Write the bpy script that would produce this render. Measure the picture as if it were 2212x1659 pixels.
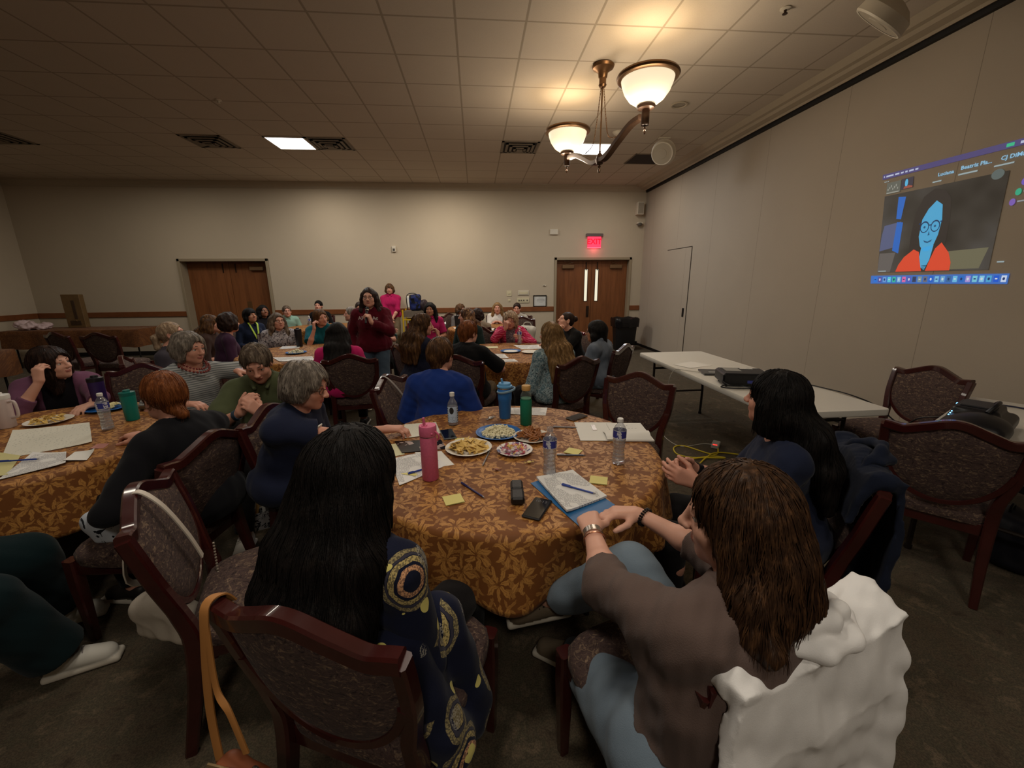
import bpy, bmesh, math, random
import numpy as np
from math import sin, cos, pi, radians as rad
from mathutils import Vector, Matrix

for _o in list(bpy.data.objects):
    bpy.data.objects.remove(_o)
SC = bpy.context.scene
COL = SC.collection
random.seed(7)
RNG = np.random.default_rng(11)

# ------------------------------------------------------------------ camera
cam = bpy.data.cameras.new('camera')
camo = bpy.data.objects.new('camera', cam)
COL.objects.link(camo)
cam.sensor_fit = 'HORIZONTAL'
cam.sensor_width = 36.0
cam.lens = 36.0 * 883.3 / 2212.0
cam.clip_start = 0.02
_yaw, _pit, _rol = rad(4.8777), rad(13.981), rad(-0.476)
_f = Vector((sin(_yaw) * cos(_pit), cos(_yaw) * cos(_pit), -sin(_pit)))
_r = Vector((cos(_yaw), -sin(_yaw), 0))
_u = _r.cross(_f)
_r2 = cos(_rol) * _r + sin(_rol) * _u
_u2 = -sin(_rol) * _r + cos(_rol) * _u
_m = Matrix((( _r2.x, _u2.x, -_f.x, 0), (_r2.y, _u2.y, -_f.y, 0), (_r2.z, _u2.z, -_f.z, 1.6), (0, 0, 0, 1)))
camo.matrix_world = _m
SC.camera = camo

# ------------------------------------------------------------------ world, exposure
SC.view_settings.view_transform = 'Standard'
SC.view_settings.look = 'None'
SC.view_settings.gamma = 1.0
SC.view_settings.use_curve_mapping = False
SC.view_settings.exposure = 0.15
w = bpy.data.worlds.new('world')
SC.world = w
w.use_nodes = True
w.node_tree.nodes['Background'].inputs[0].default_value = (0.55, 0.47, 0.38, 1)
w.node_tree.nodes['Background'].inputs[1].default_value = 0.0

def lamp(name, kind, loc, power, color, size=0.2, size_y=None, rot=(0, 0, 0), spot=None, blend=0.6):
    L = bpy.data.lights.new(name, kind)
    L.energy = power
    L.color = color
    if kind == 'AREA':
        L.shape = 'RECTANGLE' if size_y else 'DISK'
        L.size = size
        if size_y:
            L.size_y = size_y
    elif kind in ('POINT', 'SPOT'):
        L.shadow_soft_size = size
    if kind == 'SPOT':
        L.spot_size = spot
        L.spot_blend = blend
    o = bpy.data.objects.new(name, L)
    o.location = loc
    o.rotation_euler = rot
    COL.objects.link(o)
    return o

WARM = (1.0, 0.84, 0.64)
NEUT = (1.0, 0.90, 0.76)
COOL = (0.90, 0.95, 1.0)
CEIL = 3.78
# light of the lit ceiling panels (in view)
lamp('panel_light', 'AREA', (-2.855, 7.53, 3.74), 26, COOL, 0.56, 0.56)
lamp('panel_light', 'AREA', (2.02, 7.53, 3.74), 26, COOL, 0.56, 0.56)
# soft wide fill lamps added below the ceiling; those behind the viewer are inferred
for _x, _y, _p in ((-0.6, 8.6, 34), (3.0, 8.8, 8), (-3.2, 9.0, 12), (-6.0, 8.2, 14), (-8.2, 7.4, 4),
                   (-0.4, 1.2, 17), (-2.8, 2.8, 9), (-2.2, 5.4, 12), (0.0, -1.8, 24), (1.3, -.5, 9), (-6.0, 2.0, 3)):
    lamp('fill_lamp', 'AREA', (_x, _y, 3.70), _p * 1.35, NEUT, 0.55)
# ------------------------------------------------------------------ node helpers and materials
def lin(h):
    """sRGB 0-255 triple to linear"""
    return tuple(((c / 255) / 12.92 if c / 255 <= .04045 else ((c / 255 + .055) / 1.055) ** 2.4) for c in h)

class NT:
    def __init__(s, name):
        s.m = bpy.data.materials.new(name)
        s.m.use_nodes = True
        s.t = s.m.node_tree
        s.b = s.t.nodes['Principled BSDF']
        s.out = s.t.nodes['Material Output']
    def n(s, typ, **kw):
        nd = s.t.nodes.new(typ)
        for k, v in kw.items():
            if k.startswith('i_'):
                nd.inputs[k[2:].replace('_', ' ')].default_value = v
            else:
                setattr(nd, k, v)
        return nd
    def l(s, a, b):
        s.t.links.new(a, b)
    def setin(s, node, idx, v):
        if isinstance(v, bpy.types.NodeSocket):
            s.l(v, node.inputs[idx])
        else:
            node.inputs[idx].default_value = v
    def math(s, op, a, b=0.0, c=None, clamp=False):
        nd = s.t.nodes.new('ShaderNodeMath')
        nd.operation = op
        nd.use_clamp = clamp
        s.setin(nd, 0, a)
        s.setin(nd, 1, b)
        if c is not None:
            s.setin(nd, 2, c)
        return nd.outputs[0]
    def vmath(s, op, a, b=None, scale=None):
        nd = s.t.nodes.new('ShaderNodeVectorMath')
        nd.operation = op
        s.setin(nd, 0, a)
        if b is not None:
            s.setin(nd, 1, b)
        if scale is not None:
            nd.inputs['Scale'].default_value = scale
        return nd.outputs['Value'] if op in ('LENGTH', 'DOT_PRODUCT', 'DISTANCE') else nd.outputs[0]
    def coord(s, kind='Object', scale=None):
        tc = s.t.nodes.new('ShaderNodeTexCoord')
        o = tc.outputs[kind]
        if scale is not None:
            mp = s.t.nodes.new('ShaderNodeMapping')
            mp.inputs['Scale'].default_value = scale if hasattr(scale, '__len__') else (scale,) * 3
            s.l(o, mp.inputs[0])
            o = mp.outputs[0]
        return o
    def noise(s, vec, scale, detail=3.0, rough=.55, dist=0.0, color=False):
        nd = s.t.nodes.new('ShaderNodeTexNoise')
        s.l(vec, nd.inputs['Vector'])
        nd.inputs['Scale'].default_value = scale
        nd.inputs['Detail'].default_value = detail
        nd.inputs['Roughness'].default_value = rough
        nd.inputs['Distortion'].default_value = dist
        return nd.outputs['Color'] if color else nd.outputs[0]
    def voro(s, vec, scale, feature='F1', dims='3D', rnd=1.0):
        nd = s.t.nodes.new('ShaderNodeTexVoronoi')
        nd.voronoi_dimensions = dims
        nd.feature = feature
        s.l(vec, nd.inputs['Vector'])
        nd.inputs['Scale'].default_value = scale
        nd.inputs['Randomness'].default_value = rnd
        return nd
    def ramp(s, fac, stops, interp='LINEAR'):
        nd = s.t.nodes.new('ShaderNodeValToRGB')
        nd.color_ramp.interpolation = interp
        e = nd.color_ramp.elements
        while len(e) > 1:
            e.remove(e[-1])
        e[0].position, e[0].color = stops[0][0], (*stops[0][1], 1)
        for p, c in stops[1:]:
            x = e.new(p)
            x.color = (*c, 1)
        s.l(fac, nd.inputs[0])
        return nd.outputs[0]
    def mix(s, fac, a, b):
        nd = s.t.nodes.new('ShaderNodeMix')
        nd.data_type = 'RGBA'
        s.setin(nd, 0, fac)
        for i, v in ((6, a), (7, b)):
            if isinstance(v, bpy.types.NodeSocket):
                s.l(v, nd.inputs[i])
            else:
                nd.inputs[i].default_value = (*v, 1) if len(v) == 3 else v
        return nd.outputs[2]
    def color(s, v):
        if isinstance(v, bpy.types.NodeSocket):
            s.l(v, s.b.inputs['Base Color'])
        else:
            s.b.inputs['Base Color'].default_value = (*v, 1)
    def bump(s, h, strength=.3, dist=.01):
        nd = s.t.nodes.new('ShaderNodeBump')
        nd.inputs['Strength'].default_value = strength
        nd.inputs['Distance'].default_value = dist
        s.l(h, nd.inputs['Height'])
        s.l(nd.outputs[0], s.b.inputs['Normal'])
    def set(s, **kw):
        for k, v in kw.items():
            k = {'rough': 'Roughness', 'metal': 'Metallic', 'spec': 'Specular IOR Level', 'trans': 'Transmission Weight', 'ior': 'IOR',
                 'coat': 'Coat Weight', 'sheen': 'Sheen Weight', 'emis': 'Emission Strength', 'ecol': 'Emission Color', 'alpha': 'Alpha',
                 'sss': 'Subsurface Weight', 'aniso': 'Anisotropic'}[k]
            if isinstance(v, bpy.types.NodeSocket):
                s.l(v, s.b.inputs[k])
            else:
                s.b.inputs[k].default_value = (*v, 1) if hasattr(v, '__len__') else v
        return s

_MC = {}
def plain(name, rgb, rough=.6, metal=0.0, spec=.4, var=.06, nscale=6.0, bump=0.0, bscale=60.0, coat=0.0, sheen=0.0):
    """simple procedural material: colour with a little tonal noise, optional fine bump"""
    key = (name, rgb)
    if key in _MC:
        return _MC[key]
    t = NT(name)
    c = lin(rgb)
    v = t.coord('Object')
    if var:
        f = t.noise(v, nscale, 3)
        t.color(t.mix(f, tuple(x * (1 - var * 1.6) for x in c), tuple(min(1, x * (1 + var * 1.6)) for x in c)))
    else:
        t.color(c)
    t.set(rough=rough, metal=metal, spec=spec, coat=coat, sheen=sheen)
    if bump:
        t.bump(t.noise(v, bscale, 2), bump, .004)
    _MC[key] = t.m
    return t.m

def emitter(name, rgb, strength):
    t = NT(name)
    t.color(tuple(x * .3 for x in lin(rgb)))
    t.set(ecol=lin(rgb), emis=strength, rough=.6)
    return t.m

def thin_clear(name, tint=(250, 250, 250), gloss=.14, milk=.04):
    """thin clear plastic: see-through with a glossy sheen that grows towards the rim"""
    t = NT(name)
    t.t.nodes.remove(t.b)
    tr, gl, df = t.n('ShaderNodeBsdfTransparent'), t.n('ShaderNodeBsdfGlossy'), t.n('ShaderNodeBsdfDiffuse')
    tr.inputs[0].default_value = (*lin(tint), 1)
    gl.inputs['Roughness'].default_value = .08
    df.inputs[0].default_value = (.8, .8, .8, 1)
    lw = t.n('ShaderNodeLayerWeight')
    lw.inputs[0].default_value = .4
    v = t.coord('Object')
    rip = t.noise(v, 120, 2)
    f = t.math('ADD', t.math('MULTIPLY', t.math('POWER', lw.outputs['Facing'], 2.0), .75), t.math('MULTIPLY', rip, gloss), clamp=True)
    m1, m2 = t.n('ShaderNodeMixShader'), t.n('ShaderNodeMixShader')
    t.l(f, m1.inputs[0])
    t.l(tr.outputs[0], m1.inputs[1])
    t.l(gl.outputs[0], m1.inputs[2])
    m2.inputs[0].default_value = milk
    t.l(m1.outputs[0], m2.inputs[1])
    t.l(df.outputs[0], m2.inputs[2])
    t.l(m2.outputs[0], t.out.inputs['Surface'])
    return t.m

def glass(name, rgb=(255, 255, 255), rough=.02, ior=1.45, alpha=None):
    t = NT(name)
    t.color(lin(rgb))
    t.set(trans=1.0, rough=rough, ior=ior)
    return t.m

# ------------------------------------------------------------------ mesh helpers
class MB:
    """collects pieces of ONE mesh"""
    def __init__(s):
        s.V, s.F, s.M, s.n = [], [], [], 0
    def add(s, v, f, m=0):
        v = np.asarray(v, float)
        s.V.append(v)
        n = s.n
        for q in f:
            s.F.append(tuple(int(i) + n for i in q))
            s.M.append(m)
        s.n += len(v)
        return s
    def box(s, c, h, R=None, m=0, bev=0.0):
        """box with centre c, half sizes h, optional chamfer"""
        h = np.array(h, float)
        b = min(bev, h.min() * .95)
        if b > 0:
            vs, ids = [], {}
            for sx in (-1, 1):
                for sy in (-1, 1):
                    for sz in (-1, 1):
                        sg = np.array((sx, sy, sz))
                        for a in range(3):
                            k = h - b
                            k[a] = h[a]
                            ids[(sx, sy, sz, a)] = len(vs)
                            vs.append(sg * k)
            fs = []
            for a in range(3):
                u, w_ = (a + 1) % 3, (a + 2) % 3
                for sg in (-1, 1):
                    q = []
                    for su, sw in ((-1, -1), (1, -1), (1, 1), (-1, 1)):
                        t = [0, 0, 0]
                        t[a], t[u], t[w_] = sg, su, sw
                        q.append(ids[(*t, a)])
                    fs.append(q if sg > 0 else q[::-1])
            for a in range(3):
                u, w_ = (a + 1) % 3, (a + 2) % 3
                for su in (-1, 1):
                    for sw in (-1, 1):
                        t0, t1 = [0, 0, 0], [0, 0, 0]
                        t0[a], t1[a] = -1, 1
                        t0[u] = t1[u] = su
                        t0[w_] = t1[w_] = sw
                        q = [ids[(*t0, u)], ids[(*t1, u)], ids[(*t1, w_)], ids[(*t0, w_)]]
                        fs.append(q if su * sw < 0 else q[::-1])
            for sx in (-1, 1):
                for sy in (-1, 1):
                    for sz in (-1, 1):
                        q = [ids[(sx, sy, sz, a)] for a in range(3)]
                        fs.append(q if sx * sy * sz > 0 else q[::-1])
            v = np.array(vs)
        else:
            v = np.array([(x, y, z) for x in (-1, 1) for y in (-1, 1) for z in (-1, 1)], float) * h
            fs = [(0, 1, 3, 2), (4, 6, 7, 5), (0, 4, 5, 1), (2, 3, 7, 6), (0, 2, 6, 4), (1, 5, 7, 3)]
        if R is not None:
            v = v @ np.asarray(R).T
        return s.add(v + np.array(c, float), fs, m)
    def tube(s, pts, r, n=8, m=0, cap=True, closed=False, up=None, sq=1.0):
        """round tube along pts; r scalar or list; sq flattens the section along the second axis"""
        P = np.array(pts, float)
        k = len(P)
        r = np.full(k, r, float) if np.isscalar(r) else np.array(r, float)
        if closed:
            T = np.roll(P, -1, 0) - np.roll(P, 1, 0)
        else:
            T = np.gradient(P, axis=0)
        T /= np.linalg.norm(T, axis=1)[:, None] + 1e-12
        N = np.array(up, float) if up is not None else (np.array((0, 0, 1.0)) if abs(T[0, 2]) < .9 else np.array((1.0, 0, 0)))
        vs = []
        for i in range(k):
            a = N - T[i] * (N @ T[i])
            a /= np.linalg.norm(a) + 1e-12
            if up is None:
                N = a
            b = np.cross(T[i], a)
            for j in range(n):
                t = 2 * pi * j / n
                vs.append(P[i] + r[i] * (cos(t) * b + sin(t) * a * sq))
        fs = []
        kk = k if closed else k - 1
        for i in range(kk):
            i2 = (i + 1) % k
            for j in range(n):
                j2 = (j + 1) % n
                fs.append((i * n + j, i * n + j2, i2 * n + j2, i2 * n + j))
        if cap and not closed:
            fs.append(tuple(range(n))[::-1])
            fs.append(tuple((k - 1) * n + j for j in range(n)))
        return s.add(vs, fs, m)
    def bar(s, pts, w_, t_, side, m=0):
        """rectangular section swept along pts: half width w_ along `side`, half thickness t_ across"""
        P = np.array(pts, float)
        k = len(P)
        w_ = np.full(k, w_, float) if np.isscalar(w_) else np.array(w_)
        t_ = np.full(k, t_, float) if np.isscalar(t_) else np.array(t_)
        T = np.gradient(P, axis=0)
        T /= np.linalg.norm(T, axis=1)[:, None] + 1e-12
        vs = []
        S = np.array(side, float)
        for i in range(k):
            a = S - T[i] * (S @ T[i])
            a /= np.linalg.norm(a) + 1e-12
            b = np.cross(T[i], a)
            W, Q = w_[i], t_[i]
            e = .28
            for x, y in ((-1, -1 + e), (-1 + e, -1), (1 - e, -1), (1, -1 + e), (1, 1 - e), (1 - e, 1), (-1 + e, 1), (-1, 1 - e)):
                vs.append(P[i] + a * W * x + b * Q * y)
        fs = []
        for i in range(k - 1):
            for j in range(8):
                j2 = (j + 1) % 8
                fs.append((i * 8 + j, i * 8 + j2, i * 8 + 8 + j2, i * 8 + 8 + j))
        fs.append(tuple(range(8))[::-1])
        fs.append(tuple((k - 1) * 8 + j for j in range(8)))
        return s.add(vs, fs, m)
    def lathe(s, prof, c=(0, 0, 0), n=24, m=0, R=None, cap=True, a0=0, a1=2 * pi):
        """prof: list of (radius, z)"""
        vs, fs = [], []
        full = abs(a1 - a0 - 2 * pi) < 1e-6
        nn = n if full else n + 1
        for r, z in prof:
            for j in range(nn):
                t = a0 + (a1 - a0) * j / n
                vs.append((r * cos(t), r * sin(t), z))
        for i in range(len(prof) - 1):
            for j in range(n):
                j2 = (j + 1) % nn if full else j + 1
                fs.append((i * nn + j, i * nn + j2, (i + 1) * nn + j2, (i + 1) * nn + j))
        if cap and full:
            if prof[0][0] > 1e-6:
                fs.append(tuple(range(nn))[::-1])
            if prof[-1][0] > 1e-6:
                fs.append(tuple((len(prof) - 1) * nn + j for j in range(nn)))
        v = np.array(vs, float)
        if R is not None:
            v = v @ np.asarray(R).T
        return s.add(v + np.array(c, float), fs, m)
    def ball(s, c, r, n=12, m=0, R=None):
        r = np.array((r, r, r) if np.isscalar(r) else r, float)
        vs = [(0, 0, -1)]
        k = max(3, n // 2)
        for i in range(1, k):
            p = -pi / 2 + pi * i / k
            for j in range(n):
                vs.append((cos(p) * cos(2 * pi * j / n), cos(p) * sin(2 * pi * j / n), sin(p)))
        vs.append((0, 0, 1))
        fs = []
        for j in range(n):
            fs.append((0, 1 + (j + 1) % n, 1 + j))
        for i in range(k - 2):
            for j in range(n):
                a, b = 1 + i * n + j, 1 + i * n + (j + 1) % n
                fs.append((a, b, b + n, a + n))
        e = len(vs) - 1
        for j in range(n):
            fs.append((1 + (k - 2) * n + j, 1 + (k - 2) * n + (j + 1) % n, e))
        v = np.array(vs) * r
        if R is not None:
            v = v @ np.asarray(R).T
        return s.add(v + np.array(c, float), fs, m)
    def prism(s, poly, z0, z1, m=0, T=None):
        """polygon (x,y) extruded in z; T maps local points to place"""
        k = len(poly)
        v = np.array([(x, y, z0) for x, y in poly] + [(x, y, z1) for x, y in poly], float)
        fs = [tuple(range(k))[::-1], tuple(range(k, 2 * k))] + [(i, (i + 1) % k, k + (i + 1) % k, k + i) for i in range(k)]
        if T is not None:
            v = T(v)
        return s.add(v, fs, m)
    def grid(s, fn, nu, nv, m=0):
        """fn(u,v in 0..1) -> xyz; a sheet"""
        vs = [fn(i / nu, j / nv) for i in range(nu + 1) for j in range(nv + 1)]
        fs = [(i * (nv + 1) + j, (i + 1) * (nv + 1) + j, (i + 1) * (nv + 1) + j + 1, i * (nv + 1) + j + 1) for i in range(nu) for j in range(nv)]
        return s.add(vs, fs, m)
    def build(s, name, mats, parent=None, smooth=True, loc=None, auto=35):
        V = np.concatenate(s.V)
        return mesh_obj(name, V, s.F, mats, s.M, parent, smooth, loc, auto)

def mesh_obj(name, V, F, mats, M=None, parent=None, smooth=True, loc=None, auto=None):
    me = bpy.data.meshes.new(name)
    V = np.asarray(V, np.float32)
    if isinstance(F, np.ndarray):
        nf, k = F.shape
        me.vertices.add(len(V))
        me.vertices.foreach_set('co', V.ravel())
        me.loops.add(nf * k)
        me.loops.foreach_set('vertex_index', F.astype(np.int32).ravel())
        me.polygons.add(nf)
        me.polygons.foreach_set('loop_start', np.arange(0, nf * k, k, dtype=np.int32))
        me.update(calc_edges=True)
    else:
        me.from_pydata(V.tolist(), [], F)
    if not isinstance(mats, (list, tuple)):
        mats = [mats]
    for m in mats:
        me.materials.append(m)
    if M is not None and len(mats) > 1:
        me.polygons.foreach_set('material_index', np.asarray(M, np.int32))
    me.polygons.foreach_set('use_smooth', np.full(len(me.polygons), bool(smooth)))
    if smooth and auto:
        try:
            me.set_sharp_from_angle(angle=rad(auto))
        except Exception:
            pass
    me.update()
    o = bpy.data.objects.new(name, me)
    COL.objects.link(o)
    if parent is not None:
        o.parent = parent
    if loc is not None:
        o.location = loc
    return o

def tag(o, label, cat, group=None, kind=None):
    o['label'] = label
    o['category'] = cat
    if group:
        o['group'] = group
    if kind:
        o['kind'] = kind
    return o

def thing(name, label, cat, loc=(0, 0, 0), rz=0.0, group=None):
    o = bpy.data.objects.new(name, None)
    o.empty_display_size = .1
    COL.objects.link(o)
    o.location = loc
    o.rotation_euler = (0, 0, rz)
    return tag(o, label, cat, group)

def struct(name, mb, mats, parent=None, label=None, cat=None, smooth=False):
    o = mb.build(name, mats, parent, smooth)
    if parent is None:
        o['kind'] = 'structure'
        if label:
            o['label'] = label
            o['category'] = cat or name.split('_')[0]
    return o

def dup(root, loc, rz, label, group=None):
    r = root.copy()
    COL.objects.link(r)
    r.location = loc
    r.rotation_euler = (0, 0, rz)
    r['label'] = label
    if group:
        r['group'] = group
    for ch in list(root.children):
        c = ch.copy()
        COL.objects.link(c)
        c.parent = r
        for g in list(ch.children):
            d = g.copy()
            COL.objects.link(d)
            d.parent = c
    return r

def Rz(a):
    return np.array(((cos(a), -sin(a), 0), (sin(a), cos(a), 0), (0, 0, 1)))
def Rx(a):
    return np.array(((1, 0, 0), (0, cos(a), -sin(a)), (0, sin(a), cos(a))))
def Ry(a):
    return np.array(((cos(a), 0, sin(a)), (0, 1, 0), (-sin(a), 0, cos(a))))
def unit(v):
    v = np.asarray(v, float)
    return v / (np.linalg.norm(v) + 1e-12)
def spline(pts, n=40, closed=False):
    """Catmull-Rom through pts"""
    P = np.array(pts, float)
    k = len(P)
    out = []
    segs = k if closed else k - 1
    for i in range(segs):
        if closed:
            a, b, c, d = P[(i - 1) % k], P[i], P[(i + 1) % k], P[(i + 2) % k]
        else:
            a, b, c, d = P[max(i - 1, 0)], P[i], P[i + 1], P[min(i + 2, k - 1)]
        q = max(2, n // segs)
        for j in range(q):
            t = j / q
            out.append(.5 * ((2 * b) + (c - a) * t + (2 * a - 5 * b + 4 * c - d) * t * t + (3 * b - a - 3 * c + d) * t ** 3))
    if not closed:
        out.append(P[-1])
    return np.array(out)
def text_mb(mb, s, size, T, m=0, extrude=.0, bold=0.0, align='LEFT'):
    """lettering as mesh: T maps Nx3 local points (x right, y up) to place"""
    cu = bpy.data.curves.new('t', 'FONT')
    cu.body = s
    cu.size = size
    cu.extrude = extrude
    cu.offset = bold
    cu.align_x = align
    cu.resolution_u = 2
    o = bpy.data.objects.new('t', cu)
    COL.objects.link(o)
    dg = bpy.context.evaluated_depsgraph_get()
    me = bpy.data.meshes.new_from_object(o.evaluated_get(dg))
    v = np.array([x.co[:] for x in me.vertices]).reshape(-1, 3)
    f = [tuple(p.vertices) for p in me.polygons]
    bpy.data.objects.remove(o)
    bpy.data.curves.remove(cu)
    bpy.data.meshes.remove(me)
    if len(v):
        mb.add(T(v), f, m)
# ------------------------------------------------------------------ the room
XL, XR, YB, YF = -9.82, 4.12, 10.2, -5.0

def m_wall(name, rgb, seams=None, rough=.85):
    t = NT(name)
    v = t.coord('Object')
    c = lin(rgb)
    f = t.noise(v, 1.2, 4)
    g = t.noise(v, 90, 2)
    col = t.mix(f, tuple(x * .93 for x in c), tuple(x * 1.06 for x in c))
    col = t.mix(t.math('MULTIPLY', g, .18), col, tuple(x * .8 for x in c))
    if seams:
        sp = t.n('ShaderNodeSeparateXYZ')
        t.l(v, sp.inputs[0])
        fr = t.math('FRACT', t.math('DIVIDE', t.math('ADD', sp.outputs[1], 100 * seams + .26), seams))
        ln = t.math('LESS_THAN', fr, .004)
        col = t.mix(ln, col, tuple(x * .55 for x in c))
    t.color(col)
    t.set(rough=rough, spec=.25)
    t.bump(g, .12, .003)
    return t.m
M_WALL = m_wall('vinyl_wall', (190, 176, 154))
M_PART = m_wall('partition_fabric', (172, 160, 144), seams=1.245)
M_TRIMW = plain('cornice_paint', (176, 163, 142), .5, var=.03)
M_RAIL = plain('rail_oak', (122, 72, 40), .4, var=.18, nscale=9)
M_BLACK = plain('black_track', (14, 11, 10), .6)

def m_ceiling():
    t = NT('ceiling_tiles')
    v = t.coord('Object')
    sp = t.n('ShaderNodeSeparateXYZ')
    t.l(v, sp.inputs[0])
    G = .6096
    ms = []
    for ax, off in ((0, -1.325), (1, 4.1455)):
        fr = t.math('FRACT', t.math('DIVIDE', t.math('ADD', sp.outputs[ax], 61 * G - off + .010), G))
        ms.append(fr)
    bar = t.math('MAXIMUM', t.math('LESS_THAN', ms[0], .030), t.math('LESS_THAN', ms[1], .030))
    rev = t.math('MAXIMUM', t.math('LESS_THAN', t.math('ABSOLUTE', t.math('SUBTRACT', ms[0], .015)), .022), t.math('LESS_THAN', t.math('ABSOLUTE', t.math('SUBTRACT', ms[1], .015)), .022))
    c = lin((196, 184, 168))
    f = t.noise(v, 2.0, 4)
    sp2 = t.noise(v, 160, 2)
    col = t.mix(f, tuple(x * .94 for x in c), tuple(x * 1.05 for x in c))
    col = t.mix(t.math('MULTIPLY', t.math('GREATER_THAN', sp2, .62), .35), col, tuple(x * .72 for x in c))
    col = t.mix(t.math('MULTIPLY', rev, .20), col, lin((60, 50, 42)))
    col = t.mix(bar, col, lin((160, 147, 130)))
    t.color(col)
    t.set(rough=.9, spec=.2)
    h = t.math('ADD', t.math('MULTIPLY', rev, -1.0), t.math('MULTIPLY', sp2, .05))
    t.bump(h, .3, .008)
    return t.m

def m_carpet():
    t = NT('carpet')
    v = t.coord('Object')
    warp = t.noise(v, 1.3, 3, color=True)
    vv = t.vmath('ADD', v, t.vmath('SCALE', warp, scale=.12))
    a = t.noise(vv, 9.0, 6, .72, .3)
    b = t.noise(v, 11, 4, .6)
    c = t.noise(v, 150, 3, .7)
    col = t.ramp(a, [(.30, lin((60, 52, 41))), (.45, lin((94, 83, 67))), (.53, lin((80, 75, 60))), (.64, lin((116, 101, 82)))])
    col = t.mix(t.math('MULTIPLY', b, .35), col, lin((66, 52, 46)))
    col = t.mix(t.math('MULTIPLY', t.math('GREATER_THAN', c, .5), .38), col, lin((40, 34, 29)))
    t.color(col)
    t.set(rough=.97, spec=.1, sheen=.03)
    t.bump(c, .6, .006)
    return t.m

mb = MB().box(((XL + XR) / 2, (YB + YF) / 2, -.05), ((XR - XL) / 2, (YB - YF) / 2, .05))
struct('floor', mb, m_carpet(), label='dark brown patterned carpet over the whole hall', cat='floor')
mb = MB().box(((XL + XR) / 2, (YB + YF) / 2, CEIL + .05), ((XR - XL) / 2, (YB - YF) / 2, .05))
struct('ceiling', mb, m_ceiling(), label='suspended ceiling of square acoustic tiles', cat='ceiling')
# back wall with two door openings
D1 = (-6.60, -4.76)   # clear opening of the left double door
D2 = (1.985, 3.79)    # right double door
DH = 2.11
mb = MB()
xs = [XL - .2, D1[0] - .06, D1[1] + .06, D2[0] - .06, D2[1] + .06, XR + .2]
for a, b in ((0, 1), (2, 3), (4, 5)):
    mb.box(((xs[a] + xs[b]) / 2, YB + .15, CEIL / 2), ((xs[b] - xs[a]) / 2, .15, CEIL / 2))
for a, b in ((1, 2), (3, 4)):
    mb.box(((xs[a] + xs[b]) / 2, YB + .15, (CEIL + DH + .06) / 2), ((xs[b] - xs[a]) / 2, .15, (CEIL - DH - .06) / 2))
struct('wall_back', mb, M_WALL, label='beige wall with two wooden double doors', cat='wall')
struct('wall_left', MB().box((XL - .1, (YB + YF) / 2, CEIL / 2), (.1, (YB - YF) / 2, CEIL / 2)), M_WALL, label='beige side wall far to the left', cat='wall')
struct('wall_right', MB().box((XR + .1, (YB + YF) / 2, CEIL / 2), (.1, (YB - YF) / 2, CEIL / 2)), M_PART, label='pale folding partition wall carrying the projected picture', cat='wall')
struct('wall_front', MB().box(((XL + XR) / 2, YF - .1, CEIL / 2), ((XR - XL) / 2, .1, CEIL / 2)), M_WALL, label='beige wall behind the viewer', cat='wall')

def cornice(x0, y0, x1, y1, nx, ny):
    """stepped crown moulding from (x0,y0) to (x1,y1), projecting along (nx,ny)"""
    prof = [(0, CEIL - .135), (.015, CEIL - .135), (.02, CEIL - .12), (.03, CEIL - .118), (.045, CEIL - .085), (.075, CEIL - .05), (.085, CEIL - .03), (.10, CEIL - .028), (.105, CEIL), (0, CEIL)]
    mb = MB()
    k = len(prof)
    v = [(x + nx * d, y + ny * d, z) for x, y in ((x0, y0), (x1, y1)) for d, z in prof]
    f = [(i, (i + 1) % k, k + (i + 1) % k, k + i) for i in range(k)] + [tuple(range(k)), tuple(range(k, 2 * k))[::-1]]
    return mb.add(v, f)
struct('trim_1', cornice(XL, YB, XR - .02, YB, 0, -1), M_TRIMW, label='pale crown moulding along the top of the back wall', cat='moulding')
struct('trim_2', cornice(XL, YB, XL, YF, 1, 0), M_TRIMW, label='crown moulding along the left wall', cat='moulding')
# boxed moulding in front of the partition track, and the dark track slot
mb = MB()
v, prof = [], [(.04, CEIL - .10), (.07, CEIL - .11), (.09, CEIL - .09), (.17, CEIL - .075), (.20, CEIL - .05), (.25, CEIL - .045), (.30, CEIL - .012), (.32, CEIL), (.04, CEIL)]
for y in (YB, YF):
    v += [(XR - d, y, z) for d, z in prof]
k = len(prof)
mb.add(v, [(i, (i + 1) % k, k + (i + 1) % k, k + i) for i in range(k)] + [tuple(range(k)), tuple(range(k, 2 * k))[::-1]])
struct('trim_3', mb, M_TRIMW, label='wide stepped moulding along the top of the partition wall', cat='moulding')
struct('trim_4', MB().box((XR - .02, (YB + YF) / 2, CEIL - .10), (.02, (YB - YF) / 2 - .05, .05)), M_BLACK, label='black track slot above the partition wall', cat='track')
# chair rail on the back and left walls
mb = MB()
for a, b in ((XL, D1[0] - .06), (D1[1] + .06, D2[0] - .06), (D2[1] + .07, XR - .01)):
    mb.box(((a + b) / 2, YB - .012, .95), ((b - a) / 2, .012, .058), bev=.006)
struct('trim_5', mb, M_RAIL, label='brown wooden chair rail along the back wall', cat='chair rail')
struct('trim_6', MB().box((XL + .012, (YB + YF) / 2, .95), (.012, (YB - YF) / 2 - .03, .058), bev=.006), M_RAIL, label='brown wooden chair rail along the left wall', cat='chair rail')
M_BASEB = plain('black_base', (22, 19, 17), .5)
mb = MB()
for a, b in ((XL, D1[0] - .06), (D1[1] + .06, D2[0] - .06), (D2[1] + .06, XR - .01)):
    mb.box(((a + b) / 2, YB - .006, .05), ((b - a) / 2, .006, .05))
struct('baseboard_back', mb, M_BASEB, label='black base strip under the back wall', cat='baseboard')
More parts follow.
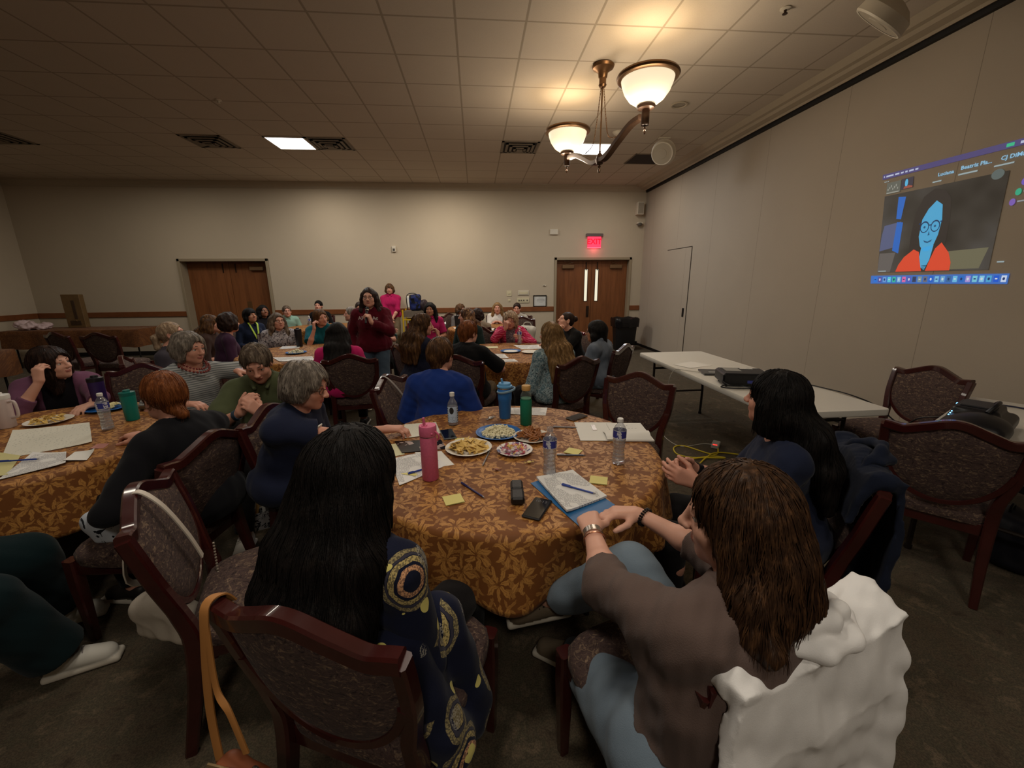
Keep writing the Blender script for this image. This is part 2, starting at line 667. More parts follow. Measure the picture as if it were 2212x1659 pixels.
struct('baseboard_right', MB().box((XR - .006, (YB + YF) / 2, .03), (.006, (YB - YF) / 2 - .02, .03)), M_BASEB, label='black base strip under the partition wall', cat='baseboard')

# double doors
def m_doorwood():
    t = NT('door_wood')
    v = t.coord('Object', (9, 9, .7))
    a = t.noise(v, 2.0, 5, .6, .6)
    t.color(t.ramp(a, [(.25, lin((96, 56, 30))), (.5, lin((122, 74, 40))), (.75, lin((136, 84, 48)))]))
    t.set(rough=.45, spec=.4)
    return t.m
M_DOOR = m_doorwood()
M_JAMB = plain('door_frame_paint', (150, 136, 112), .5, var=.04)
M_CLOSER = plain('closer_metal', (120, 92, 64), .4, metal=.3)
M_DKMETAL = plain('dark_bronze', (58, 42, 32), .4, metal=.5)
M_PANE = emitter('lit_corridor_glass', (240, 232, 205), .85)
M_PAPERW = plain('paper_white', (225, 222, 214), .8, var=.02)

def door(name, X, label, panes, stop, closers):
    r = thing(name, label, 'door', ((X[0] + X[1]) / 2, YB, 0))
    r['kind'] = 'structure'
    W = X[1] - X[0]
    rec = .20 if not panes else .12
    fr = MB()
    for s in (-1, 1):
        fr.box((s * (W / 2 + .028), rec / 2 - .01, (DH + .06) / 2), (.028, rec / 2 + .02, (DH + .06) / 2), bev=.004)
    fr.box((0, rec / 2 - .01, DH + .03), (W / 2 + .056, rec / 2 + .02, .03), bev=.004)
    fr.build('door_frame', M_JAMB, r, False)
    for s in (-1, 1):
        cx = s * W / 4
        lf = MB()
        lw = W / 4 - .004
        if panes:
            px = s * .135
            pz0, pz1, ph = 1.12, 1.90, .042
            a, b = cx - lw, cx + lw
            for (u0, u1, z0, z1) in ((a, px - ph, .012, DH), (px + ph, b, .012, DH), (px - ph, px + ph, .012, pz0), (px - ph, px + ph, pz1, DH)):
                lf.box(((u0 + u1) / 2, rec + .022, (z0 + z1) / 2), ((u1 - u0) / 2, .022, (z1 - z0) / 2))
        else:
            lf.box((cx, rec + .022, (DH + .012) / 2), (lw, .022, (DH - .012) / 2))
        leaf = lf.build('door_leaf', M_DOOR, r, False)
        if panes:
            pm = MB().box((px, rec + .024, (pz0 + pz1) / 2), (ph - .004, .006, (pz1 - pz0) / 2 - .004))
            pm.build('glass_pane', M_PANE, leaf, False)
            bd = MB()
            for q in (-1, 1):
                bd.box((px + q * ph, rec - .001, (pz0 + pz1) / 2), (.006, .004, (pz1 - pz0) / 2 + .006))
                bd.box((px, rec - .001, (pz0 + pz1) / 2 + q * (pz1 - pz0) / 2), (ph, .004, .006))
            bd.build('pane_frame', M_DKMETAL, leaf, False)
        if closers[(s + 1) // 2]:
            c = MB()
            c.box((s * (W / 2 - .30), rec - .035, DH - .155), (.15, .033, .045), bev=.01)
            c.bar([(s * (W / 2 - .25), rec - .05, DH - .10), (s * (W / 2 - .42), rec - .07, DH - .06), (s * (W / 2 - .20), rec - .02, DH - .02)], .012, .005, (0, 1, 0))
            c.build('door_closer', M_CLOSER, leaf, False)
        if stop:
            MB().box((s * .14, rec - .006, DH - .14), (.012, .006, .10)).build('door_bolt', M_DKMETAL, leaf, False)
    h = MB()
    if panes:
        h.box((-.075, rec - .004, .86), (.036, .004, .14), bev=.003)
        h.box((-.075, rec - .03, .86), (.014, .008, .10), bev=.005)
        h.tube([(-.075, rec, .93), (-.075, rec - .03, .93)], .008)
        h.tube([(-.075, rec, .79), (-.075, rec - .03, .79)], .008)
    else:
        h.box((.33, rec - .004, 1.02), (.05, .004, .19), bev=.003)
        h.tube([(.36, rec, 1.0), (.36, rec - .05, 1.0), (.27, rec - .05, 1.0)], .01)
    h.build('door_handle', M_DKMETAL if panes else plain('brass_plate', (104, 74, 44), .4, metal=.3), r, False)
    if panes:
        MB().box((0, rec + .01, .006), (W / 2, .03, .008)).build('threshold', plain('threshold_metal', (170, 158, 130), .35, metal=.6), r, False)
    return r
door('door_1', D1, 'wide brown double door without windows at the left of the back wall', False, True, (False, True))
door('door_2', D2, 'brown double door with two narrow lit windows below the exit sign', True, True, (True, True))
# dark corridor box behind the doors so the openings are closed
for nm, X in (('wall_corridor', D1), ('wall_corridor', D2)):
    o = MB().box(((X[0] + X[1]) / 2, YB + .55, 1.2), (1.2, .02, 1.2)).build(nm, M_WALL, None, False)
    o['kind'] = 'structure'
    tag(o, 'wall of the corridor behind the ' + ('windowless double door' if X is D1 else 'double door with lit windows'), 'wall')
# pass door outline in the partition
r = thing('door_3', 'pale pass door cut into the partition wall with a dark recessed pull', 'door', (XR, 8.3, 0))
r['kind'] = 'structure'
MB().box((-.004, .02, 1.12), (.004, .50, 1.11)).build('door_leaf', M_PART, r, False)
mb = MB()
mb.box((-.009, -.485, 1.115), (.002, .006, 1.115)).box((-.009, .02, 2.232), (.002, .51, .006))
mb.build('door_gap', plain('gap_dark', (60, 52, 44), .8), r, False)
MB().box((-.010, -.36, .985), (.004, .035, .085)).build('door_pull', M_BLACK, r, False)
# ------------------------------------------------------------------ ceiling and wall fixtures
M_BRONZE = plain('antique_bronze', (120, 88, 58), .35, metal=.75, var=.12, nscale=14)
M_BRONZED = plain('dark_antique_bronze', (72, 52, 38), .4, metal=.7, var=.12, nscale=14)
def m_bowl():
    t = NT('alabaster_glass')
    v = t.coord('Object')
    n = t.noise(v, 5, 4)
    lw = t.n('ShaderNodeLayerWeight')
    lw.inputs[0].default_value = .35
    t.color(lin((250, 236, 200)))
    t.set(ecol=t.mix(n, (1.0, .80, .50), (1.0, .88, .64)), emis=.80, rough=.35, spec=.4)
    return t.m
M_BOWL = m_bowl()
M_PANEL = emitter('led_diffuser', (250, 250, 255), 4.0)
M_WHITE = plain('white_plastic', (205, 196, 178), .45, var=.03)
M_VENT = plain('vent_paint', (120, 108, 92), .6, var=.06)
M_VENTD = plain('vent_dark', (34, 28, 24), .8)

hub = np.array((1.385, 4.80, 2.90))
ax = unit((.22, -.73, 0))          # direction of the near arm
ch = thing('chandelier', 'bronze chandelier with two glowing glass bowls hanging from the ceiling', 'chandelier', (hub[0], hub[1], CEIL))
def L(p):
    return np.array(p, float) + hub - np.array((hub[0], hub[1], CEIL))
MB().lathe([(0, .88), (.10, .878), (.115, .862), (.105, .84), (.07, .82), (.05, .80), (.045, .76), (.036, .75), (.036, .70), (.042, .69), (.03, .67), (0, .665)], L((0, 0, 0)), 28).build('canopy', M_BRONZE, ch)
MB().tube([L((0, 0, .70)), L((0, 0, .02))], .0085, 10).build('rod', M_BRONZE, ch)
for s in (-1, 1):
    mb = MB()
    pts = spline([L((0, 0, .70)) + ax * .018 * s, L((0, 0, .35)) + ax * .09 * s, L((0, 0, .17)) + ax * .15 * s, L((0, 0, .12)) + ax * .30 * s], 44)
    for i in range(len(pts) - 1):
        a, b = pts[i], pts[i + 1]
        d = unit(b - a)
        sd = unit(np.cross(d, ax if i % 2 else np.cross(ax, (0, 0, 1)) + .01))
        c = (a + b) / 2
        ln = np.linalg.norm(b - a) * .72
        ring = [c + d * ln * cos(t) + sd * .006 * sin(t) for t in np.linspace(0, 2 * pi, 9)[:-1]]
        mb.tube(ring, .0022, 5, closed=True)
    mb.build('chain', M_BRONZE, ch)
for s in (-1, 1):
    arm = spline([L((0, 0, -.02)), L(ax * .12 * s + (0, 0, -.02)), L(ax * .32 * s + (0, 0, .075)), L(ax * .52 * s + (0, 0, .16)), L(ax * .67 * s + (0, 0, .175))], 28)
    MB().bar(arm, .034, .026, np.cross(ax, (0, 0, 1))).build('arm', M_BRONZED, ch)
    c = L(ax * .73 * s)
    mb = MB()
    mb.lathe([(0, .015), (.008, .02), (.014, .04), (.006, .055), (.012, .07), (.005, .085), (.036, .09), (.036, .21), (.03, .22), (.075, .225), (.085, .245), (.07, .26), (0, .262)], c + (0, 0, .0), 20)
    mb.build('lamp_holder', M_BRONZED, ch)
    prof = [(.05, .255), (.10, .262), (.155, .30), (.20, .36), (.225, .425), (.235, .47), (.229, .47), (.219, .425), (.194, .362), (.15, .306), (.10, .27), (.05, .263)]
    bowl = MB().lathe(prof, c, 40, cap=False).build('glass_bowl', M_BOWL, ch)
    rim = [(.228, .455), (.245, .452), (.268, .462), (.276, .478), (.268, .494), (.245, .498), (.228, .492), (.228, .455)]
    MB().lathe(rim, c, 44, cap=False).build('bowl_rim', M_BRONZE, ch)
    MB().ball(c + (0, 0, .40), .03, 12).build('bulb', emitter('bulb_glow', (255, 225, 170), 6.0), ch)
    p = c + np.array((hub[0], hub[1], CEIL))
    lamp('chandelier_lamp', 'POINT', (p[0], p[1], p[2] + .46), 9, WARM, .20)
    lamp('chandelier_lamp', 'POINT', (p[0], p[1], p[2] + .12), 27, WARM, .18)
mb = MB().lathe([(0, -.15), (.012, -.14), (.016, -.12), (.008, -.10), (.018, -.085), (.008, -.07), (.035, -.06), (.042, -.02), (.03, .03), (.012, .05), (.012, .07)], L((0, 0, 0)), 18)
mb.build('hub', M_BRONZED, ch)

def panel(x, y, lab):
    t = thing('ceiling_light', lab, 'ceiling light', (x, y, CEIL), 0, 'lit ceiling panels')
    mb = MB()
    for s in (-1, 1):
        mb.box((s * .292, 0, -.006), (.012, .304, .006)).box((0, s * .292, -.006), (.304, .012, .006))
    mb.build('light_frame', M_WHITE, t, False)
    MB().box((0, 0, -.004), (.28, .28, .003)).build('diffuser', M_PANEL, t, False)
panel(-2.855, 7.53, 'square lit ceiling panel beside the left group of air vents')
panel(2.02, 7.53, 'square lit ceiling panel seen behind the chandelier arm')

def vent(x, y, lab):
    t = thing('ceiling_vent', lab, 'air vent', (x, y, CEIL), 0, 'square ceiling diffusers')
    mb = MB()
    for k, hw in enumerate((.285, .215, .15, .085)):
        z0 = -.004 - .012 * k
        for s in (-1, 1):
            mb.box((s * hw, 0, z0), (.020, hw + .02, .004)).box((0, s * hw, z0), (hw + .02, .020, .004))
    mb.build('vent_louvre', M_VENT, t, False)
    MB().box((0, 0, -.0015), (.30, .30, .001)).build('vent_back', M_VENTD, t, False)
    MB().box((0, 0, -.05), (.05, .05, .004)).build('vent_centre', M_VENT, t, False)
for x, y, lab in ((-7.12, 7.53, 'dark ceiling air vent near the left end of the hall'), (-4.08, 7.53, 'ceiling air vent to the left of the left lit panel'),
                  (-2.25, 7.53, 'ceiling air vent directly right of the left lit panel'), (.80, 7.53, 'ceiling air vent between the chandelier and the maroon-shirted speaker')):
    vent(x, y, lab)
t = thing('ceiling_grille', 'dark square opening in the ceiling beside the round hanging speaker', 'ceiling grille', (3.19, 8.05, CEIL))
MB().box((0, 0, -.003), (.29, .29, .003)).build('grille_mesh', M_VENTD, t, False)
mb = MB()
for s in (-1, 1):
    mb.box((s * .297, 0, -.005), (.008, .305, .005)).box((0, s * .297, -.005), (.305, .008, .005))
mb.build('grille_frame', M_VENT, t, False)
t = thing('downlight', 'round recessed downlight near the right chandelier bowl', 'downlight', (2.656, 5.711, CEIL))
MB().lathe([(.075, 0), (.105, -.002), (.108, -.010), (.09, -.014), (.075, -.006)], n=28, cap=False).build('downlight_ring', M_TRIMW, t)
MB().lathe([(.0, -.002), (.074, -.003)], n=24).build('downlight_reflector', plain('reflector', (150, 140, 120), .25, metal=.8), t)
def detector(x, y, r, lab):
    t = thing('smoke_detector', lab, 'smoke detector', (x, y, CEIL))
    MB().lathe([(r, 0), (r, -.015), (r * .85, -.03), (r * .5, -.045), (0, -.047)], n=24).build('detector_body', M_WHITE, t)
    MB().lathe([(r * 1.12, 0), (r * 1.12, -.008), (r, -.010)], n=24, cap=False).build('detector_base', M_WHITE, t)
detector(2.21, 6.72, .075, 'small round smoke detector behind the chandelier chains')
detector(1.62, 7.05, .10, 'flat round ceiling detector above the right lit panel')
t = thing('sprinkler', 'small sprinkler head near the top right ceiling', 'sprinkler', (2.623, 3.819, CEIL))
MB().lathe([(.04, 0), (.042, -.006), (.02, -.012), (0, -.013)], n=20).build('escutcheon', M_WHITE, t)
MB().lathe([(.012, -.01), (.010, -.035), (.02, -.037), (.02, -.041), (0, -.042)], n=14).build('sprinkler_head', M_DKMETAL, t)
t = thing('sprinkler', 'small pale sprinkler head above the left lit panel', 'sprinkler', (-3.05, 5.95, CEIL))
MB().lathe([(.035, 0), (.037, -.006), (.02, -.012), (0, -.013)], n=20).build('escutcheon', M_WHITE, t)
MB().lathe([(.012, -.01), (.010, -.03), (.018, -.032), (.018, -.036), (0, -.037)], n=14).build('sprinkler_head', M_WHITE, t)
# round wireless speakers hanging on ceiling brackets
def dish(x, y, aim, lab, r=.22, drop=.10):
    t = thing('hanging_speaker', lab, 'ceiling speaker', (x, y, CEIL))
    MB().box((0, 0, -.006), (.09, .035, .006), bev=.003).tube([(0, 0, -.01), (0, 0, -drop)], .012).build('bracket', M_WHITE, t)
    z = unit(aim)
    xx = unit(np.cross((0, 0, 1), z))
    yy = np.cross(z, xx)
    R = np.stack([xx, yy, z], 1)
    c = np.array((0, 0, -drop - r * .9))
    MB().lathe([(0, -.10), (.06, -.095), (.13, -.07), (.19, -.02), (r * .98, .03), (r, .05), (r * .96, .062), (r * .88, .06)], c, 36, R=R, cap=False).build('speaker_shell', M_WHITE, t)
    MB().lathe([(r * .88, .058), (r * .8, .048), (r * .45, .050), (r * .40, .062), (r * .15, .060), (0, .062)], c, 36, R=R).build('speaker_face', plain('speaker_face', (168, 158, 140), .5), t)
dish(3.02, 6.92, (-.55, -.62, -.42), 'round white hanging speaker beside the dark ceiling opening', .17, .06)
dish(3.20, 3.47, (-.35, .55, -.70), 'round grey hanging speaker cut by the upper edge near the partition', .20, .03)

# wall things on the back wall
def wallbox(name, lab, cat, x, z, hw, hz, d, m, parts=()):
    t = thing(name, lab, cat, (x, YB, z))
    MB().box((0, -d / 2, 0), (hw, d / 2, hz), bev=min(.006, d / 3)).build('housing', m, t, False)
    for nm, f, mm in parts:
        f().build(nm, mm, t, False)
    return t
M_CREAM = plain('cream_plate', (206, 196, 164), .45, var=.03)
M_GREYD = plain('grey_dark', (70, 64, 58), .5)
wallbox('wall_speaker', 'pale box speaker high in the corner beside the partition', 'speaker', 3.94, 3.27, .08, .14, .16, M_WHITE,
        [('speaker_grille', lambda: MB().box((0, -.163, 0), (.065, .003, .12)), plain('grille_cloth', (150, 140, 124), .8))])
t = thing('dome_camera', 'small white dome camera under the corner speaker', 'camera', (3.97, YB, 2.94))
MB().box((0, -.05, .01), (.07, .05, .02), bev=.008).build('camera_mount', M_WHITE, t, False)
MB().ball((0, -.07, -.02), (.06, .06, .045), 18).build('camera_dome', plain('smoked_dome', (92, 86, 78), .15), t)
wallbox('thermostat', 'small pale sensor box high on the beige wall above the speaker', 'sensor', -1.86, 2.37, .045, .065, .04, M_WHITE,
        [('sensor_lens', lambda: MB().box((0, -.043, -.015), (.025, .003, .025), bev=.002), M_GREYD)])
wallbox('alarm_box', 'blank white box mounted left of the exit sign', 'alarm box', 1.90, 2.75, .10, .062, .04, M_WHITE,
        [('alarm_cover', lambda: MB().box((0, -.042, 0), (.085, .002, .05), bev=.001), M_WHITE)])
wallbox('wall_switch', 'cream switch plate left of the two wide switch plates', 'switch', .82, 1.335, .062, .062, .012, M_CREAM,
        [('toggle', lambda: MB().box((-.02, -.02, 0), (.006, .008, .012)).box((.02, -.02, 0), (.006, .008, .012)), M_CREAM)])
wallbox('wall_switch', 'small switch plate under the cream switch plate', 'switch', .82, 1.165, .03, .03, .008, M_CREAM,
        [('toggle', lambda: MB().box((0, -.012, 0), (.006, .006, .01)), M_CREAM)])
wallbox('wall_switch', 'upper wide pale switch plate above the chair rail', 'switch', 1.17, 1.345, .135, .058, .014, M_WHITE,
        [('rocker', lambda: MB().box((0, -.018, 0), (.11, .004, .03), bev=.002), M_CREAM)])
wallbox('wall_switch', 'lower wide switch plate with a row of dimmer knobs', 'switch', 1.16, 1.165, .15, .062, .014, M_CREAM,
        [('knob', lambda x=x: MB().lathe([(.017, 0), (.015, .014), (0, .015)], (x, -.014, 0), 14, R=Rx(pi / 2)), M_GREYD) for x in (-.10, -.045, .015, .10)])
wallbox('wall_sensor', 'tiny pale wall sensor left of the double door with windows', 'sensor', 1.69, 1.515, .04, .018, .02, M_WHITE,
        [('sensor_lens', lambda: MB().box((-.015, -.022, 0), (.012, .002, .008)), M_GREYD)])
t = thing('framed_notice', 'small framed white certificate hanging left of the double door', 'framed notice', (1.578, YB, 1.145))
mb = MB()
for s in (-1, 1):
    mb.box((s * .155, -.012, 0), (.010, .012, .138)).box((0, -.012, s * .128), (.165, .012, .010))
mb.build('picture_frame', plain('black_frame', (24, 20, 18), .4), t, False)
MB().box((0, -.008, 0), (.148, .003, .122)).build('certificate', plain('certificate_paper', (205, 205, 200), .6, var=.02), t, False)
mb = MB()
for i, (z, hw) in enumerate(((.07, .06), (.04, .09), (.02, .10), (0, .095), (-.03, .05))):
    mb.box((0.02, -.0115, z), (hw, .0004, .004))
mb.build('print', plain('grey_print', (150, 150, 150), .7), t, False)
# exit sign
t = thing('exit_sign', 'glowing red exit sign above the double door with windows', 'exit sign', (2.885, YB, 2.55))
MB().box((0, -.03, .13), (.205, .04, .035), bev=.006).build('sign_housing', plain('sign_metal', (110, 100, 98), .4, metal=.4), t, False)
MB().box((0, -.026, -.025), (.165, .008, .125), bev=.003).build('sign_panel', emitter('exit_panel', (255, 60, 90), 1.15), t, False)
mb = MB()
text_mb(mb, 'EXIT', .175, lambda v: np.stack([v[:, 0], np.full(len(v), -.0355), v[:, 1] - .075], 1), bold=.004, align='CENTER')
mb.build('sign_letters', emitter('exit_letters', (225, 0, 40), 1.0), t, False)
MB().box((0, -.026, -.160), (.165, .006, .008)).build('sign_edge', emitter('exit_edge', (255, 120, 140), 1.2), t, False)
lamp('exit_glow', 'POINT', (2.885, YB - .12, 2.36), 1.4, (1.0, .10, .16), .10)
# ------------------------------------------------------------------ tables, cloths, chairs
def m_damask(name, base, light, dark):
    """damask cloth: leaf sprigs of lens-shaped leaves round jittered centres, two sizes"""
    t = NT(name)
    uv = t.n('ShaderNodeUVMap').outputs[0]
    base, light, dark = lin(base), lin(light), lin(dark)
    def sprigs(scale, off, leaves):
        mp = t.n('ShaderNodeMapping')
        mp.inputs['Location'].default_value = (*off, 0)
        t.l(uv, mp.inputs[0])
        wob = t.vmath('SCALE', t.vmath('SUBTRACT', t.noise(mp.outputs[0], 26, 3, color=True), (.5, .5, .5)), scale=.045)
        vec = t.vmath('ADD', mp.outputs[0], wob)
        vo = t.voro(vec, scale, dims='2D', rnd=.75)
        loc = t.vmath('SUBTRACT', vec, vo.outputs['Position'])
        sp = t.n('ShaderNodeSeparateColor')
        t.l(vo.outputs['Color'], sp.inputs[0])
        rt = t.n('ShaderNodeVectorRotate', rotation_type='Z_AXIS')
        t.l(loc, rt.inputs['Vector'])
        t.l(t.math('MULTIPLY', sp.outputs[0], 6.283), rt.inputs['Angle'])
        s2 = t.n('ShaderNodeSeparateXYZ')
        t.l(rt.outputs[0], s2.inputs[0])
        x, y = s2.outputs[0], s2.outputs[1]
        acc = None
        for (cx, cy, ang, a, b) in leaves:
            ca, sa = cos(ang), sin(ang)
            # leaf frame
            dx = t.math('SUBTRACT', x, cx)
            dy = t.math('SUBTRACT', y, cy)
            u = t.math('ADD', t.math('MULTIPLY', dx, ca / a), t.math('MULTIPLY', dy, sa / a))
            v = t.math('ADD', t.math('MULTIPLY', dx, -sa / b), t.math('MULTIPLY', dy, ca / b))
            # lens: |v| < 1-u^2 ; vein along v=0
            e = t.math('SUBTRACT', t.math('SUBTRACT', 1.0, t.math('MULTIPLY', u, u)), t.math('ABSOLUTE', v))
            m = t.math('MULTIPLY', e, 3.5, clamp=True)
            vein = t.math('MULTIPLY', t.math('SUBTRACT', t.math('ABSOLUTE', v), .06), 9.0, clamp=True)
            m = t.math('MULTIPLY', m, t.math('ADD', .45, t.math('MULTIPLY', vein, .55)))
            acc = m if acc is None else t.math('MAXIMUM', acc, m)
        return acc
    S = .118
    big = [(S * .30 * cos(a), S * .30 * sin(a), a, S * .27 * k, S * .085) for a, k in ((0, 1.2), (.85, 1), (1.7, .95), (2.6, .9), (3.5, .75), (4.4, .9), (5.3, 1))]
    big.append((S * -.02, S * -.55, 1.45, S * .30, S * .012))
    s1 = sprigs(1 / S, (0, 0), big)
    S = .07
    sm = [(S * .25 * cos(a), S * .25 * sin(a), a, S * .30, S * .11) for a in (0.3, 1.9, 3.3, 4.8)]
    s2_ = sprigs(1 / S, (.37, .21), sm)
    m = t.math('MAXIMUM', t.math('MULTIPLY', s1, 1.0), t.math('MULTIPLY', s2_, .62))
    w_ = t.noise(uv, 5.0, 3)
    b2 = t.mix(w_, tuple(c * .86 for c in base), tuple(c * 1.10 for c in base))
    col = t.mix(m, b2, light)
    t.color(col)
    t.set(rough=t.math('SUBTRACT', .62, t.math('MULTIPLY', m, .16)), spec=.3, sheen=.04)
    thr = t.noise(uv, 700, 1)
    t.bump(t.math('ADD', t.math('MULTIPLY', m, .6), t.math('MULTIPLY', thr, .3)), .25, .002)
    return t.m
M_CLOTH = m_damask('damask_cloth', (118, 70, 28), (184, 130, 66), (80, 44, 16))

def m_upholstery():
    t = NT('chair_upholstery')
    v = t.coord('Object')
    st = t.n('ShaderNodeMapping')
    st.inputs['Scale'].default_value = (1, 1, 1.9)
    t.l(v, st.inputs[0])
    warp = t.vmath('SCALE', t.noise(v, 14, 2, color=True), scale=.06)
    vv = t.vmath('ADD', st.outputs[0], warp)
    a = t.noise(vv, 52, 4, .6, 1.0)
    b = t.voro(vv, 55, 'SMOOTH_F1').outputs['Distance']
    c = t.noise(v, 9, 3)
    col = t.ramp(a, [(.36, lin((36, 27, 30))), (.45, lin((98, 78, 70))), (.52, lin((66, 51, 53))), (.60, lin((128, 106, 88))), (.68, lin((156, 132, 108)))])
    col = t.mix(t.math('MULTIPLY', b, .7, clamp=True), col, lin((44, 33, 36)))
    col = t.mix(t.math('MULTIPLY', c, .25), col, lin((74, 58, 50)))
    t.color(col)
    t.set(rough=.85, spec=.2, sheen=.03)
    t.bump(t.math('ADD', a, t.noise(v, 420, 1)), .25, .003)
    return t.m
M_UPH = m_upholstery()
M_MAHOG = plain('mahogany_lacquer', (58, 20, 18), .24, spec=.5, var=.25, nscale=12, coat=.6)

def back_pt(u, v):
    """point of the chair's leaning back surface: u across (-1..1), v height"""
    q = v - .46
    y = -.215 - .17 * q - .10 * q * q - .018 * (1 - u * u)
    return y
def make_chair(label):
    t = thing('banquet_chair', label, 'chair', (0, 0, 0), 0)
    # seat cushion
    mb = MB()
    k = 20
    out = []
    for j in range(k * 2):
        a = 2 * pi * j / (k * 2)
        ca, sa = cos(a), sin(a)
        rr = (abs(ca) ** 5 + abs(sa) ** 5) ** (-1 / 5)
        out.append((ca * rr, sa * rr))
    def ring(sx, sy, z, dy=0):
        return [((.252 - .03 * (1 if y < 0 else 0) * abs(y)) * x * sx, .235 * y * sy + .01 + dy, z + (.004 * (1 - x * x))) for x, y in out]
    vs, fs = [], []
    lv = [(1.0, 1.0, .405), (1.02, 1.02, .425), (1.02, 1.02, .448), (.98, .98, .466), (.88, .88, .478), (.6, .6, .485), (.25, .25, .488)]
    for sx, sy, z in lv:
        vs += ring(sx, sy, z)
    n = len(out)
    for i in range(len(lv) - 1):
        for j in range(n):
            fs.append((i * n + j, i * n + (j + 1) % n, (i + 1) * n + (j + 1) % n, (i + 1) * n + j))
    fs.append(tuple((len(lv) - 1) * n + j for j in range(n)))
    fs.append(tuple(range(n))[::-1])
    mb.add(vs, fs)
    mb.build('seat', M_UPH, t, auto=60)
    mb = MB()
    mb.box((0, .225, .385), (.21, .016, .034), bev=.005).box((0, -.20, .385), (.185, .014, .034), bev=.005)
    for s in (-1, 1):
        mb.bar([(s * .195, -.21, .385), (s * .228, .23, .385)], .034, .014, (0, 0, 1))
    mb.build('seat_frame', M_MAHOG, t)
    for s in (-1, 1):
        mb = MB()
        mb.bar([(s * .232, .222, .43), (s * .232, .225, .30), (s * .230, .222, .0)], [.025, .024, .016], [.025, .024, .016], (1, 0, 0))
        mb.build('leg', M_MAHOG, t)
    # shield back: stiles run on into the rear legs
    ub = {.46: .205, .55: .206, .62: .220, .70: .236, .79: .243, .875: .247}
    for s in (-1, 1):
        mb = MB()
        pts = [(s * .215, -.285, 0), (s * .207, -.235, .25), (s * .204, -.212, .44)]
        pts += [(s * u, back_pt(1, v), v) for v, u in ub.items() if v > .5]
        p = spline(pts, 30)
        wd = np.interp(p[:, 2], [0, .3, .46, .7, .95], [.016, .022, .024, .020, .019])
        mb.bar(p, wd, np.interp(p[:, 2], [0, .44, .6, 1], [.018, .026, .021, .019]), (1, 0, 0))
        mb.build('rear_leg', M_MAHOG, t)
    # crest rail: serpentine, corner - dip - hump - dip - corner
    xs = np.linspace(-1, 1, 41)
    def crest(x):
        return .872 + .056 * np.exp(-(x / .42) ** 2) - .012 * np.exp(-((abs(x) - .72) / .16) ** 2)
    mb = MB()
    pts = [(.252 * x, back_pt(x, crest(x)), crest(x)) for x in xs]
    mb.bar(pts, .020, .022, (0, 1, 0))
    mb.build('crest_rail', M_MAHOG, t)
    # lower shield rim
    def side(v):
        return np.interp(v, [.50, .515, .53, .56, .60, .66, .74, .84, .93], [.03, .085, .118, .160, .192, .216, .236, .247, .252])
    low = []
    for a in np.linspace(-1, 1, 31):
        # curve param: from left side v=.72 down round to right side
        an = a * 1.35
        x = .224 * sin(an) / sin(1.35)
        v = .50 + (.71 - .50) * (1 - cos(an)) / (1 - cos(1.35))
        low.append((x, back_pt(x / .26, v), v))
    MB().bar(low, .017, .013, (0, 1, 0)).build('shield_rim', M_MAHOG, t)
    # upholstered panel (front and back faces, domed)
    mb = MB()
    nu, nv = 20, 22
    for fc in (1, -1):
        def fn(i, j, fc=fc):
            x = -1 + 2 * i
            # column from lower rim to crest
            X = .228 * x
            an = math.asin(max(-1, min(1, X / .224 * sin(1.35)))) if abs(X) < .224 else (1.35 if X > 0 else -1.35)
            vlo = .50 + (.71 - .50) * (1 - cos(an)) / (1 - cos(1.35))
            vhi = crest(X / .252) - .004
            v = vlo + (vhi - vlo) * j
            dome = .024 * (1 - x ** 4) * (1 - (2 * j - 1) ** 4) + .006
            return (X, back_pt(x, v) + fc * dome, v)
        mb.grid(fn, nu, nv)
        if fc > 0:
            mb.F = [q[::-1] for q in mb.F]
    mb.build('backrest', M_UPH, t, auto=80)
    return t

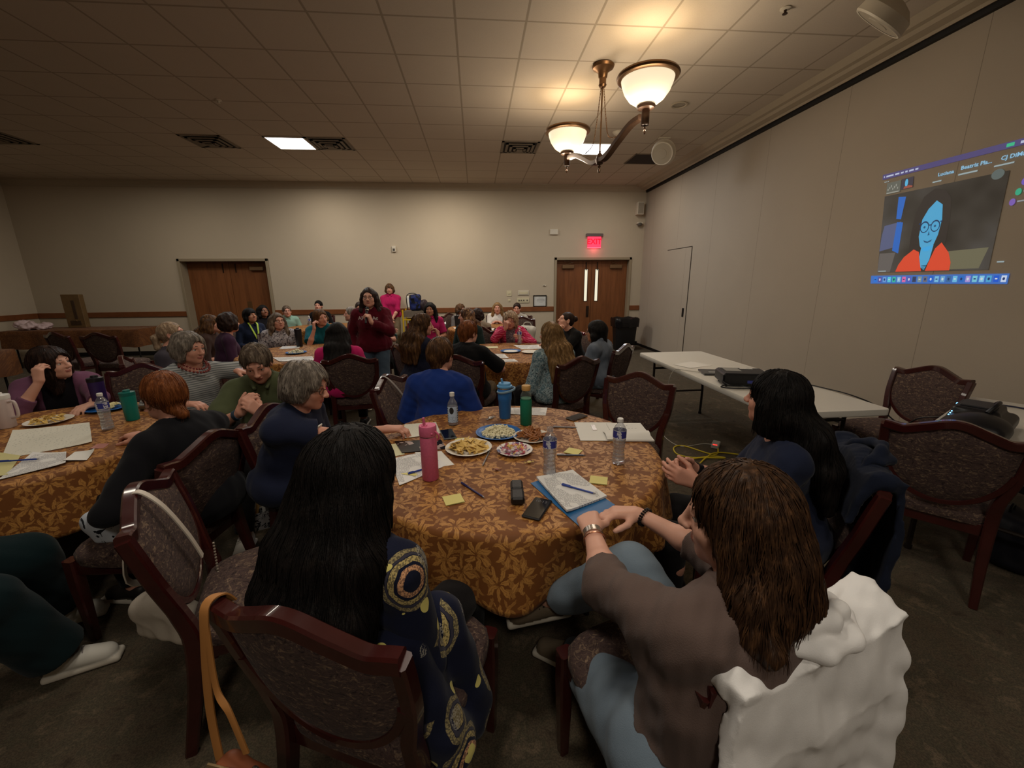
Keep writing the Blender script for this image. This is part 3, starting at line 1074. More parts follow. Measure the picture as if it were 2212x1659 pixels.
def round_table(c, lab, clab, hem, seed, R=.765, n=15):
    t = thing('round_table', lab, 'table', (c[0], c[1], 0), 0, 'round banquet tables')
    MB().lathe([(0, .715), (R - .01, .715), (R, .722), (R, .738), (R - .01, .744), (0, .744)], n=64).build('tabletop', plain('plywood', (150, 120, 84), .6, var=.1), t)
    for a in (0, 1, 2, 3):
        an = pi / 4 + a * pi / 2
        p = np.array((cos(an), sin(an), 0))
        MB().tube([p * .52 + (0, 0, .715), p * .50 + (0, 0, .02), p * .50 + (0, 0, 0)], [.014, .014, .016], 10).build('leg', M_BLACK, t)
    rg = np.random.default_rng(int(seed))
    ph = rg.uniform(0, 6.28, 8)
    na = 220
    rad_s = [0, .15, .3, .45, .58, .68, .74, R - .004, R + .006, R + .014]
    zs = [.7485] * 6 + [.7485, .7475, .742, .730]
    drop = np.linspace(.03, 1, 15)
    vs, fs, uv = [], [], []
    arc = []
    prev = None
    rows = []
    for i, (r, z) in enumerate(zip(rad_s, zs)):
        row = []
        for j in range(na):
            th = 2 * pi * j / na
            row.append((r * cos(th), r * sin(th), z))
        rows.append(row)
        arc.append(r)
    base = rad_s[-1]
    for q, d in enumerate(drop):
        row = []
        for j in range(na):
            th = 2 * pi * j / na
            fold = (sin(n * th + ph[0] + .8 * sin(3 * th + ph[1])) * .6 + sin((n - 6) * th + ph[2] + 1.1 * sin(2 * th + ph[5])) * .4)
            fold = fold * (.55 + .45 * sin(2 * th + ph[3]))
            z = .730 - d * (.730 - hem) - .012 * d * sin(4 * th + ph[4]) - .02 * d * fold
            r = base + .022 * d ** .7 + .050 * d ** .85 * fold + .010 * d
            row.append((r * cos(th), r * sin(th), z))
        rows.append(row)
        arc.append(base + .012 + d * (.735 - hem))
    V = np.array(rows).reshape(-1, 3)
    for i in range(len(rows) - 1):
        for j in range(na):
            j2 = (j + 1) % na
            fs.append((i * na + j, (i + 1) * na + j, (i + 1) * na + j2, i * na + j2))
    o = mesh_obj('tablecloth', V, np.array(fs), M_CLOTH, loc=(c[0], c[1], 0))
    me = o.data
    ul = me.uv_layers.new(name='UVMap')
    A = np.repeat(np.array(arc), na)
    th = np.tile(np.arange(na) * 2 * pi / na, len(rows))
    UV = np.stack([A * np.cos(th) + c[0], A * np.sin(th) + c[1]], 1)
    li = np.empty(len(me.loops), np.int32)
    me.loops.foreach_get('vertex_index', li)
    ul.data.foreach_set('uv', UV[li].astype(np.float32).ravel())
    sol = o.modifiers.new('thick', 'SOLIDIFY')
    sol.thickness = .0025
    sol.offset = -1
    tag(o, clab, 'tablecloth', 'brown damask tablecloths')
    return t
TZ = .749   # height of the cloth surface
T1, T0, T2, T3, T4, T5 = (.148, 2.013), (-2.60, 2.42), (.40, 5.12), (-2.20, 5.42), (.22, 8.05), (-3.05, 8.72)
round_table(T1, 'round table nearest the viewer, laden with plates and bottles', 'brown leaf-pattern cloth on the table nearest the viewer', .49, 3)
round_table(T0, 'round table cut by the left edge of the view', 'brown cloth on the table at the left edge with long white papers', .44, 5)
round_table(T2, 'round table in front of the double door with windows', 'brown cloth on the table where the pink-striped cardigan sits', .45, 8)
round_table(T3, 'round table just left of the standing speaker', 'brown cloth on the table left of the standing speaker', .45, 13)
round_table(T4, 'far round table under the chair rail beside the yellow cart', 'brown cloth on the far table where the white-bloused woman sits', .45, 21)
round_table(T5, 'far round table in front of the windowless double door', 'brown cloth on the far table of the mint-shirted person', .45, 34)

_ch0 = None
def chair(x, y, h, label):
    """h: heading in degrees, 0 faces away from the viewer (+y), 90 faces right (+x)"""
    global _ch0
    if _ch0 is None:
        _ch0 = make_chair(label)
        _ch0.location = (x, y, 0)
        _ch0.rotation_euler = (0, 0, -rad(h))
        _ch0['group'] = 'shield-back banquet chairs'
        return _ch0
    return dup(_ch0, (x, y, 0), -rad(h), label)
CH = {}
for k, x, y, h, lab in (
    ('C1', -.285, 1.045, 22, 'mahogany chair in the foreground under the navy paisley blouse, tan purse strap over it'),
    ('C2', -.857, 1.485, 68, 'empty mahogany chair at left with a white quilted bag slung on it'),
    ('C3', -1.56, 1.93, 277, 'dark chair behind the auburn-haired person in black'),
    ('C4', -.86, 2.24, 103, 'dark chair behind the grey-haired woman reaching to the table'),
    ('C5', -1.26, 4.32, 355, 'dark chair behind the black-haired woman in a bright pink shirt'),
    ('C6', -.36, 2.92, 107, 'dark chair with a grey lanyard over it, beside the blue-shirted person'),
    ('C7', -.10, 4.12, 18, 'dark chair under the person in a black shirt at the middle table'),
    ('C8', .77, 3.86, 330, 'shield-back chair behind the woman in a blue floral blouse'),
    ('C9', 1.37, 4.50, 313, 'shield-back chair under the dark-bobbed person in a grey denim shirt'),
    ('C10', .985, 2.612, 221, 'empty shield-back chair facing us across the nearest table'),
    ('C11', 1.24, 1.52, 300, 'chair with a navy jacket on it under the black-haired woman at right'),
    ('C12', 3.20, 2.76, 263, 'empty chair between the white folding table and the partition'),
    ('C13', 2.50, 1.86, 48, 'empty chair nearest the right edge, seen from behind'),
    ('C14', .545, .92, 343, 'chair in the foreground draped with a white jacket'),
    ('C15', -5.45, 6.72, 4, 'empty chair standing before the covered buffet tables'),
    ('C16', -3.12, 4.35, 60, 'chair behind the grey-blond ponytail at left'),
    ('C17', .98, 7.75, 165, 'empty dark chair beside the pale bag at the far table'),
    ('C18', -2.85, 3.42, 172, 'dark chair behind the woman in a mauve cardigan'),
    ('C19', -.60, 4.75, 60, 'dark chair behind the long-haired woman in navy at the middle table'),
    ('C20', -1.43, 2.86, 164, 'dark chair hidden behind the olive-shirted person'),
    ('C21', -2.20, 3.42, 128, 'dark chair under the grey-haired woman in a striped shirt'),
    ('C22', -6.1, 6.9, 20, 'dark chair pushed against the left buffet table')):
    CH[k] = chair(x, y, h, lab)

# white folding tables
M_FOLD = plain('white_blow_moulded_plastic', (214, 210, 200), .42, var=.02, bump=.06, bscale=220)
M_FLEG = plain('grey_brown_steel', (52, 44, 40), .4, metal=.5)
def folding_table(x0, x1, y0, y1, label, zt=.74, rz=0.0):
    t = thing('folding_table', label, 'table', ((x0 + x1) / 2, (y0 + y1) / 2, 0), rz)
    hx, hy = (x1 - x0) / 2, (y1 - y0) / 2
    poly = []
    for cx, cy, a in ((hx - .04, hy - .04, 0), (-hx + .04, hy - .04, 90), (-hx + .04, -hy + .04, 180), (hx - .04, -hy + .04, 270)):
        for q in range(5):
            b = rad(a + 90 * q / 4)
            poly.append((cx + .04 * cos(b), cy + .04 * sin(b)))
    mb = MB()
    k = len(poly)
    P = np.array(poly)
    v = []
    for s, z in ((.985, zt - .045), (1.0, zt - .040), (1.0, zt - .006), (.992, zt)):
        v += [(px * (1 - (1 - s) * .5), py * (1 - (1 - s) * .2), z) for px, py in poly]
    f = []
    for i in range(3):
        f += [(i * k + j, i * k + (j + 1) % k, (i + 1) * k + (j + 1) % k, (i + 1) * k + j) for j in range(k)]
    f += [tuple(range(k))[::-1], tuple(3 * k + j for j in range(k))]
    mb.add(v, f)
    mb.build('tabletop', M_FOLD, t)
    for s in (-1, 1):
        yb = s * (hy - .24)
        mb = MB()
        for q in (-1, 1):
            mb.tube(spline([(q * (hx - .10), yb, zt - .05), (q * (hx - .10), yb, .42), (q * (hx - .07), yb, .34), (q * (hx - .07), yb, .01), ], 16), .014, 8)
            mb.tube([(q * (hx - .07), yb, .03), (q * (hx - .07), yb, 0)], .019, 8)
        mb.tube([(-hx + .10, yb, zt - .15), (hx - .10, yb, zt - .15)], .012, 8)
        mb.tube([(-hx + .08, yb, .30), (hx - .08, yb, .30)], .012, 8)
        mb.tube([(0, yb, zt - .15), (0, yb - s * .35, zt - .05)], .010, 8)
        mb.build('leg', M_FLEG, t)
    return t
folding_table(2.0, 2.80, 2.42, 4.86, 'long white folding table carrying the black projector and laptop')
folding_table(3.20 - .38, 3.20 + .38, 1.955 - .76, 1.955 + .76, 'white folding table at the right edge under the black recorder', rz=rad(29 - 90))
M_CLOTHB = m_damask('damask_cloth_far', (92, 54, 26), (112, 70, 36), (70, 38, 16))
# covered buffet tables at the left
def buffet(x0, x1, y0, y1, label, clab, seed, zt=.745):
    t = thing('buffet_table', label, 'table', ((x0 + x1) / 2, (y0 + y1) / 2, 0))
    hx, hy = (x1 - x0) / 2, (y1 - y0) / 2
    MB().box((0, 0, zt - .022), (hx - .01, hy - .01, .018)).build('tabletop', plain('plywood', (150, 120, 84), .6), t, False)
    for sx in (-1, 1):
        for sy in (-1, 1):
            MB().tube([(sx * (hx - .12), sy * (hy - .10), zt - .04), (sx * (hx - .12), sy * (hy - .10), 0)], .014, 8).build('leg', M_BLACK, t)
    rg = np.random.default_rng(int(seed))
    per = []
    nx, ny = 60, 20
    for i in range(nx):
        per.append((-hx + 2 * hx * i / nx, -hy, 0, -1))
    for i in range(ny):
        per.append((hx, -hy + 2 * hy * i / ny, 1, 0))
    for i in range(nx):
        per.append((hx - 2 * hx * i / nx, hy, 0, 1))
    for i in range(ny):
        per.append((-hx, hy - 2 * hy * i / ny, -1, 0))
    n = len(per)
    rows = [[(px, py, zt + .002) for px, py, _, _ in per]]
    for d in (.02, .2, .4, .6, .8, 1):
        row = []
        for j, (px, py, qx, qy) in enumerate(per):
            s = (px * abs(qy) + py * abs(qx))
            f = .012 + .035 * d * (sin(s * 15 + seed) * .5 + sin(s * 8.3 + seed * 2) * .5 + .6)
            row.append((px + qx * f * (1 if d > .1 else .6), py + qy * f * (1 if d > .1 else .6), zt - d * (zt - .40) - .01 * sin(s * 6)))
        rows.append(row)
    V = np.array(rows).reshape(-1, 3)
    F = []
    for i in range(len(rows) - 1):
        for j in range(n):
            F.append((i * n + j, i * n + (j + 1) % n, (i + 1) * n + (j + 1) % n, (i + 1) * n + j))
    F = [q[::-1] for q in F]
    F.append(tuple(range(n)))
    o = mesh_obj('tablecloth', V, F, M_CLOTHB, loc=((x0 + x1) / 2, (y0 + y1) / 2, 0), auto=50)
    ul = o.data.uv_layers.new(name='UVMap')
    for lp in o.data.loops:
        c = V[lp.vertex_index]
        ul.data[lp.index].uv = (c[0] + (zt - c[2]) * np.sign(c[0]) * .3, c[1] + (zt - c[2]) * np.sign(c[1]))
    tag(o, clab, 'tablecloth', 'brown damask tablecloths')
buffet(-9.25, -6.75, 8.80, 9.55, 'long buffet table along the back wall', 'brown cloth hanging over the buffet table with the wooden box', 2.0)
buffet(-8.6, -6.5, 5.55, 6.30, 'second covered table at the far left edge', 'brown cloth on the table at the far left edge behind the mauve cardigan', 4.0)
# ------------------------------------------------------------------ implicit surfaces (smoothly blended bodies, meshed with surface nets)
class SDF:
    def __init__(s):
        s.p = []
    def add(s, f, lo, hi, k=.02, op=0, m=0):
        s.p.append((f, np.array(lo, float), np.array(hi, float), k, op, m))
        return s
    def ell(s, c, r, R=None, k=.02, op=0, m=0):
        """ellipsoid; R columns are its axes"""
        c, r = np.array(c, float), np.array((r,) * 3 if np.isscalar(r) else r, float)
        def f(P):
            q = P - c
            if R is not None:
                q = q @ R
            a = q / r
            k0 = np.sqrt((a * a).sum(-1))
            b = q / (r * r)
            k1 = np.sqrt((b * b).sum(-1)) + 1e-9
            return k0 * (k0 - 1) / k1
        e = r.max() if R is not None else r
        return s.add(f, c - e, c + e, k, op, m)
    def cone(s, a, b, ra, rb, k=.02, op=0, m=0, cut0=False, cut1=False, sq=None):
        """tapered capsule a->b; cuts make flat ends; sq=(axis, factor) flattens it along axis"""
        a, b = np.array(a, float), np.array(b, float)
        ab = b - a
        L2 = ab @ ab + 1e-12
        n = ab / math.sqrt(L2)
        L = math.sqrt(L2)
        def f(P):
            q = P - a
            t = np.clip(q @ ab / L2, 0, 1)
            w_ = q - t[..., None] * ab
            if sq is not None:
                ax, fa = sq
                w_ = w_ + (w_ @ ax)[..., None] * ax * (1 / fa - 1)
            d = np.sqrt((w_ * w_).sum(-1)) - (ra + (rb - ra) * t)
            if cut0:
                d = np.maximum(d, -(q @ n))
            if cut1:
                d = np.maximum(d, q @ n - L)
            return d
        r = max(ra, rb)
        if sq is not None:
            sq = (np.array(sq[0], float), sq[1])
        return s.add(f, np.minimum(a, b) - r, np.maximum(a, b) + r, k, op, m)
    def chain(s, pts, rs, **kw):
        for i in range(len(pts) - 1):
            s.cone(pts[i], pts[i + 1], rs[i], rs[i + 1], **kw)
        return s
    def box(s, c, h, R=None, rnd=.01, k=.02, op=0, m=0):
        c, h = np.array(c, float), np.array(h, float)
        def f(P):
            q = P - c
            if R is not None:
                q = q @ R
            q = np.abs(q) - (h - rnd)
            return np.sqrt((np.maximum(q, 0) ** 2).sum(-1)) + np.minimum(q.max(-1), 0) - rnd
        e = np.linalg.norm(h) if R is not None else h
        return s.add(f, c - e, c + e, k, op, m)
    def plane(s, p, n, k=.004, lo=None, hi=None):
        """cut away everything on the side the normal n points to"""
        p, n = np.array(p, float), unit(n)
        return s.add(lambda P: -((P - p) @ n), lo if lo is not None else (-1e3,) * 3, hi if hi is not None else (1e3,) * 3, k, 1, 0)
    def mesh(s, h, warp=None, pad=.03):
        add = [p for p in s.p if p[4] == 0]
        lo = np.min([p[1] for p in add], 0) - pad
        hi = np.max([p[2] for p in add], 0) + pad
        N = np.ceil((hi - lo) / h).astype(int) + 1
        ax = [lo[i] + h * np.arange(N[i]) for i in range(3)]
        D = np.full(N, .5, np.float32)
        M = np.zeros(N, np.uint8)
        for f, a, b, k, op, m in s.p:
            g = k + 3.0 * h + (.012 if warp else 0)
            i0 = np.clip(np.floor((a - g - lo) / h).astype(int), 0, N)
            i1 = np.clip(np.ceil((b + g - lo) / h).astype(int) + 1, 0, N)
            if (i1 <= i0).any():
                continue
            sl = tuple(slice(i0[i], i1[i]) for i in range(3))
            X = np.stack(np.meshgrid(*[ax[i][i0[i]:i1[i]] for i in range(3)], indexing='ij'), -1)
            d = f(X).astype(np.float32)
            C = D[sl]
            if op == 0:
                mm = d < C
                if k > 0:
                    hh = np.clip(.5 + .5 * (C - d) / k, 0, 1)
                    nd = C * (1 - hh) + d * hh - k * hh * (1 - hh)
                    D[sl] = np.where(C >= .5, d, nd)
                else:
                    D[sl] = np.minimum(C, d)
                M[sl][mm] = m
            else:
                e = -d
                kk = max(k, 1e-5)
                hh = np.clip(.5 - .5 * (C - e) / kk, 0, 1)
                nd = C * (1 - hh) + e * hh + kk * hh * (1 - hh)
                D[sl] = np.where(C >= .5, C, np.minimum(nd, .5))
                if m:
                    M[sl][(np.abs(e) < 2 * h) & (C < h)] = m
        if warp is not None:
            near = np.abs(D) < .03
            idx = np.argwhere(near)
            D[near] += warp(lo + idx * h).astype(np.float32)
        return nets(D, M, lo, h)

def nets(D, M, lo, h):
    S = D < 0
    c = np.zeros(tuple(n - 1 for n in D.shape), np.uint8)
    offs = [(i, j, k) for i in (0, 1) for j in (0, 1) for k in (0, 1)]
    for i, j, k in offs:
        c += S[i:D.shape[0] - 1 + i, j:D.shape[1] - 1 + j, k:D.shape[2] - 1 + k]
    act = (c > 0) & (c < 8)
    ijk = np.argwhere(act)
    idx = np.full(act.shape, -1, np.int32)
    idx[act] = np.arange(len(ijk))
    acc = np.zeros((len(ijk), 3))
    cnt = np.zeros(len(ijk))
    flat = D.ravel()
    st = np.array((D.shape[1] * D.shape[2], D.shape[2], 1))
    base = ijk @ st
    for a in offs:
        for ax in range(3):
            if a[ax]:
                continue
            b = list(a)
            b[ax] = 1
            da = flat[base + np.dot(a, st)]
            db = flat[base + np.dot(b, st)]
            m = (da < 0) != (db < 0)
            t = np.where(m, da / np.where(da - db == 0, 1, da - db), 0)
            p = np.array(a, float)[None] + t[:, None] * (np.array(b) - np.array(a))[None]
            acc += p * m[:, None]
            cnt += m
    V = lo + h * (ijk + acc / cnt[:, None])
    # material of each vertex = that of the nearest inside corner
    mat = M.ravel()[base]
    F, FM = [], []
    for ax in range(3):
        u, w_ = [(1, 2), (2, 0), (0, 1)][ax]
        sh = D.shape
        sl0, sl1 = [slice(1, -1)] * 3, [slice(1, -1)] * 3
        sl0[ax], sl1[ax] = slice(0, sh[ax] - 1), slice(1, sh[ax])
        A, B = S[tuple(sl0)], S[tuple(sl1)]
        for sgn in (0, 1):
            e = np.argwhere(A & ~B) if sgn == 0 else np.argwhere(~A & B)
            if not len(e):
                continue
            e = e + np.array([0 if i == ax else 1 for i in range(3)])
            q = []
            for du, dw in ((-1, -1), (0, -1), (0, 0), (-1, 0)):
                o = e.copy()
                o[:, u] += du
                o[:, w_] += dw
                q.append(idx[o[:, 0], o[:, 1], o[:, 2]])
            q = np.stack(q, 1)
            if sgn:
                q = q[:, ::-1]
            F.append(q)
            ins = e.copy()
            if sgn:
                ins[:, ax] += 1
            FM.append(M[ins[:, 0], ins[:, 1], ins[:, 2]])
    F = np.concatenate(F)
    return V, F, np.concatenate(FM)

def sdf_obj(s, name, mats, h, parent=None, org=(0, 0, 0), warp=None):
    V, F, FM = s.mesh(h, warp)
    return mesh_obj(name, V - np.array(org, float), F, mats, FM if isinstance(mats, (list, tuple)) and len(mats) > 1 else None, parent)

_WD = RNG.normal(size=(24, 3))
_WP = RNG.uniform(0, 6.28, 24)
def wnoise(P, f, seed=0, n=7):
    """cheap smooth noise in -1..1"""
    o = np.zeros(P.shape[:-1])
    for i in range(n):
        j = (i + seed * 5) % 24
        o += np.sin(P @ (_WD[j] * f * (1 + .13 * i)) + _WP[j] + seed)
    return o / (n ** .5 * 1.4)
# ------------------------------------------------------------------ people
def m_skin(name, rgb):
    t = NT(name)
    v = t.coord('Object')
    c = lin(rgb)
    n = t.noise(v, 16, 3)
    b = t.noise(v, 5, 2)
    col = t.mix(n, tuple(x * .92 for x in c), tuple(min(1, x * 1.06) for x in c))
    col = t.mix(t.math('MULTIPLY', b, .30), col, (c[0] * 1.02, c[1] * .80, c[2] * .74))
    t.color(col)
    t.set(rough=.5, spec=.35, sss=.0)
    t.bump(t.noise(v, 240, 2), .08, .002)
    return t.m
SKIN = {'fair': m_skin('skin_fair', (214, 164, 142)), 'pink': m_skin('skin_pink', (205, 150, 128)), 'tan': m_skin('skin_tan', (180, 126, 96)),
        'brown': m_skin('skin_brown', (140, 94, 70))}
M_LIP = plain('lips', (172, 104, 92), .5)
M_NAIL = plain('nail', (208, 160, 146), .3)
M_NAILRED = plain('nail_polish_red', (232, 50, 50), .25)
M_EYEW = plain('eye_white', (215, 208, 200), .25, var=0)
M_IRIS = plain('eye_iris', (44, 32, 24), .2, var=0)

def m_hair(name, rgb, rgb2=None, streak=.5, rough=.42, fine=1.0):
    t = NT(name)
    v = t.coord('Object', (46 * fine, 46 * fine, 3.2 / fine))
    w_ = t.noise(t.coord('Object'), 7, 2, color=True)
    vv = t.vmath('ADD', v, t.vmath('SCALE', w_, scale=3.0 / fine))
    a = t.noise(vv, 1.0, 4, .65)
    c1, c2 = lin(rgb), lin(rgb2 or tuple(min(255, x * 1.5 + 12) for x in rgb))
    t.color(t.ramp(a, [(.30, tuple(x * .6 for x in c1)), (.48, c1), (.72, c2)]))
    t.set(rough=rough, spec=.14)
    v2 = t.noise(t.coord('Object', (240, 240, 9)), 1.0, 3, .6)
    t.bump(t.math('ADD', a, v2), .45 / fine ** 2, .004)
    return t.m
HAIR = {'black': m_hair('hair_black', (17, 14, 13), (31, 26, 24), rough=.58), 'darkbrown': m_hair('hair_dark_brown', (38, 26, 22), (70, 50, 40)),
        'brown': m_hair('hair_brown', (72, 48, 30), (128, 92, 58)), 'auburn': m_hair('hair_auburn', (112, 62, 32), (164, 100, 56)),
        'blond': m_hair('hair_blond', (120, 90, 54), (176, 142, 98)), 'grey': m_hair('hair_grey', (112, 102, 92), (178, 166, 152)),
        'greybrown': m_hair('hair_grey_brown', (84, 70, 58), (140, 124, 106)), 'curlblond': m_hair('hair_ash_blond', (140, 116, 92), (204, 180, 150)),
        'highlight': m_hair('hair_highlighted', (70, 46, 32), (188, 146, 104)), 'glossbrown': m_hair('hair_gloss_brown', (54, 36, 24), (96, 66, 42), rough=.46, fine=1.9)}

def m_knit(name, rgb, pattern=None, rough=.9, sheen=.06, bump=.25):
    """cloth with a fine weave and an optional printed pattern"""
    t = NT(name)
    v = t.coord('Object')
    c = lin(rgb)
    col = t.mix(t.noise(v, 9, 3), tuple(x * .90 for x in c), tuple(min(1, x * 1.10) for x in c))
    if pattern:
        col = pattern(t, v, col)
    t.color(col)
    t.set(rough=rough, spec=.12, sheen=sheen)
    t.bump(t.math('ADD', t.noise(v, 380, 2), t.math('MULTIPLY', t.noise(v, 18, 3), 1.2)), bump, .004)
    return t.m
def p_stripes(rgb, freq, width, axis=2, wob=.0):
    def f(t, v, col):
        sp = t.n('ShaderNodeSeparateXYZ')
        t.l(v, sp.inputs[0])
        x = sp.outputs[axis]
        if wob:
            x = t.math('ADD', x, t.math('MULTIPLY', t.noise(v, 9, 2), wob))
        fr = t.math('FRACT', t.math('MULTIPLY', x, freq))
        return t.mix(t.math('LESS_THAN', fr, width), col, lin(rgb))
    return f
def p_blotch(rgbs, scale, th=(.46, .56, .64)):
    def f(t, v, col):
        n = t.noise(v, scale, 4, .6, 1.2)
        for th_, r in zip(th, rgbs):
            col = t.mix(t.math('GREATER_THAN', n, th_), col, lin(r))
        return col
    return f

SHOE_SOLE = plain('shoe_sole_white', (200, 192, 178), .6)
def head_prims(F, Hc, HR, fem=True, big=1.0, old=False):
    def W(x, y, z):
        return Hc + HR @ (np.array((x, y, z)) * big)
    def E(c, r, k=.016, op=0, m=0):
        F.ell(W(*c), np.array(r) * big, HR, k, op, m)
    E((0, -.012, .028), (.073, .092, .082))
    E((0, .022, -.030), (.059, .068, .084), .02)
    E((0, .034, -.074), (.044 if fem else .050, .046, .040), .022)
    F.ell(W(0, .068, -.095), .017 * big, None, .02)
    for s in (-1, 1):
        E((s * .036, .052, -.030), (.026, .026, .028), .02)
        E((s * .045, .022, -.070), (.018, .030, .022), .02)
    F.cone(W(-.034, .074, .022), W(.034, .074, .022), .013 * big, .013 * big, k=.016)
    for s in (-1, 1):
        E((s * .031, .093, .000), (.0175, .0165, .0095), .008, 1)
    F.cone(W(0, .088, .010), W(0, .106, -.026), .0075 * big, .0105 * big, k=.010)
    F.ell(W(0, .108, -.029), .0115 * big, None, .008)
    for s in (-1, 1):
        F.ell(W(s * .0125, .099, -.032), .0080 * big, None, .006)
        E((s * .031, .0785, .0105), (.0170, .0085, .0050), .004)
    E((0, .086, -.0565), (.0225, .0090, .0050), .005, 0, 1)
    E((0, .084, -.0655), (.0190, .0100, .0060), .005, 0, 1)
    E((0, .101, -.0612), (.024, .010, .0012), .002, 1)
    for s in (-1, 1):
        E((s * .0745, -.006, -.008), (.011, .020, .033), .008)
        E((s * .083, .000, -.006), (.008, .011, .020), .006, 1)
    return W

def hand_prims(F, Wp, d, n, side, curl=(18, 24, 18), spread=.10, thumb=0.0, sz=1.0, k=.007, nail=0, fcurl=None):
    """palm, four jointed fingers and a thumb. d finger direction, n palm normal, side +1 right hand"""
    d = unit(d)
    n = unit(np.asarray(n, float) - d * np.dot(n, d))
    t = np.cross(d, n) * side
    tips = []
    offs = (.0275, .0095, -.0085, -.0255)
    along = (.084, .088, .083, .074)
    lens = ((.040, .025, .021), (.044, .028, .022), (.041, .026, .021), (.032, .020, .018))
    rad_ = (.0098, .0102, .0098, .0088)
    Wp = np.array(Wp, float)
    for i in range(4):
        K = Wp + (d * along[i] + t * offs[i] - n * .004) * sz
        F.cone(Wp + (d * .012 + t * offs[i] * .62) * sz, K, .0165 * sz, .0125 * sz, k=.014)
        dd = unit(d + t * spread * (1.5 - i) * .35)
        p = K
        ang = 0
        cl = fcurl[i] if fcurl is not None else curl
        for j in range(3):
            ang += rad(cl[j])
            v = dd * cos(ang) + n * sin(ang)
            q = p + v * lens[i][j] * sz
            F.cone(p, q, rad_[i] * sz * (1 - .09 * j), rad_[i] * sz * (1 - .09 * (j + 1)), k=k if j == 0 else .004)
            p = q
        tips.append((p, v, unit(np.cross(np.cross(v, n), v)) if True else n, rad_[i] * sz * .72))
        if nail:
            up = -(n * cos(ang) - dd * sin(ang))
            R = np.stack([unit(np.cross(v, up)), v, up], 1)
            F.ell(p + up * rad_[i] * .62 - v * .003, (rad_[i] * .62, .0095, .0035), R, .001, 0, 2)
    b = Wp + (d * .028 + t * .024 + n * .006) * sz
    F.cone(Wp + (d * .015 + t * .012) * sz, b, .016 * sz, .0145 * sz, k=.012)
    d1 = unit(d * .62 + t * (.72 - thumb * .5) + n * (.28 + thumb * .6))
    p1 = b + d1 * .040 * sz
    d2 = unit(d * .88 + t * (.30 - thumb * .5) + n * (.30 + thumb * .5))
    p2 = p1 + d2 * .031 * sz
    p3 = p2 + unit(d2 + d * .1) * .020 * sz
    F.cone(b, p1, .0140 * sz, .0115 * sz, k=.010)
    F.cone(p1, p2, .0112 * sz, .0100 * sz, k=.004)
    F.cone(p2, p3, .0100 * sz, .0084 * sz, k=.004)
    return tips

def ik(a, b, l1, l2, pole):
    a, b = np.array(a, float), np.array(b, float)
    v = b - a
    L = np.linalg.norm(v)
    mx = (l1 + l2) * .995
    if L > mx:
        b = a + v / L * mx
        L = mx
    u = (b - a) / L
    x = (l1 * l1 - l2 * l2 + L * L) / (2 * L)
    hh = math.sqrt(max(l1 * l1 - x * x, 0))
    p = np.array(pole, float)
    p = p - u * (p @ u)
    p = unit(p)
    return a + u * x + p * hh, b

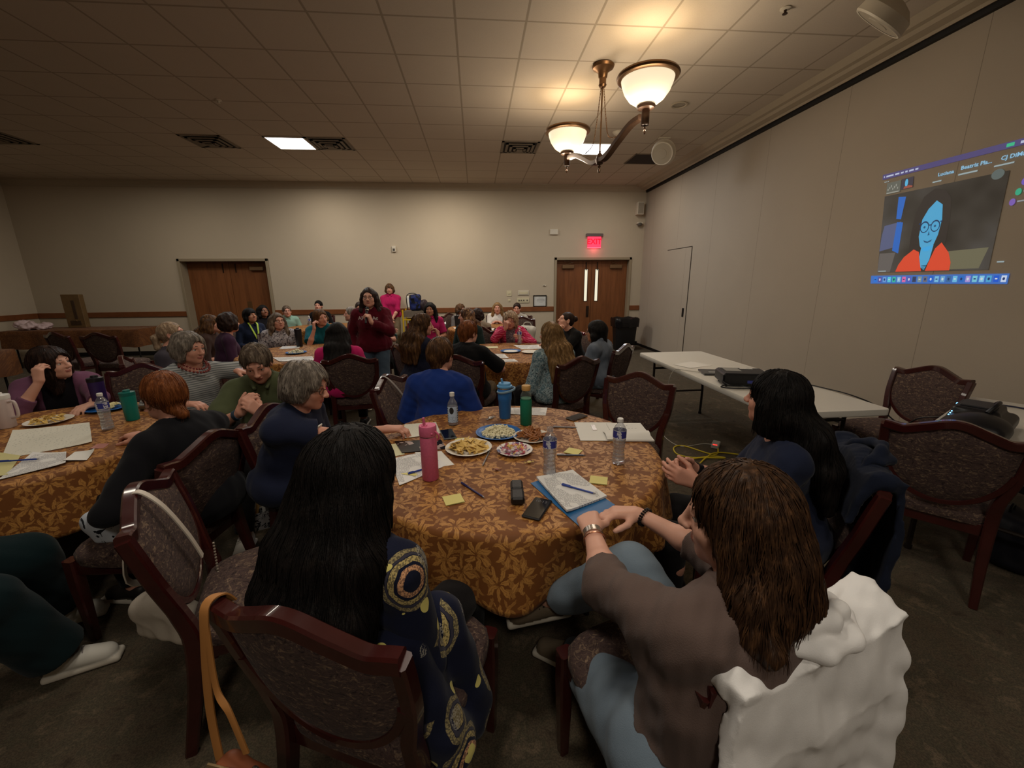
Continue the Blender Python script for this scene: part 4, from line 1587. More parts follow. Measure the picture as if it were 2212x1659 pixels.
def hair_obj(J, style, mat, L, vol, h, parent, org, name='hair', bangs=0.0, seed=1):
    Hc, HR, N, fwd, rgt, up = J['Hc'], J['HR'], J['N'], J['fwd'], J['sr'], J['u']
    F = SDF()
    b = J['big']
    def W(x, y, z):
        return Hc + HR @ (np.array((x, y, z)) * b)
    def E(c, r, k=.02, op=0):
        F.ell(W(*c), np.array(r) * b, HR, k, op)
    face_r, face_c = (.064, .080, .104), (0, .104, -.038)
    if bangs:
        face_r, face_c = (.062, .080, .104 - bangs), (0, .108, -.038 - bangs * .6)
    T = lambda x, back, down: N + rgt * x - fwd * back - up * down   # torso frame below the neck
    if style in ('short', 'pixie', 'lowpony', 'bun', 'pony'):
        v = 1.0 + vol
        E((0, -.014, .030), (.080 * v, .101 * v, .091 * v))
        if style in ('short', 'pixie'):
            F.cone(W(0, -.060, -.010), W(0, -.058, -.068), .062 * v * b, .046 * b, k=.02)
            if style == 'short':
                for s in (-1, 1):
                    F.cone(W(s * .058, -.01, .02), W(s * .062, -.004, -.025), .026 * v * b, .020 * b, k=.02)
        else:
            F.cone(W(0, -.058, -.010), W(0, -.056, -.050), .056 * b, .040 * b, k=.02)
        for s in (-1, 1):
            E((s * .088, .012, -.034), (.028, .032, .042), .01, 1)
        if style == 'bun':
            F.ell(W(0, -.118, .055), .038 * b, None, .012)
        if style == 'pony':
            F.chain([W(0, -.105, .02), W(0, -.145, -.01), W(0, -.15, -.10), W(0, -.13, -.16)], [.024, .034, .030, .010], k=.012)
        if style == 'lowpony':
            F.cone(W(0, -.085, -.055), W(.01, -.105, -.085), .030 * b, .026 * b, k=.012)
    elif style == 'bob':
        v = 1.0 + vol
        E((0, -.016, .028), (.088 * v, .106 * v, .095 * v))
        F.cone(W(0, -.055, .0), W(0, -.062, -L), .074 * v * b, .058 * v * b, k=.03)
        for s in (-1, 1):
            F.chain([W(s * .064, -.012, .02), W(s * .076, -.004, -.05), W(s * .070, .006, -L)], [.036 * v, .036 * v, .024 * v], k=.025)
    elif style == 'curly':
        v = 1.0 + vol
        E((0, -.018, .032), (.094 * v, .110 * v, .098 * v))
        F.ell(W(0, -.055, -.03), np.array((.092, .070, .075)) * v * b, HR, .03)
        for s in (-1, 1):
            F.ell(W(s * .078, -.008, -.015), np.array((.036, .050, .060 + L)) * v * b, HR, .02)
    elif style == 'long':
        v = 1.0 + vol
        E((0, -.014, .029), (.083 * v, .101 * v, .092 * v))
        wd = J.get('hairw', 1.0)
        for x, rr in ((-.075, .040), (-.035, .050), (.0, .052), (.035, .050), (.075, .040)):
            pts = [W(x * .85, -.045, .02), W(x * 1.0, -.066, -.055)]
            rs = [rr * 1.1, rr * 1.05]
            for q in (.10, .5, 1.0):
                dn = L * q
                bk = (.088 + .042 * min(1, dn / .12) - .10 * max(0, dn - .20)) * J.get('bk', 1.0)
                pts.append(T(x * (1.15 + .45 * q) * wd, bk + (.02 * q if abs(x) < .05 else 0), dn - .03))
                rs.append(rr * (1.0, .92, .55)[(.10, .5, 1.0).index(q)])
            F.chain(pts, [r * v * b for r in rs], k=.03)
        for s in (-1, 1):
            fl = J.get('front', 0.0)
            pts = [W(s * .060, .0, .03), W(s * .078, -.004, -.03), W(s * .084, -.010, -.095)]
            rs = [.030, .032, .034]
            if fl:
                pts += [T(s * .105, -.045, .03), T(s * .10, -.085, fl)]
                rs += [.034, .018]
            else:
                pts += [T(s * .10 * wd, .06, .03), T(s * .115 * wd, .11, L * .7)]
                rs += [.040, .024]
            F.chain(pts, [r * v * b for r in rs], k=.026)
    E(face_c, face_r, .012, 1)
    if J.get('part'):
        # parting groove along the crown
        F.cone(W(.012, .08, .118), W(.012, -.05, .128), .008, .006, k=.01, op=1)
    amp = (.0065 if style == 'curly' else .0024) * J.get('curl', 1.0)
    if style == 'curly':
        wf = lambda P: amp * wnoise(P, 70, seed) + .6 * amp * wnoise(P, 130, seed + 2) + (.006 * wnoise(P, 32, seed + 4) if J.get('curl', 1) < 1 else 0)
    else:
        def wf(P):
            q = (P - Hc) @ HR
            th = np.arctan2(q[:, 0], -q[:, 1])
            g = np.sin(th * 31 + 2.6 * wnoise(P, 22, seed)) * .6 + np.sin(th * 53 + 9 * wnoise(P, 14, seed + 1)) * .4
            return amp * g + .0028 * wnoise(P, 26, seed + 3)
    if not J.get('strands'):
        return sdf_obj(F, name, mat, h, parent, org, wf)
    V, Q, _ = F.mesh(h, wf)
    V2, Q2 = strands(V, Q, Hc, HR, J['strands'], abs(int(seed)))
    if not len(V2):
        return mesh_obj(name, V - np.array(org, float), Q, mat, None, parent)
    return mesh_obj(name, np.concatenate([V, V2]) - np.array(org, float), np.concatenate([Q, Q2 + len(V)]), mat, None, parent)

def strands(V, Q, Hc, HR, n, seed):
    """fine locks combed down over the hair volume, with loose ends"""
    from mathutils.bvhtree import BVHTree
    bvh = BVHTree.FromPolygons([tuple(v) for v in V], [tuple(int(i) for i in q) for q in Q])
    g = np.random.default_rng(seed + 40)
    L = (V - Hc) @ HR
    cand = np.where((L[:, 2] > .0) & (L[:, 1] < .06))[0]
    crown = Hc + HR @ np.array((0, -.01, .10))
    down = np.array((0, 0, -1.0))
    vs, fs = [], []
    for i in g.choice(cand, n):
        p = V[i]
        pts = []
        side = g.normal(0, .10)
        lift = g.uniform(.0002, .0026)
        end = 0
        for k in range(30):
            loc, nrm, _, dist = bvh.find_nearest(Vector(p))
            if loc is None:
                break
            nn = np.array(nrm)
            q = np.array(loc) + nn * lift
            if pts and (q[2] > pts[-1][2] + .004 or nn[2] < -.35):
                for e in range(int(g.integers(0, 3)) if len(pts) > 1 else 0):
                    d = unit(pts[-1] - pts[-2] + down * .012)
                    pts.append(pts[-1] + d * .014)
                break
            pts.append(q)
            out = p - crown
            v = out * np.array((1, 1, .2)) * (6 if k < 4 else 0) + down + np.cross(nn, down) * side
            v = v - nn * (v @ nn)
            p = q + unit(v) * .019
        if len(pts) < 4:
            continue
        P = np.array(pts)
        T = np.gradient(P, axis=0)
        T /= np.linalg.norm(T, axis=1)[:, None] + 1e-9
        A = np.cross(T, (.31, .17, .93))
        A /= np.linalg.norm(A, axis=1)[:, None] + 1e-9
        B = np.cross(T, A)
        r = g.uniform(.0010, .0021) * np.clip(np.linspace(1.0, .0, len(P)) * 3, .15, 1)
        b0 = len(vs)
        for j in range(len(P)):
            for c_, s_ in ((1, 0), (-.5, .87), (-.5, -.87)):
                vs.append(P[j] + r[j] * (c_ * A[j] + s_ * B[j]))
        for j in range(len(P) - 1):
            for e in range(3):
                e2 = (e + 1) % 3
                fs.append((b0 + j * 3 + e, b0 + j * 3 + e2, b0 + j * 3 + 3 + e2, b0 + j * 3 + 3 + e))
    return np.array(vs), np.array(fs, dtype=int)

def person(label, head, h, lean=6, tilt=0, twist=0, hunch=0, hd=(0, 0, 0), stand=0.0, skin='fair', w=1.0, dp=1.0, fem=True, bust=1.0,
           hair=('short', 'brown', 0, 0), top=None, bot=None, shoe=None, LH=None, RH=None, LF=None, RF=None, res=.008, glasses=None,
           outer=None, nails=None, big=1.0, seat=True, hairkw=None, sz=1.0, hairres=None, group=None):
    hr = rad(h)
    fwd0, rgt0, up0 = np.array((sin(hr), cos(hr), 0)), np.array((cos(hr), -sin(hr), 0)), np.array((0, 0, 1.0))
    HY, HP, HL = hd
    def fk(ts, base):
        J = {}
        pz = .565 if not stand else stand * .545
        P0 = base + up0 * pz
        la, tb = rad(lean), rad(tilt)
        u = unit(up0 * cos(la) * cos(tb) + fwd0 * sin(la) + rgt0 * sin(tb))
        f = unit(fwd0 - u * (fwd0 @ u))
        r = np.cross(f, u)
        tw = rad(twist)
        sr = r * cos(tw) - f * sin(tw)
        sf = np.cross(u, sr)
        la2 = rad(lean + hunch)
        u2 = unit(up0 * cos(la2) * cos(tb) + fwd0 * sin(la2) + rgt0 * sin(tb))
        C = P0 + u * .27 * ts
        N = C + u2 * .205 * ts
        S = {s: C + u2 * .122 * ts + sr * s * .158 * (.6 + .4 * w) for s in (-1, 1)}
        a, p_, l_ = rad(h + HY), rad(HP), rad(HL)
        hf = np.array((sin(a) * cos(p_), cos(a) * cos(p_), sin(p_)))
        hrr = np.array((cos(a), -sin(a), 0))
        hu = np.cross(hrr, hf)
        hrr, hu = hrr * cos(l_) - hu * sin(l_), hu * cos(l_) + hrr * sin(l_)
        un = unit(up0 * 1.0 + u2 * .8)
        Hc = N + un * .128 * ts ** .5 + sf * .024 + hf * .012 + un * .012
        J.update(P0=P0, u=u2, u0=u, fwd=sf, f0=f, sr=sr, r0=r, C=C, N=N, S=S, Hc=Hc, HR=np.stack([hrr, hf, hu], 1), big=big, base=base)
        J['top'] = Hc + hu * .112 * big
        return J
    ts = 1.0
    z0 = np.zeros(3)
    for _ in range(4):
        z1, z2 = fk(ts, z0)['top'][2], fk(ts + .01, z0)['top'][2]
        ts += (head[2] - z1) / ((z2 - z1) / .01)
    off = fk(ts, z0)['top']
    base = np.array((head[0] - off[0], head[1] - off[1], 0.0))
    J = fk(ts, base)
    J.update(hairkw or {})
    org = base
    root = thing('person', label, 'person', tuple(base), 0, group)
    def loc2w(p):
        return base + rgt0 * p[0] + fwd0 * p[1] + up0 * p[2]
    def dirw(d):
        return unit(rgt0 * d[0] + fwd0 * d[1] + up0 * d[2])
    P0, C, N, S, u, u0, sr, sf, r0, f0 = (J[k] for k in ('P0', 'C', 'N', 'S', 'u', 'u0', 'sr', 'fwd', 'r0', 'f0'))
    # ---- limbs
    arms, hands = {}, {}
    for s, sp in ((-1, LH), (1, RH)):
        sp = dict(sp or {})
        if 'wp' in sp:
            wr = np.array(sp['wp'], float)
        elif 'p' in sp:
            wr = loc2w(sp['p'])
        elif stand:
            wr = loc2w((s * .24, .04, .80 * stand / 1.65))
            sp.setdefault('d', (0, .15, -1))
            sp.setdefault('n', (-s, 0, 0))
        else:
            wr = loc2w((s * .11, .26, .63))
            sp.setdefault('d', (-s * .5, .8, -.15))
            sp.setdefault('n', (0, 0, -1))
        el, wr = ik(S[s], wr, .285, .25, dirw(sp.get('pole', (s * .55, -.45, -.75))))
        arms[s] = (S[s], el, wr)
        hands[s] = (dirw(sp.get('d', (-s * .4, .9, 0))), dirw(sp.get('n', (0, 0, -1))), sp)
    legs = {}
    for s, sp in ((-1, LF), (1, RF)):
        sp = dict(sp or {})
        hip = P0 + r0 * s * .088 - up0 * .025
        if 'wp' in sp:
            an = np.array(sp['wp'], float)
        elif 'p' in sp:
            an = loc2w(sp['p'])
        elif stand:
            an = loc2w((s * .10, .0, .085))
        else:
            an = loc2w((s * .12, .40, .088))
        l1, l2 = (.425, .40) if not stand else (.435 * stand / 1.65, .41 * stand / 1.65)
        kn, an = ik(hip, an, l1, l2, dirw(sp.get('pole', (s * .12, 1, .35))))
        legs[s] = (hip, kn, an, dirw(sp.get('d', (s * .12, 1, 0))), dirw(sp.get('u', (0, 0, 1))))
    Ru = np.stack([r0, f0, u0], 1)
    Rc = np.stack([sr, sf, u], 1)
    def torso(F, t, k=.03, lower=True, m=0, tl=0.0):
        if lower:
            F.ell(P0 + u0 * .005, (.172 * w + t + tl, .128 * dp + t + tl, .118 + t + tl), Ru, k, 0, m)
        F.ell(P0 + u0 * .145 * ts + f0 * .008, (.145 * w + t, .112 * dp + t, .145 * ts + t), Ru, k, 0, m)
        F.ell(C + u * .055 * ts, (.152 * (.5 + .5 * w) + t, .104 * (.6 + .4 * dp) + t, .155 * ts + t), Rc, k, 0, m)
        F.cone(S[-1] - sr * -.02, S[1] - sr * .02, .050 + t, .050 + t, k=k, m=m)
        for s in (-1, 1):
            F.cone(N + u * .004, S[s] + u * .004, .040 + t, .046 + t, k=k, m=m)
            if fem and bust:
                F.ell(C + sr * s * .070 + sf * (.052 + .018 * bust) + u * .012 * ts, np.array((.064, .058, .068)) * (.80 + .2 * bust) + t, Rc, .06, 0, m)
    # ---- body: one continuous mesh
    F = SDF()
    torso(F, 0.0)
    F.cone(N - u * .04 - sf * .005, J['Hc'] + J['HR'] @ np.array((0, -.022, -.055)), .058, .050, k=.025)
    head_prims(F, J['Hc'], J['HR'], fem, big)
    for s in (-1, 1):
        a, e, wr = arms[s]
        F.cone(a, a + (e - a) * .5, .050, .045, k=.03)
        F.cone(a + (e - a) * .5, e, .044, .034, k=.014)
        F.cone(e, e + (wr - e) * .35, .034, .0375, k=.008)
        F.cone(e + (wr - e) * .35, wr, .0375, .0245, k=.02, sq=(hands[s][1], .82))
        d, n, sp = hands[s]
        hand_prims(F, wr, d, n, s, sp.get('curl', (20, 26, 20)), sp.get('spread', .1), sp.get('thumb', 0), sp.get('sz', sz), nail=1 if nails else 0, fcurl=sp.get('fcurl'))
        hip, kn, an, fd, fu = legs[s]
        F.cone(hip, kn, .082 * (.6 + .4 * w), .056, k=.03)
        F.cone(kn, kn + (an - kn) * .35 - fd * .01, .054, .052, k=.02)
        F.cone(kn + (an - kn) * .35 - fd * .01, an, .052, .034, k=.02)
        F.cone(an - fu * .03 - fd * .02, an + fd * .10 - fu * .05, .030, .024, k=.02)
    sdf_obj(F, 'body', [SKIN[skin], M_LIP, nails or M_NAIL], res, root, org)
    # ---- eyes and brows
    W = lambda x, y, z: J['Hc'] + J['HR'] @ (np.array((x, y, z)) * big) - org
    HRm = J['HR']
    for s in (-1, 1):
        mb = MB()
        mb.ball(W(s * .031, .0700, .001), .0128 * big, 12, 0)
        mb.ball(W(s * .031, .0790, .001), (.0058 * big, .0046 * big, .0058 * big), 10, 1, R=HRm)
        mb.build('eye', [M_EYEW, M_IRIS], root)
    hm = hair[1] if not isinstance(hair[1], str) else HAIR[hair[1]]
    mb = MB()
    for s in (-1, 1):
        mb.tube([W(s * .014, .0870, .0245), W(s * .03, .0855, .0285), W(s * .047, .073, .0235)], [.0024, .0028, .0014], 6)
    mb.build('eyebrows', hm if hair[1] not in ('grey', 'curlblond') else HAIR['greybrown'], root)
    # ---- hair
    hair_obj(J, hair[0], hm, hair[2], hair[3], hairres or max(res, .006), root, org, bangs=(hair[4] if len(hair) > 4 else 0), seed=int(abs(head[0]) * 100) % 7)
    # ---- top
    def garment(tp, name, extra_t=0.0):
        t = tp.get('t', .011) + extra_t
        F = SDF()
        torso(F, t, .035, tl=tp.get('low', .012))
        for q in tp.get('extra', ()):
            q(F, J, arms, legs)
        sl = tp.get('sleeve', .55)
        fl = tp.get('flare', 1.0)
        for s in (-1, 1):
            a, e, wr = arms[s]
            e2 = np.array(e)
            if sl > 0:
                if sl <= 1:
                    F.cone(a, a + (e2 - a) * sl, .052 + t, (.047 + t) * fl, k=.03, cut1=True)
                else:
                    F.cone(a, e2, .052 + t, (.040 + t) * (.5 + .5 * fl), k=.03)
                    F.cone(e2, e2 + (wr - e2) * (sl - 1), (.040 + t) * (.5 + .5 * fl), (.027 + t * .9) * fl, k=.02, cut1=True)
        hem = tp.get('hem', .49 if not stand else .50 * stand)
        F.plane((base[0], base[1], hem), (0, 0, -1))
        nk = tp.get('neck', 'crew')
        nb = N + u * .050 + sf * .012
        if nk == 'crew':
            F.ell(nb, (.070, .074, .062), Rc, .006, 1)
        elif nk == 'v':
            F.ell(nb, (.074, .076, .060), Rc, .006, 1)
            F.cone(N + sf * .10 + u * .03, N + sf * .17 - u * tp.get('vd', .12), .055, .006, k=.006, op=1)
        elif nk == 'scoop':
            F.ell(nb + sf * .02 - u * .01, (.098, .105, .082), Rc, .006, 1)
        elif nk == 'open':
            F.ell(nb, (.072, .076, .066), Rc, .006, 1)
            F.box(C + sf * .20 - u * .05, (tp.get('gap', .045), .16, .42), Rc, .01, .006, 1)
        if nk == 'collar':
            F.ell(nb + u * .012, (.064, .068, .060), Rc, .006, 1)
            F.cone(N + sf * .09 + u * .05, N + sf * .15 - u * .07, .035, .004, k=.006, op=1)
            for s in (-1, 1):
                F.cone(N + sr * s * .060 + u * .035 - sf * .02, N + sr * s * .035 + sf * .085 - u * .015, .016, .013, k=.01)
            F.cone(N - sr * .05 - sf * .05 + u * .04, N + sr * .05 - sf * .05 + u * .04, .016, .016, k=.012)
        fa = tp.get('fold', .0035)
        sd = int(abs(head[1]) * 37) % 9
        wf = lambda P: fa * wnoise(P * np.array((1, 1, .7)), 24, sd) + fa * .6 * wnoise(P, 48, sd + 1)
        return sdf_obj(F, name, tp['mat'], res, root, org, wf)
    if top:
        garment(top, top.get('name', 't_shirt'))
    if outer:
        garment(outer, outer.get('name', 'cardigan'), .012)
    # ---- trousers
    if bot:
        t = bot.get('t', .012)
        F = SDF()
        F.ell(P0 + u0 * .0, (.172 * w + t * .6, .128 * dp + t * .5, .112 + t * .6), Ru, .03)
        for s in (-1, 1):
            hip, kn, an, fd, fu = legs[s]
            F.cone(hip, kn, .082 * (.6 + .4 * w) + t, .057 + t, k=.03)
            ln = bot.get('len', .93)
            e = kn + (an - kn) * ln
            F.cone(kn, e, .057 + t, bot.get('cuff', .050), k=.02, cut1=True)
        F.plane((base[0], base[1], P0[2] + bot.get('top', .08)), (0, 0, 1), lo=(base[0] - .21, base[1] - .21, 0), hi=(base[0] + .21, base[1] + .21, 9))
        if not stand:
            for q in ():
                pass
        wf = lambda P: .0035 * wnoise(P, 22, 3) + .002 * wnoise(P, 46, 4)
        sdf_obj(F, bot.get('name', 'trousers'), bot['mat'], max(res, .006), root, org, wf)
    # ---- shoes
    if shoe:
        for s in (-1, 1):
            hip, kn, an, fd, fu = legs[s]
            fu2 = unit(fu - fd * (fu @ fd))
            rr = np.cross(fd, fu2)
            R = np.stack([rr, fd, fu2], 1)
            F = SDF()
            F.cone(an - fd * .030 - fu2 * .030, an + fd * .125 - fu2 * .050, .037, .030, k=.02, m=0, sq=(fu2, .95))
            F.cone(an + fd * .015 + fu2 * (-.012), an + fd * .12 - fu2 * .042, .036, .026, k=.03, m=0)
            F.cone(an - fd * .034 - fu2 * .01, an - fd * .03 - fu2 * .06, .030, .034, k=.02, m=0)
            F.ell(an + fu2 * .020 + fd * .004, (.031, .046, .040), R, .006, 1)
            F.box(an + fd * .052 - fu2 * .073, (.041, .128, .0125), R, .012, .004, 0, 1)
            F.plane(an - fu2 * .0855, -fu2, .003)
            F.plane(an + fu2 * .012, fu2, .006)
            so = sdf_obj(F, 'shoe', [shoe['mat'], shoe.get('sole', SHOE_SOLE)], min(res, .006), root, org)
            if shoe.get('lace'):
                mb = MB()
                for q in range(5):
                    c = an + fd * (.035 + .017 * q) + fu2 * (.022 - .0085 * q) - org
                    mb.tube([c - rr * .024 - fu2 * .008, c + fu2 * .003, c + rr * .024 - fu2 * .008 + fd * .006], .0026, 6)
                mb.build('laces', shoe['lace'], so)
    # ---- spectacles
    if glasses:
        mb = MB()
        for s in (-1, 1):
            ring = [W(s * .032 + .0225 * cos(a), .0945 - .004 * abs(cos(a)), .000 + .0175 * sin(a)) for a in np.linspace(0, 2 * pi, 17)[:-1]]
            mb.tube(ring, .0018, 5, closed=True)
            mb.tube([W(s * .054, .0915, .004), W(s * .072, .075, .006), W(s * .080, .0, .004), W(s * .079, -.012, -.008)], .0017, 5)
        mb.tube([W(-.010, .095, .004), W(0, .099, .006), W(.010, .095, .004)], .0018, 5)
        mb.build('spectacles', glasses, root)
    J.update(arms=arms, legs=legs, hands=hands, root=root, org=org, W=W, ts=ts)
    return J
# ------------------------------------------------------------------ who is in the room
def K(name, rgb, **kw):
    return m_knit(name, rgb, **kw)
M_JEANS = m_knit('blue_denim', (118, 132, 144), pattern=lambda t, v, col: t.mix(t.math('MULTIPLY', t.noise(v, 6, 4), .6), col, lin((84, 100, 116))), rough=.9, bump=.3)
M_JEANSD = m_knit('dark_denim', (62, 76, 90), rough=.9)
M_BLKTR = m_knit('black_trousers', (24, 22, 23))
M_KHAKI = m_knit('khaki_trousers', (132, 116, 92))
M_SNEAK = plain('white_sneaker', (206, 202, 192), .6)
M_DKSHOE = plain('dark_shoe', (36, 32, 30), .5)
M_LACEW = plain('lace_white', (210, 206, 198), .7)
G_BLACK = plain('spectacle_black', (18, 15, 15), .25)
G_BRONZE = plain('spectacle_bronze', (70, 50, 40), .3, metal=.4)
BT = dict(mat=M_BLKTR)
BJ = dict(mat=M_JEANSD)
SH = dict(mat=M_DKSHOE)
SW = dict(mat=M_SNEAK, lace=M_LACEW)

def p_paisley(t, v, col):
    """navy print: yellow spots, dotted grey florets and paisley rings in gold and peach"""
    def layer(scale, off, rnd=1.0):
        mp = t.n('ShaderNodeMapping')
        mp.inputs['Location'].default_value = off
        t.l(v, mp.inputs[0])
        wob = t.vmath('SCALE', t.noise(mp.outputs[0], 13, 2, color=True), scale=.030)
        vo = t.voro(t.vmath('ADD', mp.outputs[0], wob), scale, rnd=rnd)
        sc = t.n('ShaderNodeSeparateColor')
        t.l(vo.outputs['Color'], sc.inputs[0])
        return vo.outputs['Distance'], sc.outputs[0], sc.outputs[1]
    def band(d, a, b):
        return t.math('MULTIPLY', t.math('GREATER_THAN', d, a), t.math('LESS_THAN', d, b))
    sp = t.n('ShaderNodeSeparateXYZ')
    t.l(v, sp.inputs[0])
    speck = t.math('GREATER_THAN', t.noise(v, 210, 1), .5)
    # paisley rings on the lower right of the tunic (own place of the print)
    d, r1, r2 = layer(5.2, (.3, .1, .7))
    zone = t.math('GREATER_THAN', t.noise(v, 2.3, 1), .47)
    for a, b, rgb, sk in ((.26, .33, (188, 168, 110), True), (.34, .37, (60, 58, 70), False), (.15, .22, (214, 160, 118), True), (.375, .43, (150, 136, 96), True)):
        m = t.math('MULTIPLY', band(d, a, b), zone)
        if sk:
            m = t.math('MULTIPLY', m, t.math('ADD', .35, t.math('MULTIPLY', speck, .65)))
        col = t.mix(m, col, lin(rgb))
    nz = t.math('SUBTRACT', 1.0, t.math('MULTIPLY', zone, .5))
    d, r1, r2 = layer(13.0, (0, 0, 0))
    m = t.math('MULTIPLY', t.math('LESS_THAN', d, .22), t.math('GREATER_THAN', r1, .12))
    col = t.mix(m, col, lin((216, 204, 120)))
    d, r1, r2 = layer(9.5, (.5, .2, .9))
    m = t.math('MULTIPLY', band(d, .12, .28), t.math('GREATER_THAN', r1, .35))
    col = t.mix(t.math('MULTIPLY', t.math('MULTIPLY', m, speck), .8), col, lin((150, 146, 136)))
    m = t.math('MULTIPLY', t.math('LESS_THAN', d, .10), t.math('GREATER_THAN', r1, .35))
    return t.mix(t.math('MULTIPLY', m, .7), col, lin((110, 108, 104)))
M_PAIS = m_knit('navy_paisley', (22, 26, 46), pattern=p_paisley, bump=.15)

# --- the four at the nearest table
P1 = person('person in a navy paisley tunic with long black hair, back turned, in the foreground', (-.325, 1.035, 1.215), 24, lean=-10, hunch=19, hd=(10, -10, 0), skin='tan', w=1.06, dp=.95,
            hair=('long', 'black', .25, .24), hairkw=dict(hairw=1.15, strands=900), top=dict(name='tunic', mat=M_PAIS, sleeve=1.9, flare=1.3, t=.014, low=.015, fold=.005),
            bot=BT, shoe=SH, LH=dict(p=(-.12, .36, .66), d=(.5, .8, 0), pole=(-.4, -.5, -.8)), RH=dict(p=(.04, .19, .60), d=(-.8, .5, -.1), pole=(.55, -.5, -.8)), res=.0055)
F = SDF()
o = P1['org']
_b = P1['base']
def q1(x, y, z):
    hr = rad(24)
    return np.array((_b[0] + x * cos(hr) + y * sin(hr), _b[1] - x * sin(hr) + y * cos(hr), z))
F.cone(q1(.17, -.06, .70), q1(.285, -.02, .36), .075, .055, k=.05)
F.cone(q1(.20, .10, .66), q1(.290, .12, .36), .070, .05, k=.05)
F.cone(q1(.275, -.05, .44), q1(.285, .10, .30), .040, .045, k=.04)
sdf_obj(F, 'tunic_panel', M_PAIS, .006, P1['root'], o, lambda P: .006 * wnoise(P, 26, 2))

P2 = person('person with long glossy brown hair, taupe top and jeans, leg crossed, in the right foreground', (.520, .728, 1.232), 342, lean=-4, hunch=8, tilt=9, twist=-6, hd=(-36, -8, 0), skin='fair', w=1.16, dp=1.1, bust=.8,
            hair=('long', 'glossbrown', .045, .02), hairkw=dict(hairw=.80, part=True, bk=.62, strands=900),
            top=dict(name='batwing_top', mat=K('taupe_jersey', (94, 78, 72)), sleeve=1.28, flare=1.25, t=.014, low=.0, fold=.006, hem=.665,
                     extra=[lambda F, J, arms, legs: [F.cone(J['C'] + J['sr'] * s * .10 - J['u'] * .02, arms[s][1] * .55 + arms[s][0] * .45, .10, .05, k=.06) for s in (-1, 1)]]),
            bot=dict(mat=M_JEANS, t=.034, len=.90, cuff=.058, top=.30), shoe=None, nails=M_NAILRED,
            LH=dict(wp=(.345, 1.115, .835), d=(.35, .80, -.05), n=(.35, .1, -1), curl=(24, 34, 22), pole=(-.9, -.2, -.6)),
            RH=dict(wp=(.535, 1.215, .825), d=(-.95, .35, .05), n=(.1, -.2, -1), curl=(20, 28, 20), pole=(.9, -.2, -.6)),
            RF=dict(wp=(.250, 1.275, .445), pole=(.25, .6, .95), d=(-.85, .25, -.12), u=(-.1, -.35, 1)),
            LF=dict(wp=(.36, 1.40, .088), d=(-.6, .8, 0), pole=(-.2, 1, .4)), res=.005)
# canvas shoes of the crossed legs
def shoe_pair(J, m, sides, lace=None, eyelet=None, h=.005):
    for s in sides:
        hip, kn, an, fd, fu = J['legs'][s]
        fu2 = unit(fu - fd * (fu @ fd))
        rr = np.cross(fd, fu2)
        R = np.stack([rr, fd, fu2], 1)
        F = SDF()
        F.cone(an - fd * .030 - fu2 * .030, an + fd * .132 - fu2 * .046, .038, .036, k=.02, sq=(fu2, .95))
        F.cone(an + fd * .015 - fu2 * .012, an + fd * .125 - fu2 * .040, .036, .027, k=.03)
        F.cone(an - fd * .034 - fu2 * .01, an - fd * .03 - fu2 * .06, .030, .034, k=.02)
        F.ell(an + fu2 * .022 + fd * .004, (.031, .048, .042), R, .006, 1)
        F.box(an + fd * .054 - fu2 * .071, (.041, .126, .0155), R, .013, .008, 0, 1)
        F.plane(an - fu2 * .0855, -fu2, .003)
        F.plane(an + fu2 * .006, fu2, .006)
        so = sdf_obj(F, 'shoe', [m, SHOE_SOLE], h, J['root'], J['org'])
        if lace:
            mb = MB()
            for q in range(4):
                c = an + fd * (.042 + .020 * q) + fu2 * (.019 - .010 * q) - J['org']
                mb.tube([c - rr * .024 - fu2 * .008, c + fu2 * .004, c + rr * .024 - fu2 * .008 + fd * .006], .0026, 6)
            mb.build('laces', lace, so)
        if eyelet:
            mb = MB()
            for q in range(5):
                for sg in (-1, 1):
                    mb.ball(an + fd * (.034 + .017 * q) + rr * sg * .026 + fu2 * (.010 - .009 * q) - J['org'], .0036, 6)
            mb.build('eyelets', eyelet, so)
shoe_pair(P2, plain('olive_canvas', (106, 92, 74), .85, bump=.3, bscale=300), (-1, 1), eyelet=M_DKSHOE)
def bracelet(J, s, f, r, m, name='bracelet', k=1, th=.004, sq=1.0):
    """band round the forearm at fraction f between elbow and wrist"""
    a, e, wr = J['arms'][s]
    ax = unit(wr - e)
    n = J['hands'][s][1]
    x = unit(n - ax * (n @ ax))
    y = np.cross(ax, x)
    mb = MB()
    for q in range(k):
        c = e + (wr - e) * f + ax * .007 * q - J['org']
        if sq > 1:
            vs, fs = [], []
            n_ = 26
            for j in range(n_):
                t = 2 * pi * j / n_
                dv = x * cos(t) * .86 + y * sin(t)
                for rr, zz in ((r, -sq * th), (r + th, -sq * th), (r + th, sq * th), (r, sq * th)):
                    vs.append(c + dv * rr + ax * zz)
            for j in range(n_):
                for i in range(4):
                    fs.append((j * 4 + i, j * 4 + (i + 1) % 4, ((j + 1) % n_) * 4 + (i + 1) % 4, ((j + 1) % n_) * 4 + i))
            mb.add(vs, fs)
        elif sq < 0:
            for j in range(20):
                t = 2 * pi * j / 20
                mb.ball(c + (x * cos(t) * .86 + y * sin(t)) * (r + th), th, 8)
        else:
            mb.tube([c + (x * cos(t) * .86 + y * sin(t)) * (r + th) for t in np.linspace(0, 2 * pi, 25)[:-1]], th, 6, closed=True)
    mb.build(name, m, J['root'])
M_STEEL = plain('watch_steel', (170, 160, 150), .25, metal=.9, var=.3, nscale=160)
M_GOLD = plain('rose_gold', (206, 150, 118), .25, metal=.9)
M_BEADK = plain('black_beads', (26, 24, 26), .3)
bracelet(P2, -1, .93, .0275, M_STEEL, 'watch', 1, .004, 3.2)
